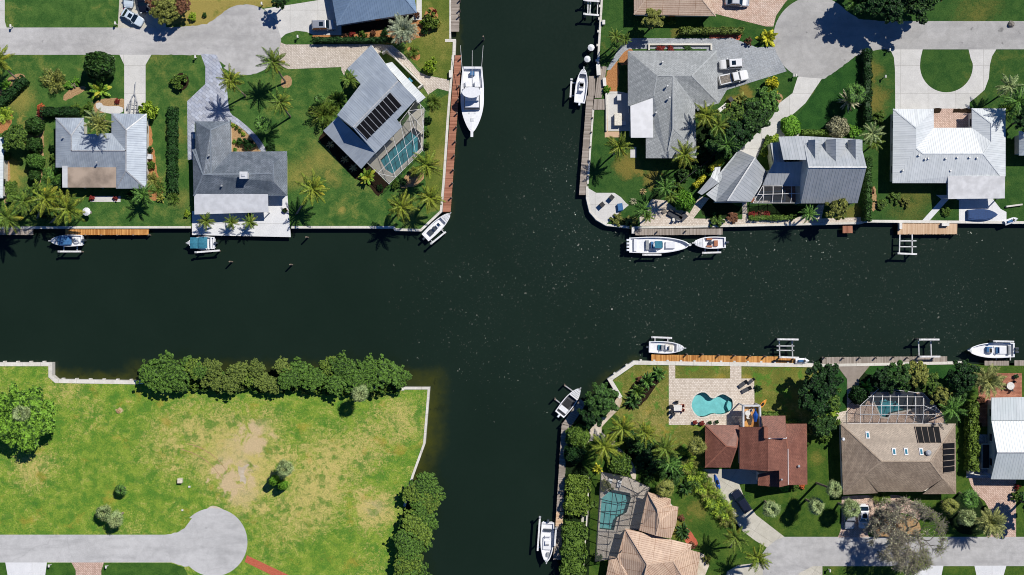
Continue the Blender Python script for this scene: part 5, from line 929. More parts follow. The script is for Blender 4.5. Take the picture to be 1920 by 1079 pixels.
bm += [[k1(g_, f_, .5), k1(d_, e_, .5)], [k1(c_, d_, .5), k1(d_, e_, .5), k1(a, c_, .8)], [k1(a, c_, .8), d_], [e_, k1(a, c_, .8)], [k1(f_, e_, .2), k1(g_, f_, .5)]]
cage('white framed pool cage attached to the diagonal house', bm, [[g_, f_, e_, d_, c_, a]], .06, posts=[g_, f_, e_, d_, k1(f_, e_, .33), k1(f_, e_, .66), k1(d_, e_, .5)])
zc = 3.0; T = [(1649, 728, zc), (1732, 738, zc), (1767, 777, zc), (1772, 794, 2.9), (1590, 794, 2.9), (1612.7, 761, zc)]; tl, tr = (1612.7, 762, 3.6), (1735, 762, 3.6)
bm = [[T[5], T[0], T[1], T[2], T[3]], [T[5], (1650, 760.5, 3.9), (1732, 760.5, 3.9), T[2]], [(1612.7, 777, 3.6), (1767, 777.5, 3.6)], [(1613, 793, 2.9), T[5]], [T[4], T[3]], [(1628, 744.5, 3.4), (1734, 744.5, 3.4)]]
for i, x in enumerate((1636, 1653, 1669, 1685, 1701, 1717, 1732, 1755)): bm.append([(1630 + 16.6 * i if i < 7 else 1752, 793.5, 2.9), (x, 777, 3.7), (x, 760.5, 3.8), (min(x + (0 if i > 1 else 2), 1732), 742 if i < 7 else 770, 3.1)])
cage('wide white framed pool cage behind the tan roofed house', bm, [T], .075, posts=T[:3] + [T[5], (1613, 793, 2.9)])
zc = 3.2; a, b_, c_, d_, e_, f_, g_ = (1127, 885.5, zc), (1178, 895, zc), (1219, 915, zc), (1214, 924, zc), (1200, 992, zc), (1172.7, 990, zc), (1157, 1046, zc); j_ = (1116, 1053, zc)
bm = [[a, b_, c_, d_], [a, j_, g_], [(1149, 922, 3.7), (1190, 930, 3.7), (1214, 930, 3.4)], [a, (1149, 920, 3.7)], [b_, (1190, 928, 3.7)], [c_, (1190, 928, 3.7)]]
for t in (.3, .44, .56, .70, .86): y = lerp(a, j_, t); bm.append([y, (y[0] + 25, y[1] + 6, 3.7), (min(1210, y[0] + 60) if t < .6 else min(1172, y[0] + 46), y[1] + 7, 3.6), (1207 if t < .6 else 1166, y[1] + 2, 3.2)])
bm += [[(1149, 922, 3.7), (1136, 1050, 3.4)], [(1168, 926, 3.7), (1160, 985, 3.7)], [(1190, 930, 3.7), (1180, 985, 3.6)]]
cage('dark framed pool cage beside the peach tile house', bm, [[a, b_, c_, d_, e_, f_, g_, j_]], .1, 'dark_metal', posts=[a, b_, c_, j_])
zc = 3.2; bm = [[(1412, 381, zc), (1502, 381, zc)], [(1420, 365, zc + .3), (1503, 363, zc + .3)], [(1430, 349, zc), (1505, 349, zc)], [(1412, 381, zc), (1430, 349, zc)]]
for i in range(5): bm.append([(1432 + 17.5 * i, 350, zc), (1432 + 17.5 * i, 364, zc + .3), (1430 + 17.5 * i, 381, zc)])
bm.append([(1420, 381, zc), (1432, 364.5, zc + .3), (1424, 366, zc)])
cage('white framed pool cage between the two wings of the dormered house', bm, [[(1412, 381, zc), (1502, 381, zc), (1505, 349, zc), (1430, 349, zc)]], .085, posts=[(1413, 380.5, zc), (1500, 380.5, zc), (1448, 380.5, zc)])
# ================================================================ SEAWALLS AND WATERSIDE WALLS
seawall('white concrete seawall along the south edge of the brown patio roofed house', [(-400, 432), (62, 427), (358, 426.5)], .42)
seawall('white concrete seawall turning the corner below the diagonal house', [(546, 426.5), (738, 426.5), (741, 431), (789, 432), (827, 396.5), (832, 340), (840, 220), (849.5, 104)], .46)
seawall('short white seawall jog above the red dock', [(834.5, 76.5), (852, 76.5), (851, 104)], .55); seawall('narrow seawall cap beside the grey dock at the top', [(844, 73), (845, -300)], .3)
seawall('long white seawall cap at the canal edge of the tan tile house', [(1129, -300), (1128.5, 0), (1124, 71), (1121, 128)], .4, notches=22, side=-1); seawall('white seawall cap along the grey planked dock of the pale shingle house', [(1112.5, 205), (1108, 262), (1102, 345)], .35)
seawall('rounded white rim of the curved concrete terrace', [(1101, 350), (1101, 372), (1107, 397), (1119, 411), (1137, 421.5)], .45); seawall('seawall along the patio of the dormered house', [(1137, 422), (1186, 427), (1290, 425.5), (1614, 418.5)], .4); seawall('seawall below the white metal house', [(1614, 418), (1622, 415), (1887, 417.5), (2300, 418)], .5)
seawall('stepped white seawall with tie heads at the left of the vacant lot', [(-400, 683.5), (94.5, 683.5), (94.5, 706), (105, 715), (258, 717.5)], .7, notches=24.5, side=1); seawall('seawall hidden under the mangroves of the vacant lot', [(258, 717.5), (758, 730)], .5)
seawall('white seawall corner right of the mangrove row', [(758, 728.5), (804, 728.5), (795.5, 832), (773.5, 893), (758, 950)], .42)
seawall('wide pale seawall around the point beside the cream pool patio', [(1164, 746), (1143.5, 712), (1189, 680.5), (1540, 685.5)], .72, notches=24, side=1); seawall('seawall above the wooden walkway of the tan roofed house', [(1540, 685.5), (1810, 680.5)], .5)
seawall('low white garden wall along the hedge by the canal', [(1103, 893), (1101, 950), (1098, 1000), (1092, 1075)], .25, .7, name='garden_wall', cat='wall')
seawall('white courtyard wall beside the entry of the diagonal house', [(718, 103), (726.5, 96), (793, 162), (785, 168)], .25, 1.6, m='stucco', name='garden_wall', cat='wall')
seawall('white wall of the planter strip above the pale shingle house', [(1216.5, 95), (1216.5, 84.5), (1333, 84.5), (1333, 95)], .3, .5, m='stucco', name='garden_wall', cat='wall')
seawall('pale retaining wall with wooden steps beside the terrace', [(1136, 172), (1137, 210), (1137, 246)], .3, .5, name='garden_wall', cat='wall'); seawall('dark wire fence between the palms and the dormered house', [(1262, 352), (1330, 300), (1350, 272)], .08, 1.2, m='dark_metal', name='wire_fence', cat='fence')
# ================================================================ DOCKS
dock('orange wooden dock below the brown patio roofed house', [(122, 430.5), (279, 430.5), (279, 441), (122, 441)], 'wood_orange', 110, piles=[(x, 441) for x in (160, 190, 220, 250, 278)], pz=.1)
dock('short grey dock at the far left under palm shade', [(-60, 431), (62, 430), (62, 441), (-60, 441)], 'wood_grey', 80)
dock('long red brown dock beside the sport fishing boat', [(853.5, 104), (843.5, 220), (829.5, 398), (845, 398)][:0] or [(853, 104), (830, 398), (845, 398), (865.5, 104)], 'wood_red', 190, piles=[(864.5 - 20 * (y - 110) / 288, y) for y in (110, 137, 163, 188, 213, 239, 266, 292, 319, 344, 371)], pz=1.0)
dock('grey weathered dock at the top of the left bank', [(846, -90), (846, 60), (861, 60), (863, -90)], 'wood_grey', 95, piles=[(862, 2), (862, 20), (861, 32)], pz=.9)
dock('long weathered grey dock along the left side of the pale shingle house', [(1113, 180), (1100, 366), (1085.5, 366), (1100, 180)], 'wood_grey', 120, piles=[(1110.5 - i * 1.9, 222 + i * 27) for i in range(5)], pz=.4)
dock('grey planked platform beside the white center console on the left', [(1104, 143), (1116, 143), (1116, 180), (1103, 180)], 'wood_grey', 26); dock('upper grey boardwalk with white storage box', [(1122, 125), (1138, 125), (1128, 184), (1115, 184)], 'wood_grey', 24, z=.12); dock('grey wooden steps landing beside the terrace', [(1114, 186), (1134, 186), (1134, 206), (1112, 206)], 'wood_grey', 16, z=.16)
dock('grey dock behind the big multi engine boat', [(1191, 429.5), (1355, 429), (1355, 440.5), (1191, 441.5)], 'wood_grey', 120, piles=[(1232, 435), (1285, 434)], pz=.8)
dock('small pinkish swim platform on the seawall', [(1580, 424), (1598.5, 424), (1599, 437.5), (1580, 437.5)], 'wood_red', 12)
dock('tan wooden dock below the white metal house', [(1683.5, 419.5), (1795, 419.5), (1794.5, 439.5), (1683, 440)], 'wood_tan', 80, piles=[(1704, 440), (1736, 440), (1770, 440), (1793, 440)], pz=.2)
dock('orange wooden dock along the cream pool patio', [(1221, 665), (1493, 669.5), (1493, 681), (1221, 678)], 'wood_orange', 190, piles=[(1287, 664.5), (1316, 664.5), (1347, 666), (1376, 667), (1405, 667.5), (1434, 668)], pz=1.0)
dock('weathered grey walkway dock behind the tan roofed house', [(1541.5, 670), (1776, 668.5), (1776, 678.5), (1541.5, 684)], 'wood_grey', 170, piles=[(1545, 671), (1580, 671.5), (1611, 671), (1641, 671), (1674, 670), (1700, 671)], pz=.9)
dock('grey dock below the bow of the right hand boat', [(1846, 677), (1892, 677), (1892, 693), (1846, 690)], 'wood_grey', 34); dock('grey dock at the right edge of the picture', [(1902, 676), (1990, 676), (1990, 696), (1902, 696)], 'wood_grey', 60)
dock('grey angled dock beside the small diagonal boat', [(1088, 748), (1054, 795), (1071, 800), (1099, 757)], 'wood_grey', 40, piles=[(1054, 796)], pz=.5); dock('long shaded grey dock along the hedges by the canal', [(1053, 796), (1043, 960), (1058, 960), (1071, 800)], 'wood_grey', 110); dock('small tan landing beside the boat at the bottom', [(1043, 960), (1041.5, 987), (1056, 987), (1058, 958)], 'wood_tan', 18); dock('shaded dock beside the hedge at the bottom', [(1042, 987), (1037, 1050), (1052, 1050), (1055, 987)], 'wood_grey', 40)
MB().prism(W2([(1570, 687), (1630, 687), (1611, 710), (1610, 729), (1589, 729), (1588, 711)]), .01, .06).build('boardwalk', M['wood_grey'], static=True)['kind'] = 'structure'
# ================================================================ BOATS, LIFTS, PILINGS
boat('small white boat in tree shade beside the orange dock at left', (95, 452), (154, 451), 2.2, bimini=[(.3, .75, .7, 'canvas_blue', 1.25)], boxes=[(.2, 0, .12, .5, .5, 'canvas_white', 'bench_seat')])  # whitish cover; the blue tint of the tree shade is painted into it
lift('white lift beam below the shaded boat at far left', (111, 472), (152, 472), [((120, 444), (120, 472)), ((145, 444), (145, 472))], z=.9)
boat('white runabout with two teal canvas covers beside the white patio', (352.5, 456), (402, 456), 2.45, bimini=[(.10, .16, .9, 'gelcoat', .9), (.22, .56, .86, 'canvas_teal', 1.6), (.58, .90, .84, 'canvas_teal', 1.15)], console=False, motor='motor_grey', foredeck=.9)
lift('white lift beam below the teal covered runabout', (367, 473.5), (412, 470), [((378, 444), (378, 473)), ((402, 444), (402, 471))], z=.9)
boat('white center console moored diagonally at the seawall corner', (844, 401), (797, 446), 2.1, cushions=True, boxes=[(.76, 0, .03, .6, .55, 'canvas_grey', 'bow_seat'), (.86, 0, .02, .4, .6, 'canvas_grey', 'bow_seat'), (.22, 0, .12, .5, .5, 'motor_grey', 'leaning_post')], ttop=None, seats='motor_grey')
lift('white lift beam below the diagonal center console', (808, 457.5), (836, 435), [((798, 440), (812, 455)), ((818, 420), (833, 437))], z=.9)
boat('large white open boat with four outboards below the grey dock', (1293, 459.5), (1180, 460), 3.1, z=-.5, motors=4, motor='motor_white', ttop='canvas_teal', foredeck=.98, seats='canvas_blue', boxes=[(.68, 0, .16, .42, .55, 'gelcoat', 'coffin_box'), (.3, 0, .05, .6, .6, 'vinyl_grey', 'bench_seat'), (.1, 0, .05, .8, .5, 'gelcoat', 'transom_box')])
lift('white lift beam below the large four engine boat', (1205, 478), (1240, 478), [((1212, 442), (1212, 478)), ((1234, 442), (1234, 478))], z=.7)
boat('small white boat with orange brown seats beside the large one', (1300, 456), (1361, 455), 2.25, foredeck=.62, console=False, seats='vinyl_tan', boxes=[(.5, -.3, .18, .16, .5, 'vinyl_tan', 'side_seat'), (.5, .3, .18, .16, .5, 'vinyl_tan', 'side_seat'), (.3, .05, .12, .5, .45, 'vinyl_tan', 'rear_seat'), (.46, 0, .1, .24, .75, 'motor_grey', 'helm_console')])
lift('white lift beam below the boat with orange seats', (1317, 474.5), (1352, 473.5), [((1322, 442), (1322, 474)), ((1346, 442), (1346, 474))], z=.7)
boat('white center console on the lift beside the curved terrace walk', (1094.5, 129), (1086.5, 193), 2.25, z=-.3, seats='gelcoat', ttop=None, boxes=[(.78, 0, .02, .4, .5, 'motor_grey', 'bow_seat'), (.55, 0, .2, .4, .8, 'gelcoat', 'coffin_box')], motor='motor_white', foredeck=.8)
lift('long white lift beam left of the white center console', (1071.5, 149), (1069.5, 183), [((1071, 156), (1104, 156)), ((1070, 180), (1103, 180))], z=1.0)
boat('white bay boat at the left end of the orange dock', (1283, 653), (1217, 651), 2.3, z=-.3, ttop=None, cockpit=None, foredeck=.74, boxes=[(.58, 0, .24, .5, .5, 'gelcoat_cream', 'casting_deck'), (.3, .0, .08, .4, .35, 'canvas_teal', 'bench_seat')])
lift('white lift beam above the white bay boat', (1222, 632.5), (1260, 634), [((1228, 663), (1228, 633)), ((1252, 664), (1252, 634))], z=1.2)
boat('small white boat with dark cockpit moored at the angled dock', (1087.5, 729), (1049, 778), 2.3, z=-.6, open_sole='canvas_grey', console=False, foredeck=.66, motor='motor_white', boxes=[(.2, 0, .16, .8, .35, 'gelcoat', 'stern_deck'), (.42, 0, .22, .56, .3, 'dark_metal', 'cockpit_mat')])
lift('pair of lift arms left of the small diagonal boat', (1040, 748.5), (1058.5, 722.5), [((1041, 749), (1062, 765)), ((1059, 723), (1080, 738))], z=.4, piles=False)
boat('white center console with blue seat at the right', (1816, 657.5), (1903, 657), 2.9, z=-.2, foredeck=.9, seats='canvas_blue', motors=2, motor='motor_grey', boxes=[(.3, 0, .28, .5, .3, 'gelcoat', 'casting_deck'), (.12, 0, .05, .6, .6, 'vinyl_grey', 'bench_seat'), (.55, -.05, .12, .34, .7, 'canvas_blue', 'leaning_post')])
lift('white lift beam above the right hand center console', (1862, 640), (1901, 641), [((1868, 676), (1868, 640)), ((1894, 676), (1894, 641))], z=1.2)
boat('white boat with bow pointing down at the bottom canal hedge', (1024.5, 1054), (1027.5, 980), 2.55, z=-.3, foredeck=.9, seats='gelcoat', boxes=[(.55, 0, .3, .6, .45, 'gelcoat', 'casting_deck'), (.82, .1, .1, .2, .5, 'vinyl_grey', 'bow_seat'), (.2, 0, .06, .6, .55, 'motor_grey', 'bench_seat')])
lift('two white lift beams beside the boat at the bottom', (1012.5, 968), (1008, 1033), [((1012, 985), (1040, 987)), ((1009, 1026), (1038, 1027))], z=1.2, other=((1042.5, 990), (1040, 1024)))
lift('empty white boat lift at the top of the right canal bank', (1095, 27), (1123, 29), [((1102, 25), (1103, -12)), ((1106, 27), (1108, -12)), ((1120, 28), (1121, -12))], z=.9, cradle=True, other=((1095, 1), (1124, 3)))
lift('empty white boat lift below the tan dock', (1683, 475.5), (1719, 477), [((1687, 440), (1686, 475)), ((1710, 440), (1710, 476)), ((1687, 452), (1718, 452)), ((1687, 463), (1718, 463))], z=1.0, cradle=True)
lift('empty white boat lift at the right end of the orange dock', (1458, 636.5), (1497, 637), [((1461, 640), (1462, 672)), ((1485, 640), (1486, 670)), ((1456, 649), (1489, 649)), ((1456, 657), (1489, 657.5))], z=1.5, cradle=True, other=((1462, 670), (1498, 671)))
lift('empty white boat lift above the grey walkway dock', (1723, 637), (1761, 637), [((1722, 640), (1723, 669)), ((1745, 640), (1746, 669))], z=1.5, cradle=True, other=((1724, 669), (1763, 669)))
for t in (('lone piling in the water below the white patio, left one', 430.7, 491), ('lone piling in the water right of the white patio', 544, 496.5), ('piling just off the patio corner', 574, 445), ('slim piling in the canal above the sport fishing boat', 906, 70)): piling(*t, h=1.0 if t[2] > 100 else 1.8, group='lone pilings')
piling('round white topped piling nearest the canal top', 1108, 90, .5, 'white topped pilings', .5, 'canvas_white'); piling('round white topped piling beside the boardwalk', 1101, 111.5, .5, 'white topped pilings', .48, 'canvas_white')
# sport fishing boat, bow down
a, b_ = P(885, 250, .6), P(885.5, 124, .6); dv = a - b_; L = dv.length; c = (a + b_) / 2; h = local(thing('sport_fishing_boat', 'large white sport fishing boat moored at the red brown dock', 'boat', (c.x, c.y, -1.25), math.atan2(dv.y, dv.x))); B = 4.35; rg = [(x, w) for x, w in hull_rings(L, B, 22, .84, .5, .72)]
def sh(x): return 1.25 + .75 * max(0, x / L + .3) ** 1.5
mb = MB()
for i in range(len(rg) - 1):
    (xa, wa), (xb, wb) = rg[i], rg[i + 1]
    for s in (1, -1):
        v = [(xa * .95, s * wa * .62, -.3), (xb * .95, s * wb * .62, -.3), (xb, s * wb, sh(xb)), (xa, s * wa, sh(xa))]; mb.add(v, [(0, 1, 2, 3) if s < 0 else (3, 2, 1, 0)])
x0, w0 = rg[0]; mb.add([(x0 * .95, -w0 * .62, -.3), (x0 * .95, w0 * .62, -.3), (x0, w0, sh(x0)), (x0, -w0, sh(x0))], [(0, 1, 2, 3)]); mb.build('hull', M['gelcoat'], h); dk = MB(); xc = -.2 * L
for i in range(len(rg) - 1):
    (xa, wa), (xb, wb) = rg[i], rg[i + 1]
    if xa >= xc - .3: dk.add([(xa, -wa, sh(xa)), (xb, -wb, sh(xb)), (xb, 0, sh(xb) + .1), (xa, 0, sh(xa) + .1), (xb, wb, sh(xb)), (xa, wa, sh(xa))], [(0, 1, 2, 3), (3, 2, 4, 5)])
dk.build('foredeck', M['gelcoat'], h); ck = MB(); f = [(x, w) for x, w in rg if x <= xc + .4]
for i in range(len(f) - 1):
    (xa, wa), (xb, wb) = f[i], f[i + 1]
    for s in (1, -1): v = [(xa, s * wa, sh(xa)), (xb, s * wb, sh(xb)), (xb, s * (wb - .3), sh(xb) + .02), (xa, s * (wa - .3), sh(xa) + .02), (xb, s * (wb - .3), .55), (xa, s * (wa - .3), .55)]; ck.add(v, [(0, 1, 2, 3), (3, 2, 4, 5)] if s < 0 else [(3, 2, 1, 0), (5, 4, 2, 3)])
ck.add([(f[0][0], -1.6, .56), (f[-1][0], -2, .56), (f[-1][0], 2, .56), (f[0][0], 1.6, .56)], [(0, 1, 2, 3)]); ck.box((x0 + .2, 0, .9), (.4, w0 * 1.9, .75)); ck.build('cockpit', M['gelcoat'], h)
MB().box((-.02 * L, 0, 2.05), (.34 * L, 3.0, 1.5), taper=.86).build('cabin', M['gelcoat'], h); MB().box((-.02 * L, 0, 2.1), (.342 * L, 2.99, .36), taper=.95).build('cabin_window', M['car_glass'], h); MB().box((-.06 * L, 0, 3.1), (.2 * L, 2.6, .7), taper=.95).build('flybridge', M['gelcoat'], h); MB().box((-.085 * L, 0, 3.5), (.6, .6, .5)).box((-.085 * L, .8, 3.5), (.5, .5, .5)).build('helm_seat', M['canvas_blue'], h)
t = MB(); n = 20; t.prism([(-.06 * L + 1.0 * math.cos(R(i * 18)) * (1 if math.cos(R(i * 18)) < 0 else 1.0), 1.75 * math.sin(R(i * 18))) for i in range(n)], 4.95, 5.07); t.build('hardtop', M['gelcoat'], h); f = MB()
for sx in (-.09, -.03):
    for sy in (-1, 1): f.bar((sx * L, sy * 1.2, 3.2), (sx * L, sy * 1.2, 4.97), .07)
f.build('hardtop_frame', M['galvanised'], h); o = MB()
for sy, e in ((-1, -2.1), (1, 2.1), (0, .1)): o.tube([(-.12 * L, sy * 1.5, 3.2), (-.5 * L - (3.2 if sy else 2.3), e, 4.6)], [.05, .035], 5)
o.build('outrigger', M['white_metal'], h); MB().bar((L / 2 - .5, 0, 2.35), (L / 2 + .8, 0, 2.42), .5, .08).build('bow_pulpit', M['gelcoat'], h); MB().box((.3 * L, 0, sh(.3 * L) + .14), (.6, .6, .06)).box((.2 * L, .5, sh(.2 * L) + .12), (.3, .3, .06)).box((.2 * L, -.5, sh(.2 * L) + .12), (.3, .3, .06)).build('hatch', M['gelcoat_grey'], h); MB().box((-.4 * L, 0, .95), (.7, .8, .8)).build('fighting_chair', M['canvas_blue'], h); MB().box((-.24 * L, -.9, .9), (1.0, .9, .7)).box((-.24 * L, .9, .9), (1.0, .9, .7)).build('cockpit_locker', M['gelcoat'], h)
# ================================================================ VEHICLES
car('white sedan with dark sunroof parked askew beside the top left lawn', 247, 32, 31, 4.4, paint='car_blue_white', sunroof=True)
car('pale car cut off by the top edge at the left', 241, -8, 95, 4.4, paint='car_blue_white'); car('dark car under the tree at the top left', 266, 2, 80, 4.4, paint='car_navy')
car('silver van in front of the blue roofed house', 607, 47, -2, 4.6, paint='car_silver', kind='suv', sunroof=True); car('silver car cut off by the top edge on the rose paver drive', 1383, 2, 4, 4.6, paint='car_silver', kind='sedan')
car('white suv with dark sunroof parked on the grey paver drive', 1371, 120, 176, 4.3, paint='car_white', kind='suv', sunroof=True); car('white pickup truck parked on the grey paver drive', 1376, 145.5, -13, 5.6, 1.95, 'car_white', 'pickup', cat='pickup truck')
car('glossy black car on the concrete drive below the kayaks', 1391, 941, 236, 4.7, paint='car_black', kind='suv'); car('white car with dark roof on the rose paver drive', 1620, 969, 90, 4.6, paint='car_white', kind='sedan', sunroof=True); car('pale car half hidden by the fan palm on the rose paver drive', 1594, 970, 92, 4.5, paint='car_silver', kind='suv')
# boat trailer
p = P(251, 186, .5); h = local(thing('boat_trailer', 'empty boat trailer on the concrete drive of the brown patio roofed house', 'trailer', (p.x, p.y, .016), R(84)))
f = MB().bar((3.2, 0, .55), (1.0, 0, .5), .12)
for s in (-1, 1): f.bar((1.2, 0, .5), (-.6, s * .75, .5), .1).bar((-.6, s * .75, .5), (-2.6, s * .75, .5), .1).bar((.5, s * .35, .65), (-2.6, s * .35, .7), .14, .1)
for x in (-.8, -1.6, -2.5): f.bar((x, -.75, .5), (x, .75, .5), .1)
f.build('frame', M['galvanised'], h)
for s in (-1, 1): MB().tube([(-1.5, s * .82, .32), (-1.5, s * 1.0, .32)], .32, 12).build('wheel', M['black_rubber'], h); MB().box((-1.5, s * .92, .7), (.9, .26, .06)).build('mudguard', M['galvanised'], h)
# utility trailer beside the white house at right
p = P(1850, 856, 1); h = local(thing('cargo_trailer', 'white rimmed open cargo trailer beside the lower right white house', 'trailer', (p.x, p.y, .02), R(90))); MB().bar((-2.3, -.95, .9), (2.3, -.95, .9), .14, .6).bar((-2.3, .95, .9), (2.3, .95, .9), .14, .6).bar((-2.3, -.88, .9), (-2.3, .88, .9), .14, .6).bar((2.3, -.88, .9), (2.3, .88, .9), .14, .6).build('rail', M['white_paint'], h); MB().box((0, 0, .6), (4.5, 1.8, .1)).build('bed', M['dark_metal'], h); MB().bar((2.3, 0, .6), (3.6, 0, .55), .14).build('drawbar', M['galvanised'], h)
for s in (-1, 1): MB().tube([(0, s * 1.05, .33), (0, s * 1.25, .33)], .33, 12).build('wheel', M['black_rubber'], h)
# ================================================================ SMALL THINGS
def mailbox(px, py, label, double=False):
    p = P(px, py, 1.0); h = thing('mailbox', label, 'mailbox', (p.x, p.y, 0), group='roadside mailboxes'); MB().box((p.x, p.y, .5), (.12, .12, 1.0)).build('post', M['white_paint'], h)
    for k in ((-.22, .22) if double else (0,)): MB().box((p.x + k, p.y, 1.1), (.3, .5, .16)).tube([(p.x + k, p.y - .25, 1.18), (p.x + k, p.y + .25, 1.18)], .15, 10).build('box', M['white_paint'], h)
for px, py, l in ((20, 49, 'white mailbox at the left drive of the top road'), (216, 44, 'white mailbox beside the askew white sedan'), (490.5, 7, 'white mailbox at the top of the left turning circle'), (366, 107, 'white mailbox beside the stamped grey driveway'), (558, 69, 'white mailbox on the small lawn island'), (1668, 94, 'white mailbox at the circular driveway entrance'), (92, 1061, 'white mailbox beside the bottom left concrete drive'), (199, 1063, 'white mailbox beside the pink paver drive'), (1660, 144, 'white lamp post box on the lawn strip beside the circular driveway'), (1556, 1070, 'white mailbox at the bottom edge near the paved drive'), (212, 109, 'small white post box beside the large round bush')): mailbox(px, py, l)
mailbox(1490, 142, 'pair of white mailboxes at the right turning circle', True)
def chair(px, py, rz, label, m='dark_metal', z=0, s=1.0, cat='chair', group='garden chairs'):
    p = P(px, py, z + .4); h = local(thing('garden_chair', label, cat, (p.x, p.y, z + .03), R(rz), group)); MB().box((0, 0, .42), (.5 * s, .5 * s, .07)).build('seat', M[m], h); MB().box((-.26 * s, 0, .72), (.07, .5 * s, .6)).build('backrest', M[m], h)
    for a in (-1, 1):
        for b in (-1, 1): MB().box((a * .2 * s, b * .2 * s, .2), (.05, .05, .4)).build('leg', M[m], h)
def table(px, py, r, label, m='white_paint', z=0, square=False, hgt=.74, cat='table', name='patio_table'):
    p = P(px, py, z + hgt); h = local(thing(name, label, cat, (p.x, p.y, z + .02))); t = MB()
    if square: t.box((0, 0, hgt), (r * 2, r * 1.5, .06))
    else: t.tube([(0, 0, hgt - .05), (0, 0, hgt)], r, 20)
    t.build('table_top', M[m], h)
    for a in (-1, 1):
        for b in (-1, 1): MB().box((a * r * .5, b * r * .5, hgt * .47), (.06, .06, hgt * .94)).build('leg', M[m], h)
def lounger(px, py, rz, label, m='canvas_grey', L=1.95, w=.72):
    p = P(px, py, .35); h = local(thing('sun_lounger', label, 'sun lounger', (p.x, p.y, .02), R(rz), 'sun loungers')); MB().box((-.25, 0, .34), (L * .68, w, .1)).build('seat', M[m], h); MB().add([(L * .2, -w / 2, .30), (L * .5, -w / 2, .72), (L * .5, w / 2, .72), (L * .2, w / 2, .30), (L * .2, -w / 2, .39), (L * .48, -w / 2, .8), (L * .48, w / 2, .8), (L * .2, w / 2, .39)], [(3, 2, 1, 0), (4, 5, 6, 7), (0, 1, 5, 4), (1, 2, 6, 5), (2, 3, 7, 6), (3, 0, 4, 7)]).build('backrest', M['dark_metal'], h)
    for a in (-.8, .25):
        for b in (-1, 1): MB().box((a, b * w * .42, .15), (.06, .06, .3)).build('leg', M['dark_metal'], h)
lounger(1393, 720.5, 38, 'grey lounger nearest the patio top right corner, left of the pair'); lounger(1399.5, 731, 28, 'grey lounger below the other on the cream patio'); lounger(1409, 714.5, 42, 'small grey lounger on the grass edge of the cream patio', L=1.4, w=.55)
lounger(1161.5, 905, 80, 'white lounger under the dark cage, right one', 'canvas_white'); lounger(1144, 902, 70, 'white lounger under the dark cage, left one', 'canvas_white')
table(1271, 765, .75, 'white square table on the left of the kidney pool patio', square=True)
for i, (x, y, a, l) in enumerate(((1259, 762, 0, 'dark chair left of the white square table, upper'), (1260, 772, 10, 'dark chair left of the white square table, lower'), (1279, 761, 180, 'brown chair right of the white square table, upper'), (1279, 769, 170, 'brown chair right of the white square table, lower'), (1269, 755, -90, 'dark chair above the white square table'), (1263, 777, 60, 'black chair below the white square table'))): chair(x, y, a, l, 'terracotta' if 'brown' in l else 'dark_metal', s=1.2)
for x, y, l, m_, nm, d in ((1303, 792.5, 'red flowering pot against the red brown house wall, left', 'cloth_red', 'flower_pot', .4), (1316, 794, 'red flowering pot against the red brown house wall, right', 'cloth_red', 'flower_pot', .45), (1331, 793, 'dark pot against the red brown house wall', 'dark_metal', 'flower_pot', .35), (1344, 791.5, 'dark pot near the pool bar wall', 'dark_metal', 'flower_pot', .35), (467, 404, 'terracotta pot under the middle patio palm', 'terracotta', 'flower_pot', .4), (534, 395, 'terracotta pot on the white patio', 'terracotta', 'flower_pot', .45), (1905, 706, 'dark pot on the red brick patio', 'dark_metal', 'flower_pot', .4)):
    p = P(x, y, .4); h = local(thing(nm, l, 'flower pot', (p.x, p.y, .02), group='flower pots')); MB().tube([(0, 0, 0), (0, 0, .42)], [d * .6, d], 12).build('pot', M['terracotta' if m_ == 'terracotta' else 'stone'], h); put('plant', 'bush1', (0, 0, .5), (d * 1.2, d * 1.2, d), h, 'leaf_red' if m_ == 'cloth_red' else 'leaf_dark')
# raised deck of the red brown house
h = thing('raised_deck', 'raised orange wooden deck with grey rails above the kidney pool', 'deck', P(1407, 780)); q = [P(x, y, 3) for x, y in ((1393, 763), (1422, 763), (1423, 801), (1393, 800))]; mb = MB()
for i in range(22):
    t0, t1 = i / 22 + .002, (i + 1) / 22 - .002; a, b_, c, d = q[0].lerp(q[1], t0), q[0].lerp(q[1], t1), q[3].lerp(q[2], t1), q[3].lerp(q[2], t0); mb.add([a, b_, c, d], [(3, 2, 1, 0)])
mb.build('deck', M['wood_orange'], h); mb = MB(); q = [P(x, y, 3) for x, y in ((1392, 760), (1423, 760), (1424, 801), (1392, 801))]
for a, b_ in ((0, 1), (1, 2), (0, 3)): mb.bar(q[a] + Vector((0, 0, .98)), q[b_] + Vector((0, 0, .98)), .3, .08).bar(q[a] + Vector((0, 0, .45)), q[b_] + Vector((0, 0, .45)), .06, .8).bar(q[a] - Vector((0, 0, .2)), q[b_] - Vector((0, 0, .2)), .12, .3)
mb.build('railing', M['flat_grey'], h); mb = MB()
for v in q: mb.box((v.x, v.y, 1.5), (.18, .18, 3.0))
mb.build('post', M['flat_grey'], h)
table(1402, 775, .5, 'round white table on the raised orange deck', z=3.0)
for x, y, a, l in ((1396, 776, 0, 'white chair left of the round deck table'), (1402, 782, 90, 'white chair below the round deck table'), (1407, 770, 200, 'white chair right of the round deck table')): chair(x, y, a, l, 'white_paint', 3.0)
p = P(1417, 779, 4.6); h = local(thing('patio_umbrella', 'folded blue umbrella leaning over the raised deck', 'umbrella', (p.x, p.y, 3.05))); MB().tube([(0, -1.2, 1.2), (0, 0, 1.35), (0, 1.2, 1.25)], [.25, .55, .2], 8).build('canopy', M['plastic_blue'], h); MB().tube([(0, 0, 0), (0, 0, 1.2)], .05, 6).build('pole', M['white_metal'], h)
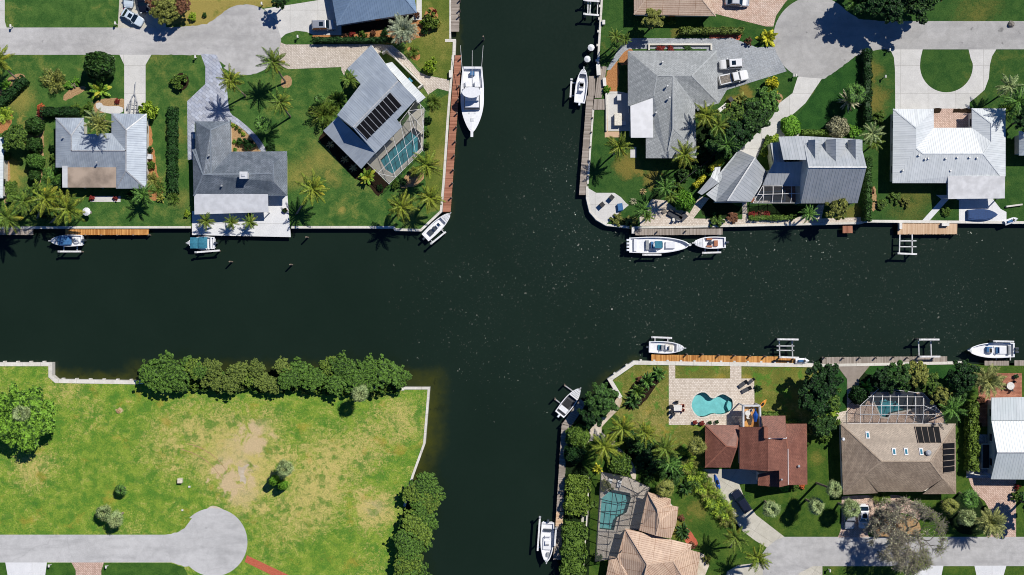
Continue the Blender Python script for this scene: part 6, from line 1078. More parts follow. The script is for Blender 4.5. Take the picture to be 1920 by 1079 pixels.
# yard things
def kayak(px, py, rz, label, m, L=3.2):
    p = P(px, py, .3); o = MB(); n = 12; vs = []
    for i in range(n + 1):
        t = i / n; w = .36 * math.sin(math.pi * min(.98, max(.02, t))) ** .7; x = (t - .5) * L; vs += [(x, -w, .22), (x, 0, .30 - .08 * (.35 < t < .65)), (x, w, .22), (x, 0, 0)]
    for i in range(n):
        for j in range(4): a = i * 4; o.add([vs[a + j], vs[a + 4 + j], vs[a + 4 + (j + 1) % 4], vs[a + (j + 1) % 4]], [(0, 1, 2, 3)])
    h = local(thing('kayak', label, 'kayak', (p.x, p.y, .04), R(rz), 'kayaks')); o.build('hull', M[m], h); MB().tube([(.1 * L, 0, .30), (-.14 * L, 0, .30)], [.2, .2], 10).build('cockpit', M['black_rubber'], h)
kayak(1345.5, 905, -72, 'bright blue kayak lying on the concrete drive', 'plastic_blue'); kayak(1331, 909, -64, 'dark green kayak beside the blue one', 'plastic_green'); kayak(1430.5, 758, 52, 'orange kayak lying on the lawn beside the raised deck', 'plastic_orange', 2.2)
for i in range(9): # stacked lumber beside the drive
    x, y = 1308 + i * 3.2, 884 + (i % 3) * 7 + i * 1.5; p = P(x, y, .3); tag(MB().bar((p.x - .9, p.y + .8, .15 + .05 * (i % 3)), (p.x + .9, p.y - .8, .2 + .05 * (i % 3)), .22, .16).build('lumber_plank', M['wood_grey' if i % 2 else 'wood_pile']), 'loose plank in the pile beside the kayaks', 'plank', 'planks beside the kayaks')
def boxy(name, px, py, d, label, cat, m, top=None, rz=0, z=0, taper=.92):
    p = P(px, py, z + d[2]); h = local(thing(name, label, cat, (p.x, p.y, z + .012), R(rz))); MB().box((0, 0, d[2] / 2), d, taper=taper).build('body', M[m], h); MB().box((0, 0, d[2] + .035), (d[0] * 1.04, d[1] * 1.04, .07)).build('lid', M[top or m], h); return h
boxy('utility_box', 337, 902, (.8, .85, .8), 'beige utility box standing on the vacant lot', 'utility box', 'box_beige'); boxy('valve_cover', 342, 957, (.3, .3, .12), 'tiny white valve cover near the bottom turning circle', 'valve cover', 'white_paint'); boxy('valve_cover', 355, 913, (.35, .3, .2), 'tiny pale cover beside the beige utility box', 'valve cover', 'white_paint')
boxy('dock_box', 1133.5, 154, (.6, 1.5, .6), 'white storage box on the boardwalk', 'dock box', 'white_paint', rz=4); boxy('dock_box', 1122, 131, (.7, 2.0, .7), 'white storage box above the boardwalk', 'dock box', 'white_paint', rz=4); boxy('dock_box', 1773, 421, (1.3, .6, .6), 'white storage box on the tan dock', 'dock box', 'white_paint'); boxy('dock_box', 1689, 424, (.5, 1.1, .6), 'slim white box at the left end of the tan dock', 'dock box', 'white_paint'); boxy('dock_box', 844.5, 139, (.5, 1.3, .7), 'white dock box at the brick landing', 'dock box', 'white_paint'); boxy('dock_box', 1187, 432, (.5, 1.2, .7), 'blue white locker left of the grey dock', 'dock box', 'canvas_blue', 'white_paint'); boxy('cooler', 1132, 42, (.5, .8, .5), 'white box on the seawall below the tan tile house', 'cooler', 'white_paint')
boxy('outdoor_kitchen', 1159, 224, (1.3, 2.2, .95), 'stone topped outdoor kitchen on the terrace', 'outdoor kitchen', 'box_beige', 'gelcoat_cream'); boxy('grill', 1161, 183, (.7, 1.1, 1.0), 'white grill on the concrete terrace', 'grill', 'white_paint', 'flat_grey'); boxy('tank', 1169, 231, (.9, .8, .7), 'blue grey cooler chest beside the outdoor kitchen', 'cooler', 'canvas_blue', 'flat_grey'); boxy('patio_table', 1163, 388.5, (.9, 1.3, .6), 'dark blue square table on the curved terrace', 'table', 'canvas_blue', rz=8)
for x, y, a, l in ((1147, 370.5, 50, 'dark chair at the top of the curved terrace'), (1129, 384, 40, 'dark chair in the middle of the curved terrace'), (1370, 187, 40, 'black garden chair beside the white bench'), (1183, 208, 0, 'white chair on the concrete terrace')): chair(x, y, a, l, 'white_paint' if 'white chair' in l else 'dark_metal', s=1.7)
p = P(1355.5, 202, .5); h = local(thing('garden_bench', 'white garden bench on the grass below the pickup', 'bench', (p.x, p.y, 0), R(38))); MB().box((0, 0, .45), (2.0, .75, .08)).build('seat', M['white_paint'], h); MB().box((.35, 0, .52), (.25, .3, .06)).box((-.1, 0, .52), (.25, .3, .06)).build('cushion', M['canvas_grey'], h)
for a in (-.8, .8):
    for b_ in (-.3, .3): MB().box((a, b_, .21), (.08, .08, .42)).build('leg', M['white_paint'], h)
h = local(thing('outdoor_sofa', 'dark grey L shaped sofa on the cream patio', 'sofa', P(1265, 405), R(-28))); MB().box((0, 0, .3), (2.8, 1.0, .45)).box((1.5, .55, .3), (1.1, 1.4, .45), -.3).build('seat', M['canvas_grey'], h); MB().box((0, .5, .6), (2.8, .22, .55)).build('backrest', M['dark_metal'], h); chair(1271, 411, 80, 'white stool below the dark grey sofa, right', 'white_paint'); chair(1263, 412, 80, 'white stool below the dark grey sofa, left', 'white_paint')
p = P(161, 397, 2.2); h = local(thing('patio_umbrella', 'round white umbrella on the lawn below the brown patio roof', 'umbrella', (p.x, p.y, 0))); MB().tube([(0, 0, 1.95), (0, 0, 2.35)], [.78, .03], 10).build('canopy', M['canvas_white'], h); MB().tube([(0, 0, 0), (0, 0, 2.2)], .04, 6).build('pole', M['white_metal'], h); MB().tube([(0, 0, 0), (0, 0, .1)], .3, 10).build('base', M['stone'], h)
table(1895, 724, .72, 'round white table on the red brick patio')
for x, y, a, l in ((1887, 727, 0, 'black chair left of the round white brick patio table'), (1897, 731, 90, 'black chair below the round white brick patio table'), (1900, 717, 220, 'black chair right of the round white brick patio table')): chair(x, y, a, l)
boxy('ac_unit', 279, 294, (.9, .9, .9), 'white air conditioner on the right of the brown patio roofed house', 'air conditioner', 'white_paint', 'flat_grey'); boxy('ac_unit', 364.5, 256, (.7, .8, .8), 'white round topped unit beside the charcoal roof', 'air conditioner', 'white_paint', 'flat_grey'); boxy('ac_unit', 1821, 884, (.9, 1.0, 1.0), 'white unit at the gate of the lower right house', 'air conditioner', 'white_paint'); boxy('ac_unit', 768, 152, (.8, .9, .8), 'dark unit in the narrow courtyard of the diagonal house', 'air conditioner', 'dark_metal', 'canvas_teal', rz=45)
tag(MB().bar(P(1824, 889, .8), P(1850, 891, .8), .1, 1.5).build('garden_gate', M['white_paint']), 'white gate across the paved side drive', 'gate')
for nm, px, py, rz, l in (('jet_ski', 1505, 677, 0, 'blue and white jet ski on the seawall beside the orange dock'), ('jet_ski', 1897, 414, 20, 'shaded jet ski at the seawall near the right edge')):
    p = P(px, py, .6); h = local(thing(nm, l, 'jet ski', (p.x, p.y, -.1), R(rz), 'jet skis')); o = MB(); L = 2.6; vs = []
    for i in range(9): t = i / 8; w = .5 * (1 if t < .6 else (1 - ((t - .6) / .4) ** 2 * .95)); x = (t - .5) * L; vs += [(x, -w, .5), (x, 0, .72), (x, w, .5), (x, 0, 0)]
    for i in range(8):
        for j in range(4): k = i * 4; o.add([vs[k + j], vs[k + 4 + j], vs[k + 4 + (j + 1) % 4], vs[k + (j + 1) % 4]], [(0, 1, 2, 3)])
    o.build('hull', M['gelcoat'], h); MB().box((-.4, 0, .82), (1.1, .36, .3), taper=.8).build('seat', M['canvas_blue'], h); MB().bar((.3, -.4, 1.0), (.3, .4, 1.0), .06).box((.35, 0, .85), (.3, .3, .3)).build('handlebar', M['dark_metal'], h)
p = P(1842, 403, .4); h = local(thing('dinghy', 'dark blue covered dinghy on the pale patio', 'boat', (p.x, p.y, .03), 0)); rg = hull_rings(5.6, 2.1, 14, .85, .5, .7); o = MB(); o.prism([(x, w) for x, w in rg] + [(x, -w) for x, w in rg[::-1]], .1, .55); o.build('hull', M['tarp_blue'], h); MB().prism(inset([(x, w) for x, w in rg[:-1]] + [(x, -w) for x, w in rg[:-1][::-1]], .2), .55, .66).build('cover', M['tarp_blue'], h)
tag(MB().add([tuple(P(x, y, .25)) for x, y in ((1240, 397), (1247, 392), (1251, 398), (1243, 402))] + [tuple(P(x, y, 0)) for x, y in ((1239, 398), (1247, 391), (1252, 398), (1243, 403))], [(3, 2, 1, 0), (0, 4, 5, 1), (1, 5, 6, 2), (2, 6, 7, 3), (3, 7, 4, 0)]).build('boulder', M['stone']), 'grey boulder on the cream patio beside the palms', 'boulder')
seawall('white bench wall near the right edge above the seawall', [(1885, 388), (1915, 384)], .3, .5, name='garden_wall', cat='wall')
for px, py, l, m_ in ((223, 771, 'small orange sandy mound on the vacant lot', 'plastic_orange'),): tag(MB().tube([P(px, py, 0), P(px, py, .25)], [.5, .05], 8).build('sand_mound', M['mulch_tan']), l, 'mound')
tag(MB().tube([P(1895, 46, 0), P(1895, 46, .6)], [.7, .25], 9).build('drain_cover', M['stone']), 'brown drain mound at the edge of the upper right road', 'drain')
# ================================================================ PLANTS  (kind, crown px, py, crown radius px, height m, leaves, label, [foot px])
def plants(rows):
    for r in rows:
        r = list(r); plant(*r[:7], **(r[7] if len(r) > 7 else {}))
plants([
# --- north west, left gardens
('coconut', -4, 112, 34, 6, 'leaf_coconut_gold', 'coconut palm reaching in from the left edge above the dark hedge', dict(base=(33, 150))),
('areca', 8, 160, 16, 2.2, 'leaf_bright', 'bright green clump beside the dark diagonal hedge at left'),
('areca', 98, 150, 30, 3.6, 'leaf_olive', 'tall yellow green clump palm on the upper left lawn'),
('round', 187, 125, 27, 4.6, 'leaf_forest', 'large clipped round bush below the top left road'),
('bush', 140, 152, 10, .8, 'leaf_bright', 'low bright green bush between the clump palm and the large round bush'), ('bush', 128, 160, 9, .8, 'leaf_bright', 'low bright green bush just below the tall clump palm'),
('banana', 185, 168, 24, 4.2, 'leaf_banana', 'banana plant below the large round bush'), ('coconut', 178, 222, 24, 7, 'leaf_sabal', 'grey green palm growing against the brown patio roofed house, left one'), ('coconut', 186, 234, 28, 8.0, 'leaf_olive', 'palm leaning over the roof valley of the brown patio roofed house', dict(base=(184, 240))),
('bush', 77, 201, 9, 1, 'leaf_orange', 'small rusty red bush on the tan bed at left'), ('bush', 75, 213, 7, .8, 'leaf_red', 'second small red bush on the tan bed at left'), ('bush', 219, 190, 6, .7, 'leaf_red', 'small red bush beside the concrete drive with the trailer'), ('bush', 137, 159, 6, .8, 'leaf_grey', 'small silvery bush left of the large round bush'),
('bush', 142, 206, 13, 1.6, 'leaf_mid', 'leafy bush at the right end of the dark hedge'), ('bush', 165, 202, 12, 1.6, 'leaf_mid', 'leafy bush beside the roof corner of the brown patio roofed house'),
('broad', 276, 207, 19, 2.6, 'leaf_lime', 'bright broad leaved shrub at the trailer drive corner'), ('broad', 335, 153, 16, 1.8, 'leaf_mid', 'shrub in the dark round mulch bed'),
('areca', 4, 214, 22, 2.6, 'leaf_lime', 'yellow green clump palm cut by the left edge'), ('round', 65, 236, 17, 2.8, 'leaf_forest', 'topmost round bush in the column left of the grey metal roof'), ('dense', 28, 258, 26, 4.2, 'leaf_mid', 'broad bushy tree left of the round bush column', ), ('round', 65, 273, 15, 2.6, 'leaf_forest', 'second round bush from the top left of the grey metal roof'), ('round', 67, 303, 16, 2.6, 'leaf_emerald', 'third round bush from the top left of the grey metal roof'), ('round', 66, 330, 11, 2, 'leaf_forest', 'lowest round bush left of the grey metal roof'),
('round', 8, 292, 10, 1.6, 'leaf_mid', 'small round bush beside the left edge house'), ('bush', 99, 277, 7, 1.4, 'leaf_dark', 'upper dark shrub against the west wall of the grey metal roof'), ('bush', 99, 298, 8, 1.4, 'leaf_mid', 'lower green shrub against the west wall of the grey metal roof'),
('areca', 101, 326, 24, 3.6, 'leaf_emerald', 'bushy palm at the lower left corner of the grey metal roof'), ('coconut', 86, 372, 40, 7, 'leaf_coconut_gold', 'yellow centred coconut palm, left of the pair beside the brown patio roof', dict(base=(70, 410))), ('coconut', 127, 391, 40, 7, 'leaf_coconut_gold', 'yellow coconut palm overhanging the lawn and orange dock', dict(base=(95, 418))), ('coconut', 12, 408, 38, 7, 'leaf_coconut', 'coconut palm at the far left shore', dict(base=(20, 418))), ('coconut', 45, 378, 28, 6, 'leaf_coconut', 'green coconut palm behind the far left shore palms', dict(base=(60, 400))), ('bush', 70, 353, 12, 1.5, 'leaf_mid', 'bush above the left shore palms'), ('bush', 105, 350, 14, 1.5, 'leaf_dark', 'dark bush under the yellow palms'),
('bush', 172, 372, 6, .8, 'leaf_red', 'left red bromeliad at the patio corner'), ('bush', 216, 372, 6, .8, 'leaf_red', 'right red bromeliad at the patio corner'),
('areca', 286, 338, 20, 2.6, 'leaf_olive', 'shrubby palm on the orange mulch, upper'), ('coconut', 268, 366, 26, 4, 'leaf_emerald', 'short palm on the orange mulch at the house corner', dict(base=(272, 362))), ('areca', 294, 352, 18, 2.4, 'leaf_mid', 'shrubby palm on the orange mulch, lower right'), ('bush', 280, 282, 7, 1.2, 'leaf_dark', 'dark shrub beside the white air conditioner'), ('bush', 283, 310, 9, 1.4, 'leaf_mid', 'green shrub below the white air conditioner'), ('bush', 242, 366, 8, 1.2, 'leaf_dark', 'small dark shrub right of the patio'),
('areca', 325, 372, 14, 2.2, 'leaf_mid', 'small palm below the long vertical hedge'), ('bush', 350, 401, 7, 1.0, 'leaf_lime', 'small yellow green bush near the white patio'), ('banana', 300, 372, 10, 1.6, 'leaf_croton', 'small croton beside the orange mulch end'),
# --- around the two middle houses
('coconut', 512, 116, 33, 8, 'leaf_coconut', 'coconut palm on the edge of the left turning circle', dict(base=(536, 155))), ('coconut', 433, 151, 30, 7.5, 'leaf_coconut_gold', 'coconut palm leaning over the stamped grey drive', dict(base=(461, 181))), ('coconut', 526, 192, 30, 8, 'leaf_coconut', 'coconut palm on the lawn below the turning circle', dict(base=(545, 220))),
('sabal', 492, 233, 20, 4.6, 'leaf_emerald', 'round green fan palm right of the curved grey path'), ('bush', 507, 276, 10, 1.2, 'leaf_dark', 'dark shrub at the end of the curved grey path'), ('areca', 605, 214, 32, 6.5, 'leaf_coconut', 'leafy green clump palm at the left corner of the diagonal house'), ('coconut', 655, 150, 21, 5.5, 'leaf_coconut', 'palm in the roof notch of the diagonal house', dict(base=(660, 158))), ('areca', 632, 186, 22, 3.8, 'leaf_mid', 'clump palm left of the diagonal house, upper'), ('areca', 620, 205, 18, 3.6, 'leaf_coconut', 'clump palm left of the diagonal house, lower'), ('sabal', 598, 185, 13, 3, 'leaf_emerald', 'small fan palm on the lawn left of the diagonal house'),
('coconut', 587, 354, 36, 7.5, 'leaf_coconut_gold', 'large golden coconut palm alone on the lawn', dict(base=(556, 402))), ('coconut', 800, 310, 34, 6.5, 'leaf_coconut_gold', 'golden coconut palm at the right corner of the pool cage', dict(base=(788, 322))), ('coconut', 806, 371, 31, 6.5, 'leaf_coconut_gold', 'golden coconut palm beside the seawall corner, lower right', dict(base=(800, 378))), ('coconut', 753, 388, 34, 7, 'leaf_coconut_gold', 'golden coconut palm above the seawall below the pool cage', dict(base=(748, 398))), ('banana', 688, 332, 20, 3.8, 'leaf_banana', 'banana plant below the diagonal house'),
('spiky', 619, 271, 9, 1.0, 'leaf_straw', 'upper straw coloured grass clump in the dark bed'), ('spiky', 646, 299, 9, 1.0, 'leaf_straw', 'middle straw coloured grass clump in the dark bed'), ('spiky', 662, 315, 9, 1.0, 'leaf_straw', 'lower straw coloured grass clump in the dark bed'),
('bush', 776, 322, 11, 1.4, 'leaf_olive', 'olive bush at the lower right of the cage'), ('bush', 741, 347, 9, 1.2, 'leaf_mid', 'green bush below the cage corner'), ('bush', 712, 352, 7, .8, 'leaf_dark', 'dark low bush in the bed below the cage'), ('bush', 757, 341, 8, .9, 'leaf_dark', 'dark bush between cage and golden palms'),
('areca', 775, 97, 15, 2.6, 'leaf_coconut', 'clump palm in the round bed beside the brick walk'), ('broad', 808, 124, 14, 2.2, 'leaf_lime', 'yellow green croton beside the brick walk'), ('areca', 814, 190, 18, 3.2, 'leaf_coconut', 'clump palm right of the pool cage'), ('bush', 803, 225, 8, 1.3, 'leaf_dark', 'upper dark shrub along the cage'), ('bush', 800, 250, 8, 1.2, 'leaf_mid', 'middle green shrub along the cage'), ('bush', 800, 273, 7, 1.2, 'leaf_mid', 'lower green shrub along the cage'),
('date', 756, 57, 32, 5, 'leaf_date', 'large silver green date palm beside the blue roof'), ('broad', 808, 38, 17, 2.2, 'leaf_hedge', 'green shrub on the orange mulch point'), ('broad', 815, 42, 12, 1.6, 'leaf_croton', 'yellow green shrub on the orange mulch point'), ('bush', 815, 22, 5, 1, 'leaf_red', 'red bush at the top of the orange mulch point'), ('bush', 796, 58, 8, 1.2, 'leaf_dark', 'dark shrub at the bottom of the orange mulch point'), ('bush', 794, 43, 7, 1.2, 'leaf_bright', 'bright shrub left on the orange mulch point'), ('bush', 680, 65, 9, 1.3, 'leaf_mid', 'green shrub on the orange mulch strip'), ('bush', 660, 64, 7, 1, 'leaf_red', 'red shrub on the orange mulch strip, left'), ('bush', 700, 62, 6, 1, 'leaf_bronze', 'bronze shrub on the orange mulch strip, right'), ('bush', 648, 67, 5, .8, 'leaf_bronze', 'tiny bronze shrub on the orange mulch strip'), ('bush', 721, 61, 9, 1.2, 'leaf_dark', 'dark shrub left of the date palm'), ('bush', 782, 28, 6, 1, 'leaf_bronze', 'bronze shrub at the blue roof corner'),
('dense', 312, 20, 28, 3.6, 'leaf_olive', 'olive green tree at the top edge right of the parked cars'), ('dense', 292, 4, 18, 3.4, 'leaf_bronze', 'brownish tree at the top edge above the parked cars'), ('dense', 341, 8, 18, 3.4, 'leaf_bronze', 'reddish brown tree at the top edge right of the cars'), ('bush', 360, 31, 9, 1.2, 'leaf_lime', 'bright bush on the dry top lot'), ('bush', 383, 28, 5, .8, 'leaf_forest', 'tiny dark bush on the dry top lot'), ('tree', 523, 0, 19, 4.5, 'leaf_dark', 'dark tree above the left turning circle'),
# small patio palms
('coconut', 386, 415, 20, 3.0, 'leaf_coconut', 'left patio palm below the white patio roof', dict(base=(383, 420))), ('coconut', 434, 417, 17, 2.8, 'leaf_coconut', 'middle patio palm below the white patio roof', dict(base=(432, 421))), ('coconut', 469, 417, 18, 2.8, 'leaf_coconut', 'right patio palm below the white patio roof', dict(base=(470, 421))),
])
for i, (x, y, m_) in enumerate(((437, 235, 'leaf_lime'), (443, 239, 'leaf_mid'), (450, 245, 'leaf_mid'), (456, 251, 'leaf_lime'), (439, 266, 'leaf_bright'), (441, 281, 'leaf_bright'))): plant('bush', x, y, 4.5, .6, m_, 'small round edging shrub beside the curved grey path', group='edging shrubs')
plant('bush', 449, 266, 8, 1.2, 'leaf_forest', 'dark green shrub inside the tan bed of the charcoal house'); plant('bush', 465, 270, 13, 1.8, 'leaf_dark', 'dark shrub in the tan bed near the path')
plants([
# --- north east
('coconut', 1154, 68, 18, 5.5, 'leaf_coconut', 'palm beside the grey walk at the canal, left', dict(base=(1158, 78))), ('coconut', 1172, 74, 15, 5, 'leaf_coconut', 'palm beside the grey walk at the canal, right', dict(base=(1172, 80))), ('coconut', 1152, 88, 12, 4, 'leaf_emerald', 'small palm below the two canal walk palms', dict(base=(1155, 92))), ('tree', 1225, 38, 24, 4.5, 'leaf_olive', 'airy olive tree in front of the tan tile roof'), ('bush', 1260, 41, 8, 1.4, 'leaf_mid', 'small bush below the tan tile roof'), ('bush', 1239, 90, 8, .6, 'leaf_red', 'left red shrub in the walled planter strip'), ('bush', 1258, 90, 7, .6, 'leaf_red', 'right red shrub in the walled planter strip'), ('bush', 1290, 91, 9, .6, 'leaf_forest', 'dark shrub in the walled planter strip'), ('bush', 1138, 168, 8, 1.3, 'leaf_bright', 'bright shrub beside the boardwalk'),
('banana', 1440, 70, 22, 3.4, 'leaf_yellow', 'golden yellow palm on the right turning circle edge'), ('broad', 1447, 160, 15, 2.6, 'leaf_yellow', 'golden shrub below the right turning circle'), ('bush', 1404, 78, 9, 1.2, 'leaf_bronze', 'bronze shrub at the grey paver drive mouth'),
('dense', 1434, 190, 30, 5, 'leaf_emerald', 'large leaved tree at the top of the grove above the dormered house'), ('dense', 1412, 222, 32, 5.5, 'leaf_forest', 'dark tree in the middle of the grove'), ('dense', 1384, 252, 30, 5.5, 'leaf_dark', 'darkest tree at the lower middle of the grove'), ('tree', 1380, 214, 26, 5, 'leaf_mid', 'mid green tree at the left middle of the grove'), ('coconut', 1323, 216, 30, 6.5, 'leaf_coconut_gold', 'golden palm beside the pale shingle roof, in the grove', dict(base=(1335, 222))), ('coconut', 1346, 236, 28, 6, 'leaf_coconut', 'green palm left in the grove', dict(base=(1350, 240))), ('tree', 1345, 265, 26, 5, 'leaf_forest', 'dark tree at the lower left of the grove'), ('coconut', 1364, 272, 26, 6, 'leaf_emerald', 'palm at the bottom of the grove above the left wing', dict(base=(1366, 276))), ('coconut', 1284, 291, 32, 7, 'leaf_coconut_gold', 'large palm over the lower corner of the pale shingle roof', dict(base=(1296, 300))), ('banana', 1390, 186, 16, 2.4, 'leaf_olive', 'olive paddle plant at the grove edge below the pickup'), ('bush', 1325, 296, 14, 1.8, 'leaf_dark', 'dark shrub between palm and dormered house'), ('bush', 1310, 320, 14, 1.6, 'leaf_dark', 'dark shrub beside the yellow hedge'), ('broad', 1440, 175, 14, 2.4, 'leaf_lime', 'light green shrub at the concrete drive bend'),
('coconut', 1161, 275, 30, 7, 'leaf_coconut_gold', 'lone coconut palm on the lawn above the curved terrace', dict(base=(1150, 290))), ('coconut', 1247, 352, 24, 5, 'leaf_emerald', 'palm above the cream patio sofa', dict(base=(1240, 360))), ('coconut', 1258, 368, 18, 4, 'leaf_coconut', 'smaller palm above the cream patio sofa', dict(base=(1254, 374))), ('coconut', 1206, 393, 20, 4.5, 'leaf_emerald', 'palm beside the boulder on the cream patio', dict(base=(1202, 404))), ('coconut', 1214, 405, 16, 3.5, 'leaf_coconut', 'small palm at the seawall left of the cream patio', dict(base=(1212, 410))), ('round', 1282, 376, 19, 2.6, 'leaf_bright', 'bright green rounded shrub left of the left wing'), ('bush', 1272, 352, 12, 1.6, 'leaf_mid', 'green shrub above the bright rounded shrub'), ('bush', 1157, 412, 14, .8, 'leaf_olive', 'low olive ground shrub below the curved terrace'), ('bush', 1183, 415, 14, .8, 'leaf_olive', 'low olive shrub at the seawall, right of the terrace'), ('spiky', 1206, 359, 8, 1, 'leaf_straw', 'dry spiky plant on the terrace edge'), ('spiky', 1188, 378, 9, 1, 'leaf_grey', 'grey spiky plant at the terrace corner'),
('round', 1484.5, 236, 19, 1.7, 'leaf_bright', 'bright green island shrub in the concrete drive bend'), ('round', 1573, 239, 20, 2.4, 'leaf_grey', 'grey green round shrub above the dormers'), ('bush', 1601, 244, 15, 1.4, 'leaf_bright', 'bright shrub at the right of the dormered roof'), ('coconut', 1636, 250, 26, 6, 'leaf_sabal', 'pale leaved palm between dormered and white houses, upper', dict(base=(1634, 254))), ('coconut', 1640, 268, 20, 5, 'leaf_coconut', 'palm between dormered and white houses, lower', dict(base=(1638, 270))), ('spiky', 1594, 187, 28, 3.6, 'leaf_grey', 'grey brown spiky screw pine on the dark green lawn'), ('sabal', 1604, 176, 24, 4.4, 'leaf_emerald', 'green fan palm beside the grey screw pine'), ('bush', 1445, 268, 12, 1.4, 'leaf_dark', 'dark shrub beside the pale green wall'), ('bush', 1436, 285, 10, 1.3, 'leaf_lime', 'lime shrub at the drive end by the middle roof'),
('tree', 1568, 393, 26, 4.2, 'leaf_olive', 'olive tree at the lower right corner of the dormered house'), ('coconut', 1517, 401, 21, 4.6, 'leaf_emerald', 'palm at the seawall below the tall wing', dict(base=(1512, 404))), ('bush', 1485, 406, 9, 1, 'leaf_mid', 'green shrub left of the seawall palm'), ('bush', 1375, 408, 12, .9, 'leaf_bronze', 'bronze shrub on the seawall path'), ('bush', 1344, 414, 16, 1, 'leaf_mid', 'low green shrub on the seawall path'), ('bush', 1412, 402, 9, .8, 'leaf_red', 'first red shrub below the pool cage, from left'), ('bush', 1426, 402, 9, .8, 'leaf_bronze', 'second bronze shrub below the pool cage, from left'), ('bush', 1439, 402, 8, .8, 'leaf_red', 'third red shrub below the pool cage, from left'),
('dense', 1632, -12, 44, 6.5, 'leaf_dark', 'dark tree at the top edge over the right road, left'), ('dense', 1672, 2, 44, 6.5, 'leaf_dark', 'huge dark tree at the top edge over the right road, middle'), ('dense', 1722, -2, 40, 6.5, 'leaf_forest', 'dark tree at the top edge over the right road, right'), ('tree', 1745, -10, 26, 6, 'leaf_olive', 'olive tree at the top edge right of the huge dark tree'), ('coconut', 1605, 2, 30, 6, 'leaf_emerald', 'palm at the top edge left of the huge dark tree', dict(base=(1608, 4))),
('coconut', 1893, 162, 28, 6, 'leaf_sabal', 'grey green palm at the right edge above the white roof', dict(base=(1888, 170))), ('coconut', 1910, 190, 36, 6.5, 'leaf_emerald', 'palm with long fronds at the right edge beside the white roof', dict(base=(1915, 196))), ('areca', 1893, 205, 22, 4, 'leaf_mid', 'clump palm against the white roof right corner'), ('dense', 1925, 225, 26, 5, 'leaf_dark', 'dark tree cut by the right edge beside the white house'), ('bush', 1652, 220, 14, 1.2, 'leaf_mid', 'bush left of the white roof'), ('bush', 1632, 358, 9, 1.3, 'leaf_bronze', 'bronze shrub right of the tall hedge'), ('bush', 1632, 378, 8, 1.2, 'leaf_mid', 'green shrub right of the tall hedge'), ('bush', 1700, 378, 12, .9, 'leaf_olive', 'olive bush on the lawn below the white house, right'), ('bush', 1680, 370, 14, .8, 'leaf_mid', 'green bush on the lawn below the white house, middle'), ('bush', 1655, 382, 12, .8, 'leaf_mid', 'green bush on the lawn below the white house, left'), ('bush', 1776, 397, 10, .9, 'leaf_mid', 'small bush on the triangle lawn beside the white walk'),
# --- south west
('spread', 46, 782, 62, 4.6, 'leaf_banyan', 'broad bright green tree spreading on the left of the vacant lot', dict(zs=.62)), ('sabal', 39, 775, 20, 6.2, 'leaf_sabal', 'fan palm growing through the broad bright tree'), ('sabal', 675, 738, 20, 6.2, 'leaf_sabal', 'round fan palm in front of the mangrove row'), ('sabal', 534, 880, 20, 5.2, 'leaf_sabal', 'fan palm with two bright bushes in the middle of the vacant lot'), ('round', 517, 899, 9, 3.4, 'leaf_bright', 'bright bush left below the middle fan palm'), ('round', 533, 908, 8.5, 3.2, 'leaf_bright', 'bright bush right below the middle fan palm'), ('sabal', 194, 961, 18, 3.2, 'leaf_sabal', 'fan palm left of the pair by the bottom road'), ('sabal', 216, 974, 19, 3.6, 'leaf_sabal', 'fan palm right of the pair by the bottom road'), ('sabal', 226, 920, 14, 2.4, 'leaf_emerald', 'small dark fan palm above the pair by the bottom road'),
])
ORD = ['first', 'second', 'third', 'fourth', 'fifth', 'sixth', 'seventh', 'eighth', 'ninth', 'tenth', 'eleventh', 'twelfth', 'thirteenth', 'fourteenth', 'fifteenth', 'sixteenth', 'seventeenth']
def nth(i):
    tens = ['', '', 'twenty', 'thirty', 'forty']; ones = ORD[:9]
    if i < 17: return ORD[i]
    if i < 19: return ['eighteenth', 'nineteenth'][i - 17]
    t, o = divmod(i + 1, 10); return tens[t] + '-' + ones[o - 1] if o else {2: 'twentieth', 3: 'thirtieth', 4: 'fortieth'}[t]
rm_ = random.Random(11); row = [(284, 700, 30, 3.4, 0), (308, 688, 30, 3.6, 0), (330, 704, 28, 3.4, 0), (308, 716, 26, 3.2, 0), (338, 722, 18, 2.4, 0), (722, 700, 34, 3.4, 0), (748, 706, 24, 3.0, 0), (692, 688, 24, 3.4, 0)]
x = 352.0
while x < 715:
    up = rm_.random() < .55; ol = 372 < x < 535 and rm_.random() < .75; row.append((x, rm_.uniform(684, 700) if up else rm_.uniform(706, 722), rm_.uniform(17, 27), rm_.uniform(2.2, 3.4), 1 if ol else (2 if rm_.random() < .16 else 0))); x += rm_.uniform(9, 14)
row.sort()
for i, (x, y, r, h_, m_) in enumerate(row): plant('mangrove', x, y, r, h_, ('leaf_mangrove', 'leaf_mangrove_olive', 'leaf_hedge')[m_], '%s mangrove from the left in the row along the vacant shore' % nth(i))
x = 348.0; low = []
while x < 752: low.append((x, 719 + 11 * (x - 348) / 404 + rm_.uniform(-3, 5), rm_.uniform(12, 18), rm_.choice(('leaf_mangrove', 'leaf_mangrove', 'leaf_mangrove_olive', 'leaf_hedge')))); x += rm_.uniform(11, 17)
for i, (x, y, r, m_) in enumerate(low): plant('bush', x, y, r, 1.9, m_, '%s low shrub from the left at the foot of the mangrove row' % nth(i), group='shrubs at the foot of the mangroves')
colm = [(903, 800, 22, 3.0, .2), (912, 786, 22, 3.0, .3), (918, 808, 20, 3.0, .5), (930, 782, 20, 2.8, .1)]; y = 925.0
while y < 1100:
    cx = 796 - max(0, min(1, (y - 900) / 110)) * 20; colm.append((y, cx + rm_.uniform(-20, 22), rm_.uniform(17, 26), rm_.uniform(2.4, 3.4), rm_.random())); y += rm_.uniform(4, 7)
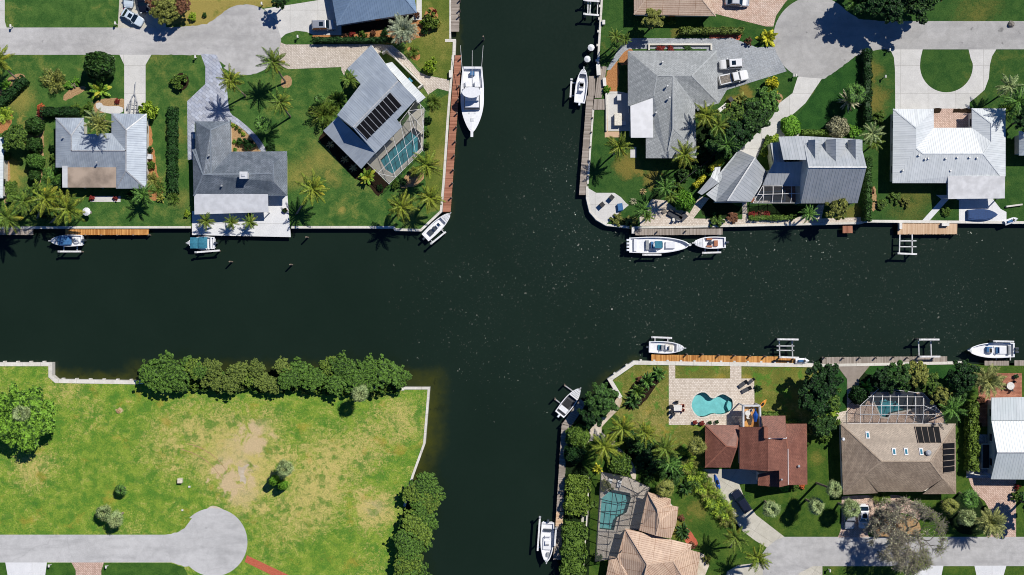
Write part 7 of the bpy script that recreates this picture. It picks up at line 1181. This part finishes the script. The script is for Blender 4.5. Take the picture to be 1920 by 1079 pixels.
for i, (y, x, r, h_, q_) in enumerate(colm): plant('mangrove', x, y, r, h_, 'leaf_mangrove' if q_ < .7 else 'leaf_hedge', '%s mangrove from the top in the column beside the lower canal' % nth(i))
plants([
# --- south east
('dense', 1127, 752, 35, 4, 'leaf_forest', 'large dark rounded tree at the point beside the angled dock'), ('dense', 1110, 778, 26, 3.4, 'leaf_dark', 'dark tree below the large rounded tree at the point'), ('round', 1084, 820, 22, 2.6, 'leaf_mid', 'green bush beside the shaded canal dock'), ('round', 1078, 850, 20, 2.4, 'leaf_dark', 'dark bush below the green canal bush'),
('paradise', 1236, 702, 17, 2.6, 'leaf_emerald', 'paddle leaf plant nearest the cream patio in the diagonal bed'), ('paradise', 1214, 716, 20, 2.8, 'leaf_emerald', 'paddle leaf plant in the middle of the diagonal bed'), ('paradise', 1196, 736, 22, 3, 'leaf_mid', 'paddle leaf plant at the lower middle of the diagonal bed'), ('paradise', 1187, 752, 20, 3, 'leaf_forest', 'paddle leaf plant at the lower end of the diagonal bed'), ('bush', 1200, 712, 7, .8, 'leaf_bronze', 'bronze shrub beside the diagonal bed'),
('coconut', 1134, 838, 36, 7, 'leaf_coconut_gold', 'golden coconut palm above the dark screen cage, left', dict(base=(1152, 828))), ('coconut', 1168, 803, 32, 7, 'leaf_coconut_gold', 'golden coconut palm below the point tree', dict(base=(1146, 812))), ('coconut', 1210, 812, 28, 6.5, 'leaf_coconut_gold', 'golden coconut palm left of the cream patio lawn', dict(base=(1208, 822))), ('coconut', 1248, 842, 32, 6.5, 'leaf_coconut', 'coconut palm above the peach tile house', dict(base=(1262, 836))), ('coconut', 1256, 868, 26, 6, 'leaf_emerald', 'dark green palm just above the peach tile house', dict(base=(1258, 872))), ('round', 1162, 872, 22, 2.2, 'leaf_mid', 'clipped round hedge bush above the dark cage'), ('sabal', 1249, 917, 22, 3.6, 'leaf_olive', 'olive fan palm at the peach roof corner'), ('tree', 1225, 850, 24, 4, 'leaf_dark', 'dark tree between the golden palms above the peach house'), ('bush', 1190, 838, 15, 1.6, 'leaf_dark', 'dark bush under the golden palms'), ('banana', 1121, 880, 12, 1.8, 'leaf_yellow', 'yellow banana plant at the cage corner'), ('sabal', 1113, 946, 9, 1.6, 'leaf_mid', 'small palm left of the dark cage'), ('broad', 1136, 912, 12, 2.4, 'leaf_olive', 'shrub inside the dark cage beside the pool'), ('broad', 1121, 1044, 9, 1.6, 'leaf_mid', 'green shrub at the bottom of the dark cage'),
('sabal', 1307, 836, 21, 4.4, 'leaf_olive', 'fan palm left of the red brown roof'), ('areca', 1284, 862, 25, 3.2, 'leaf_lime', 'first clump palm from the top in the long diagonal row'), ('areca', 1293, 874, 25, 3.2, 'leaf_olive', 'second clump palm from the top in the long diagonal row'), ('areca', 1302, 886, 25, 3.2, 'leaf_lime', 'third clump palm from the top in the long diagonal row'), ('areca', 1311, 898, 25, 3.2, 'leaf_mid', 'fourth clump palm from the top in the long diagonal row'), ('areca', 1320, 910, 25, 3.2, 'leaf_lime', 'fifth clump palm from the top in the long diagonal row'), ('areca', 1330, 923, 25, 3.2, 'leaf_olive', 'sixth clump palm from the top in the long diagonal row'), ('areca', 1339, 935, 25, 3.2, 'leaf_lime', 'seventh clump palm from the top in the long diagonal row'), ('areca', 1348, 947, 25, 3.2, 'leaf_mid', 'eighth clump palm from the top in the long diagonal row'), ('areca', 1357, 959, 25, 3.2, 'leaf_lime', 'ninth clump palm from the top in the long diagonal row'), ('areca', 1366, 971, 25, 3.2, 'leaf_olive', 'tenth clump palm from the top in the long diagonal row'), ('paradise', 1268, 886, 20, 3, 'leaf_forest', 'dark paddle plant left of the long diagonal row, upper'), ('paradise', 1286, 916, 18, 3, 'leaf_forest', 'dark paddle plant left of the long diagonal row, lower'),
('paradise', 1281, 998, 19, 2.4, 'leaf_forest', 'dark paddle plant at the right corner of the peach roof'), ('bush', 1298, 1024, 8, .9, 'leaf_bronze', 'bronze shrub at the right edge of the peach roof'), ('bush', 1278, 972, 7, .9, 'leaf_bronze', 'small bronze shrub beside the peach wing'), ('bush', 1326, 1050, 9, 1, 'leaf_olive', 'olive shrub on the white gravel'),
('coconut', 1379, 1008, 30, 7, 'leaf_coconut', 'coconut palm left of the lower driveway, upper', dict(base=(1370, 1026))), ('coconut', 1421, 1046, 30, 7, 'leaf_coconut_gold', 'coconut palm at the lower turning circle', dict(base=(1414, 1060))), ('sabal', 1447, 955, 20, 7.5, 'leaf_sabal', 'fan palm below the glossy black car', dict(base=(1434, 940))), ('sabal', 1531, 949, 21, 6.5, 'leaf_sabal', 'fan palm in the middle of the red brown house lawn', ), ('sabal', 1564, 918, 19, 9, 'leaf_sabal', 'tall fan palm beside the tan roof corner', dict(base=(1531, 906))), ('sabal', 1596, 955, 22, 5, 'leaf_sabal', 'fan palm over the pale car', dict(base=(1572, 944))), ('areca', 1654, 930, 24, 2.2, 'leaf_coconut', 'clump palm against the tan roof entrance'),
('dense', 1540, 716, 38, 6, 'leaf_dark', 'large dark tree right of the cream patio, upper'), ('dense', 1526, 748, 34, 5.5, 'leaf_dark', 'large dark tree right of the cream patio, lower'), ('tree', 1556, 745, 28, 5, 'leaf_mid', 'mid green tree at the right side of the large dark tree'), ('dense', 1541, 795, 26, 4, 'leaf_forest', 'dark bushy tree between the red brown and tan roofs'), ('bush', 1531, 768, 8, 3.5, 'leaf_orange', 'orange flowering shrub in the dark trees'), ('tree', 1555, 775, 20, 3.6, 'leaf_lime', 'yellow green tree beside the tan roof path'), ('bush', 1548, 818, 14, 1.8, 'leaf_mid', 'green bush beside the tan roof wall'), ('bush', 1520, 808, 12, 1.3, 'leaf_olive', 'olive bush right of the red brown roof'), ('bush', 1515, 830, 8, .9, 'leaf_mid', 'small bush at the red brown east wall'), ('bush', 1422, 728, 7, .8, 'leaf_dark', 'small dark shrub beside the loungers'), ('bush', 1472, 915, 10, .8, 'leaf_bright', 'bright low shrub in front of the red brown garage'), ('bush', 1492, 913, 9, .8, 'leaf_mid', 'green low shrub in front of the red brown house'), ('bush', 1505, 911, 7, .8, 'leaf_orange', 'orange shrub in front of the red brown house'),
('banana', 1625, 727, 17, 3, 'leaf_bright', 'bright paddle leaf plant left of the wide pool cage'), ('round', 1612, 742, 18, 2.2, 'leaf_dark', 'dark bush at the left of the wide pool cage'), ('dense', 1660, 712, 26, 4, 'leaf_dark', 'dark tree behind the wide pool cage, left'), ('tree', 1688, 706, 30, 4.5, 'leaf_forest', 'leafy tree behind the wide pool cage, second from left'), ('tree', 1715, 702, 30, 4.8, 'leaf_olive', 'olive leafy tree behind the wide pool cage'), ('tree', 1742, 718, 24, 4.2, 'leaf_mid', 'mid green tree right behind the wide pool cage'), ('tree', 1762, 742, 26, 4.2, 'leaf_olive', 'olive tree at the right of the wide pool cage, upper'), ('coconut', 1786, 768, 30, 5.5, 'leaf_emerald', 'palm at the right of the wide pool cage, lower', dict(base=(1784, 772))), ('dense', 1806, 708, 34, 5.5, 'leaf_dark', 'dark tree left of the red brick patio'), ('date', 1852, 714, 34, 5.5, 'leaf_date_green', 'shaggy green palm beside the red brick patio'), ('tree', 1792, 742, 22, 4, 'leaf_forest', 'dark green tree between cage and red brick patio'), ('bush', 1570, 792, 8, 1, 'leaf_mid', 'small green bush at the tan roof upper left corner'), ('bush', 1842, 752, 9, 1, 'leaf_bronze', 'bronze shrub below the red brick patio'), ('bush', 1834, 800, 10, 1.2, 'leaf_dark', 'dark shrub right of the tall leafy hedge'),
('sabal', 1784, 950, 20, 4.5, 'leaf_olive', 'olive fan palm below the tan roof corner'), ('sabal', 1819, 936, 22, 5, 'leaf_emerald', 'dark fan palm right of the olive one'), ('sabal', 1814, 972, 22, 4.5, 'leaf_sabal', 'grey fan palm below the dark one'), ('date', 1857, 980, 32, 5, 'leaf_date_green', 'straw green date palm on the pink paver drive edge'), ('bush', 1652, 968, 12, 1, 'leaf_red', 'red shrub in the round front bed'), ('bush', 1636, 996, 9, 1.2, 'leaf_bright', 'bright green shrub in the round front bed'), ('bush', 1645, 982, 9, 1, 'leaf_bronze', 'bronze shrub in the round front bed'), ('bush', 1668, 968, 9, 1, 'leaf_mid', 'green shrub in the round front bed'), ('bush', 1910, 930, 14, 1.4, 'leaf_mid', 'green shrub at the right edge below the lower right house'), ('bush', 1908, 914, 7, 1, 'leaf_red', 'red shrub at the right edge below the lower right house'),
('dense', 1945, 950, 36, 7, 'leaf_forest', 'tree just outside the right edge shading the road'),
])
for x, y, r in ((1176, 822, 18), (1196, 830, 18), (1222, 840, 18), (1236, 860, 18), (1268, 884, 16), (1206, 852, 18), (1226, 876, 16), (1150, 852, 16), (1272, 862, 18), (1200, 870, 14), (1240, 884, 16), (1262, 902, 14), (1214, 896, 12)): plant('bush', x, y, r, 1.7, 'leaf_forest', 'dark undergrowth shrub between the palms above the peach tile house', group='undergrowth above the peach tile house')
for x, y, r in ((1300, 262, 18), (1312, 280, 16), (1322, 318, 14), (1330, 282, 18), (1352, 292, 14), (1300, 305, 14), (1372, 236, 18), (1402, 196, 16), (1282, 328, 14)): plant('bush', x, y, r, 1.6, 'leaf_forest', 'dark undergrowth shrub in the grove between the pale shingle and dormered houses', group='undergrowth in the grove')
for x, y, r in ((60, 392, 16), (82, 402, 15), (108, 372, 15), (30, 398, 15), (112, 408, 13), (52, 364, 14)): plant('bush', x, y, r, 1.3, 'leaf_forest', 'dark undergrowth shrub below the palms at the far left shore', group='undergrowth at the far left shore')
# hedges
hedge([(50, 152), (30, 172), (4, 195)], 16, 1.6, 'leaf_dark', 'dark diagonal hedge at the left edge'); hedge([(86, 212), (152, 212)], 15, 1.8, 'leaf_dark', 'dark clipped hedge above the grey metal roof'); hedge([(327, 206), (327, 359)], 15, 1.5, 'leaf_dark', 'long vertical dark hedge left of the charcoal house'); hedge([(25, 344), (25, 376)], 15, 1.5, 'leaf_mid', 'short oval hedge near the left edge'); hedge([(588, 77), (735, 77)], 8, 1.3, 'leaf_dark', 'low dark hedge under the orange mulch strip')
hedge([(1276, 60), (1390, 60)], 10, 1.4, 'leaf_mangrove_olive', 'clipped hedge between the tan tile house and grey drive'); hedge([(1302, 350), (1320, 332)], 8, 1.3, 'leaf_yellow', 'lower yellow hedge beside the left wing'); hedge([(1330, 318), (1352, 302)], 8, 1.4, 'leaf_yellow', 'upper yellow hedge beside the left wing'); hedge([(1504, 249), (1556, 250)], 8, 1.0, 'leaf_mid', 'low hedge above the dormered roof'); hedge([(1404, 409), (1476, 409)], 8, .8, 'leaf_mid', 'low hedge below the cage of the dormered house'); hedge([(1622, 98), (1622, 235)], 12, 2.0, 'leaf_dark', 'tall dark hedge between the shaded lawn and the circular drive'); hedge([(1622, 300), (1621, 414)], 9, 2.6, 'leaf_forest', 'tall thin hedge right of the dormered house'); hedge([(1428, 290), (1440, 258)], 8, 1.2, 'leaf_mid', 'short hedge along the concrete drive end'); hedge([(1440, 271), (1456, 256)], 8, .9, 'leaf_lime', 'lime hedge at the concrete drive end')
hedge([(1083, 899), (1080, 952)], 42, 2.0, 'leaf_hedge', 'thick bright leafy hedge beside the canal dock, upper', s=.22, dens=46, top=.5); hedge([(1077, 986), (1070, 1120)], 42, 2.2, 'leaf_mid', 'thick green leafy hedge beside the canal dock, lower', s=.22, dens=46, top=.5); hedge([(1817, 756), (1817, 876)], 17, 2.2, 'leaf_hedge', 'tall leafy hedge right of the tan roofed house', s=.28, top=.25); hedge([(1426, 776), (1470, 776)], 7, 1.0, 'leaf_mid', 'low clipped hedge right of the raised deck'); hedge([(1474, 790), (1500, 791)], 6, 1.0, 'leaf_mid', 'short low hedge above the red brown east roof'); hedge([(1640, 972), (1660, 965)], 8, .9, 'leaf_red', 'red hedge arc in the round front bed')
# leafless tree at the bottom right
def bare_tree(px, py, r, h, label, base):
    random.seed(5); q = P(px, py, h); b = P(*base); t = thing('sparse_tree', label, 'tree', b, group='sparse trees'); mb = MB(); tw = MB(); lf = MB(); lf2 = MB(); rm = r * .1
    def grow(p, d, l, rad, lev):
        e = p + d * l; m_ = p.lerp(e, .5) + rv() * l * .06; mb.tube([p, m_, e], [rad, rad * .85, rad * .65], 5 if lev < 3 else 3, False)
        if lev >= 6: 
            for _ in range(15):
                v = (d * .5 + rv()).normalized(); s = e + rv() * .2; tw.bar(s, s + v * random.uniform(.5, 1.1), .03)
                if s.x + (s.y - q.y) * -.35 > q.x + 1.4 + random.uniform(-2.2, 2.2): leafquad(lf, s + v * random.uniform(.2, .9), rv() + Vector((0, 0, .6)), .15)
                elif random.random() < .9: leafquad(lf2, s + v * random.uniform(.2, .9), rv() + Vector((0, 0, .6)), .21)
            return
        for k in range(3 if lev < 2 or random.random() < .45 else 2):
            v = (d + rv() * .78 + Vector((0, 0, .10 if lev < 3 else -.02))).normalized(); tgt = Vector((q.x, q.y, h * .8)); o = (e - tgt); 
            if Vector((o.x, o.y)).length > rm * .86: v = (v - Vector((o.x, o.y, 0)).normalized() * .9).normalized()
            if e.z > h: v.z = min(v.z, -.1); v.normalize()
            grow(e, v, l * random.uniform(.7, .86), rad * .64, lev + 1)
    for k in range(5):
        a = k * 1.257; tgt = Vector((q.x + math.cos(a) * rm * .45, q.y + math.sin(a) * rm * .45, h * .72)); s = Vector((b.x, b.y, 1.6)); grow(s, (tgt - s).normalized(), rm * .40, .22, 1)
    MB().tube([b, b + Vector((0, 0, 1.7))], [.45, .32], 9).build('trunk', M['bark_grey'], t); mb.build('branches', M['twig_grey'], t); tw.build('twigs', M['twig_grey'], t); lf.build('foliage', M['leaf_lime'], t); lf2.build('foliage', M['leaf_grey'], t)
bare_tree(1708, 1010, 66, 8, 'huge grey twiggy half bare tree over the lower right road', (1690, 1000))
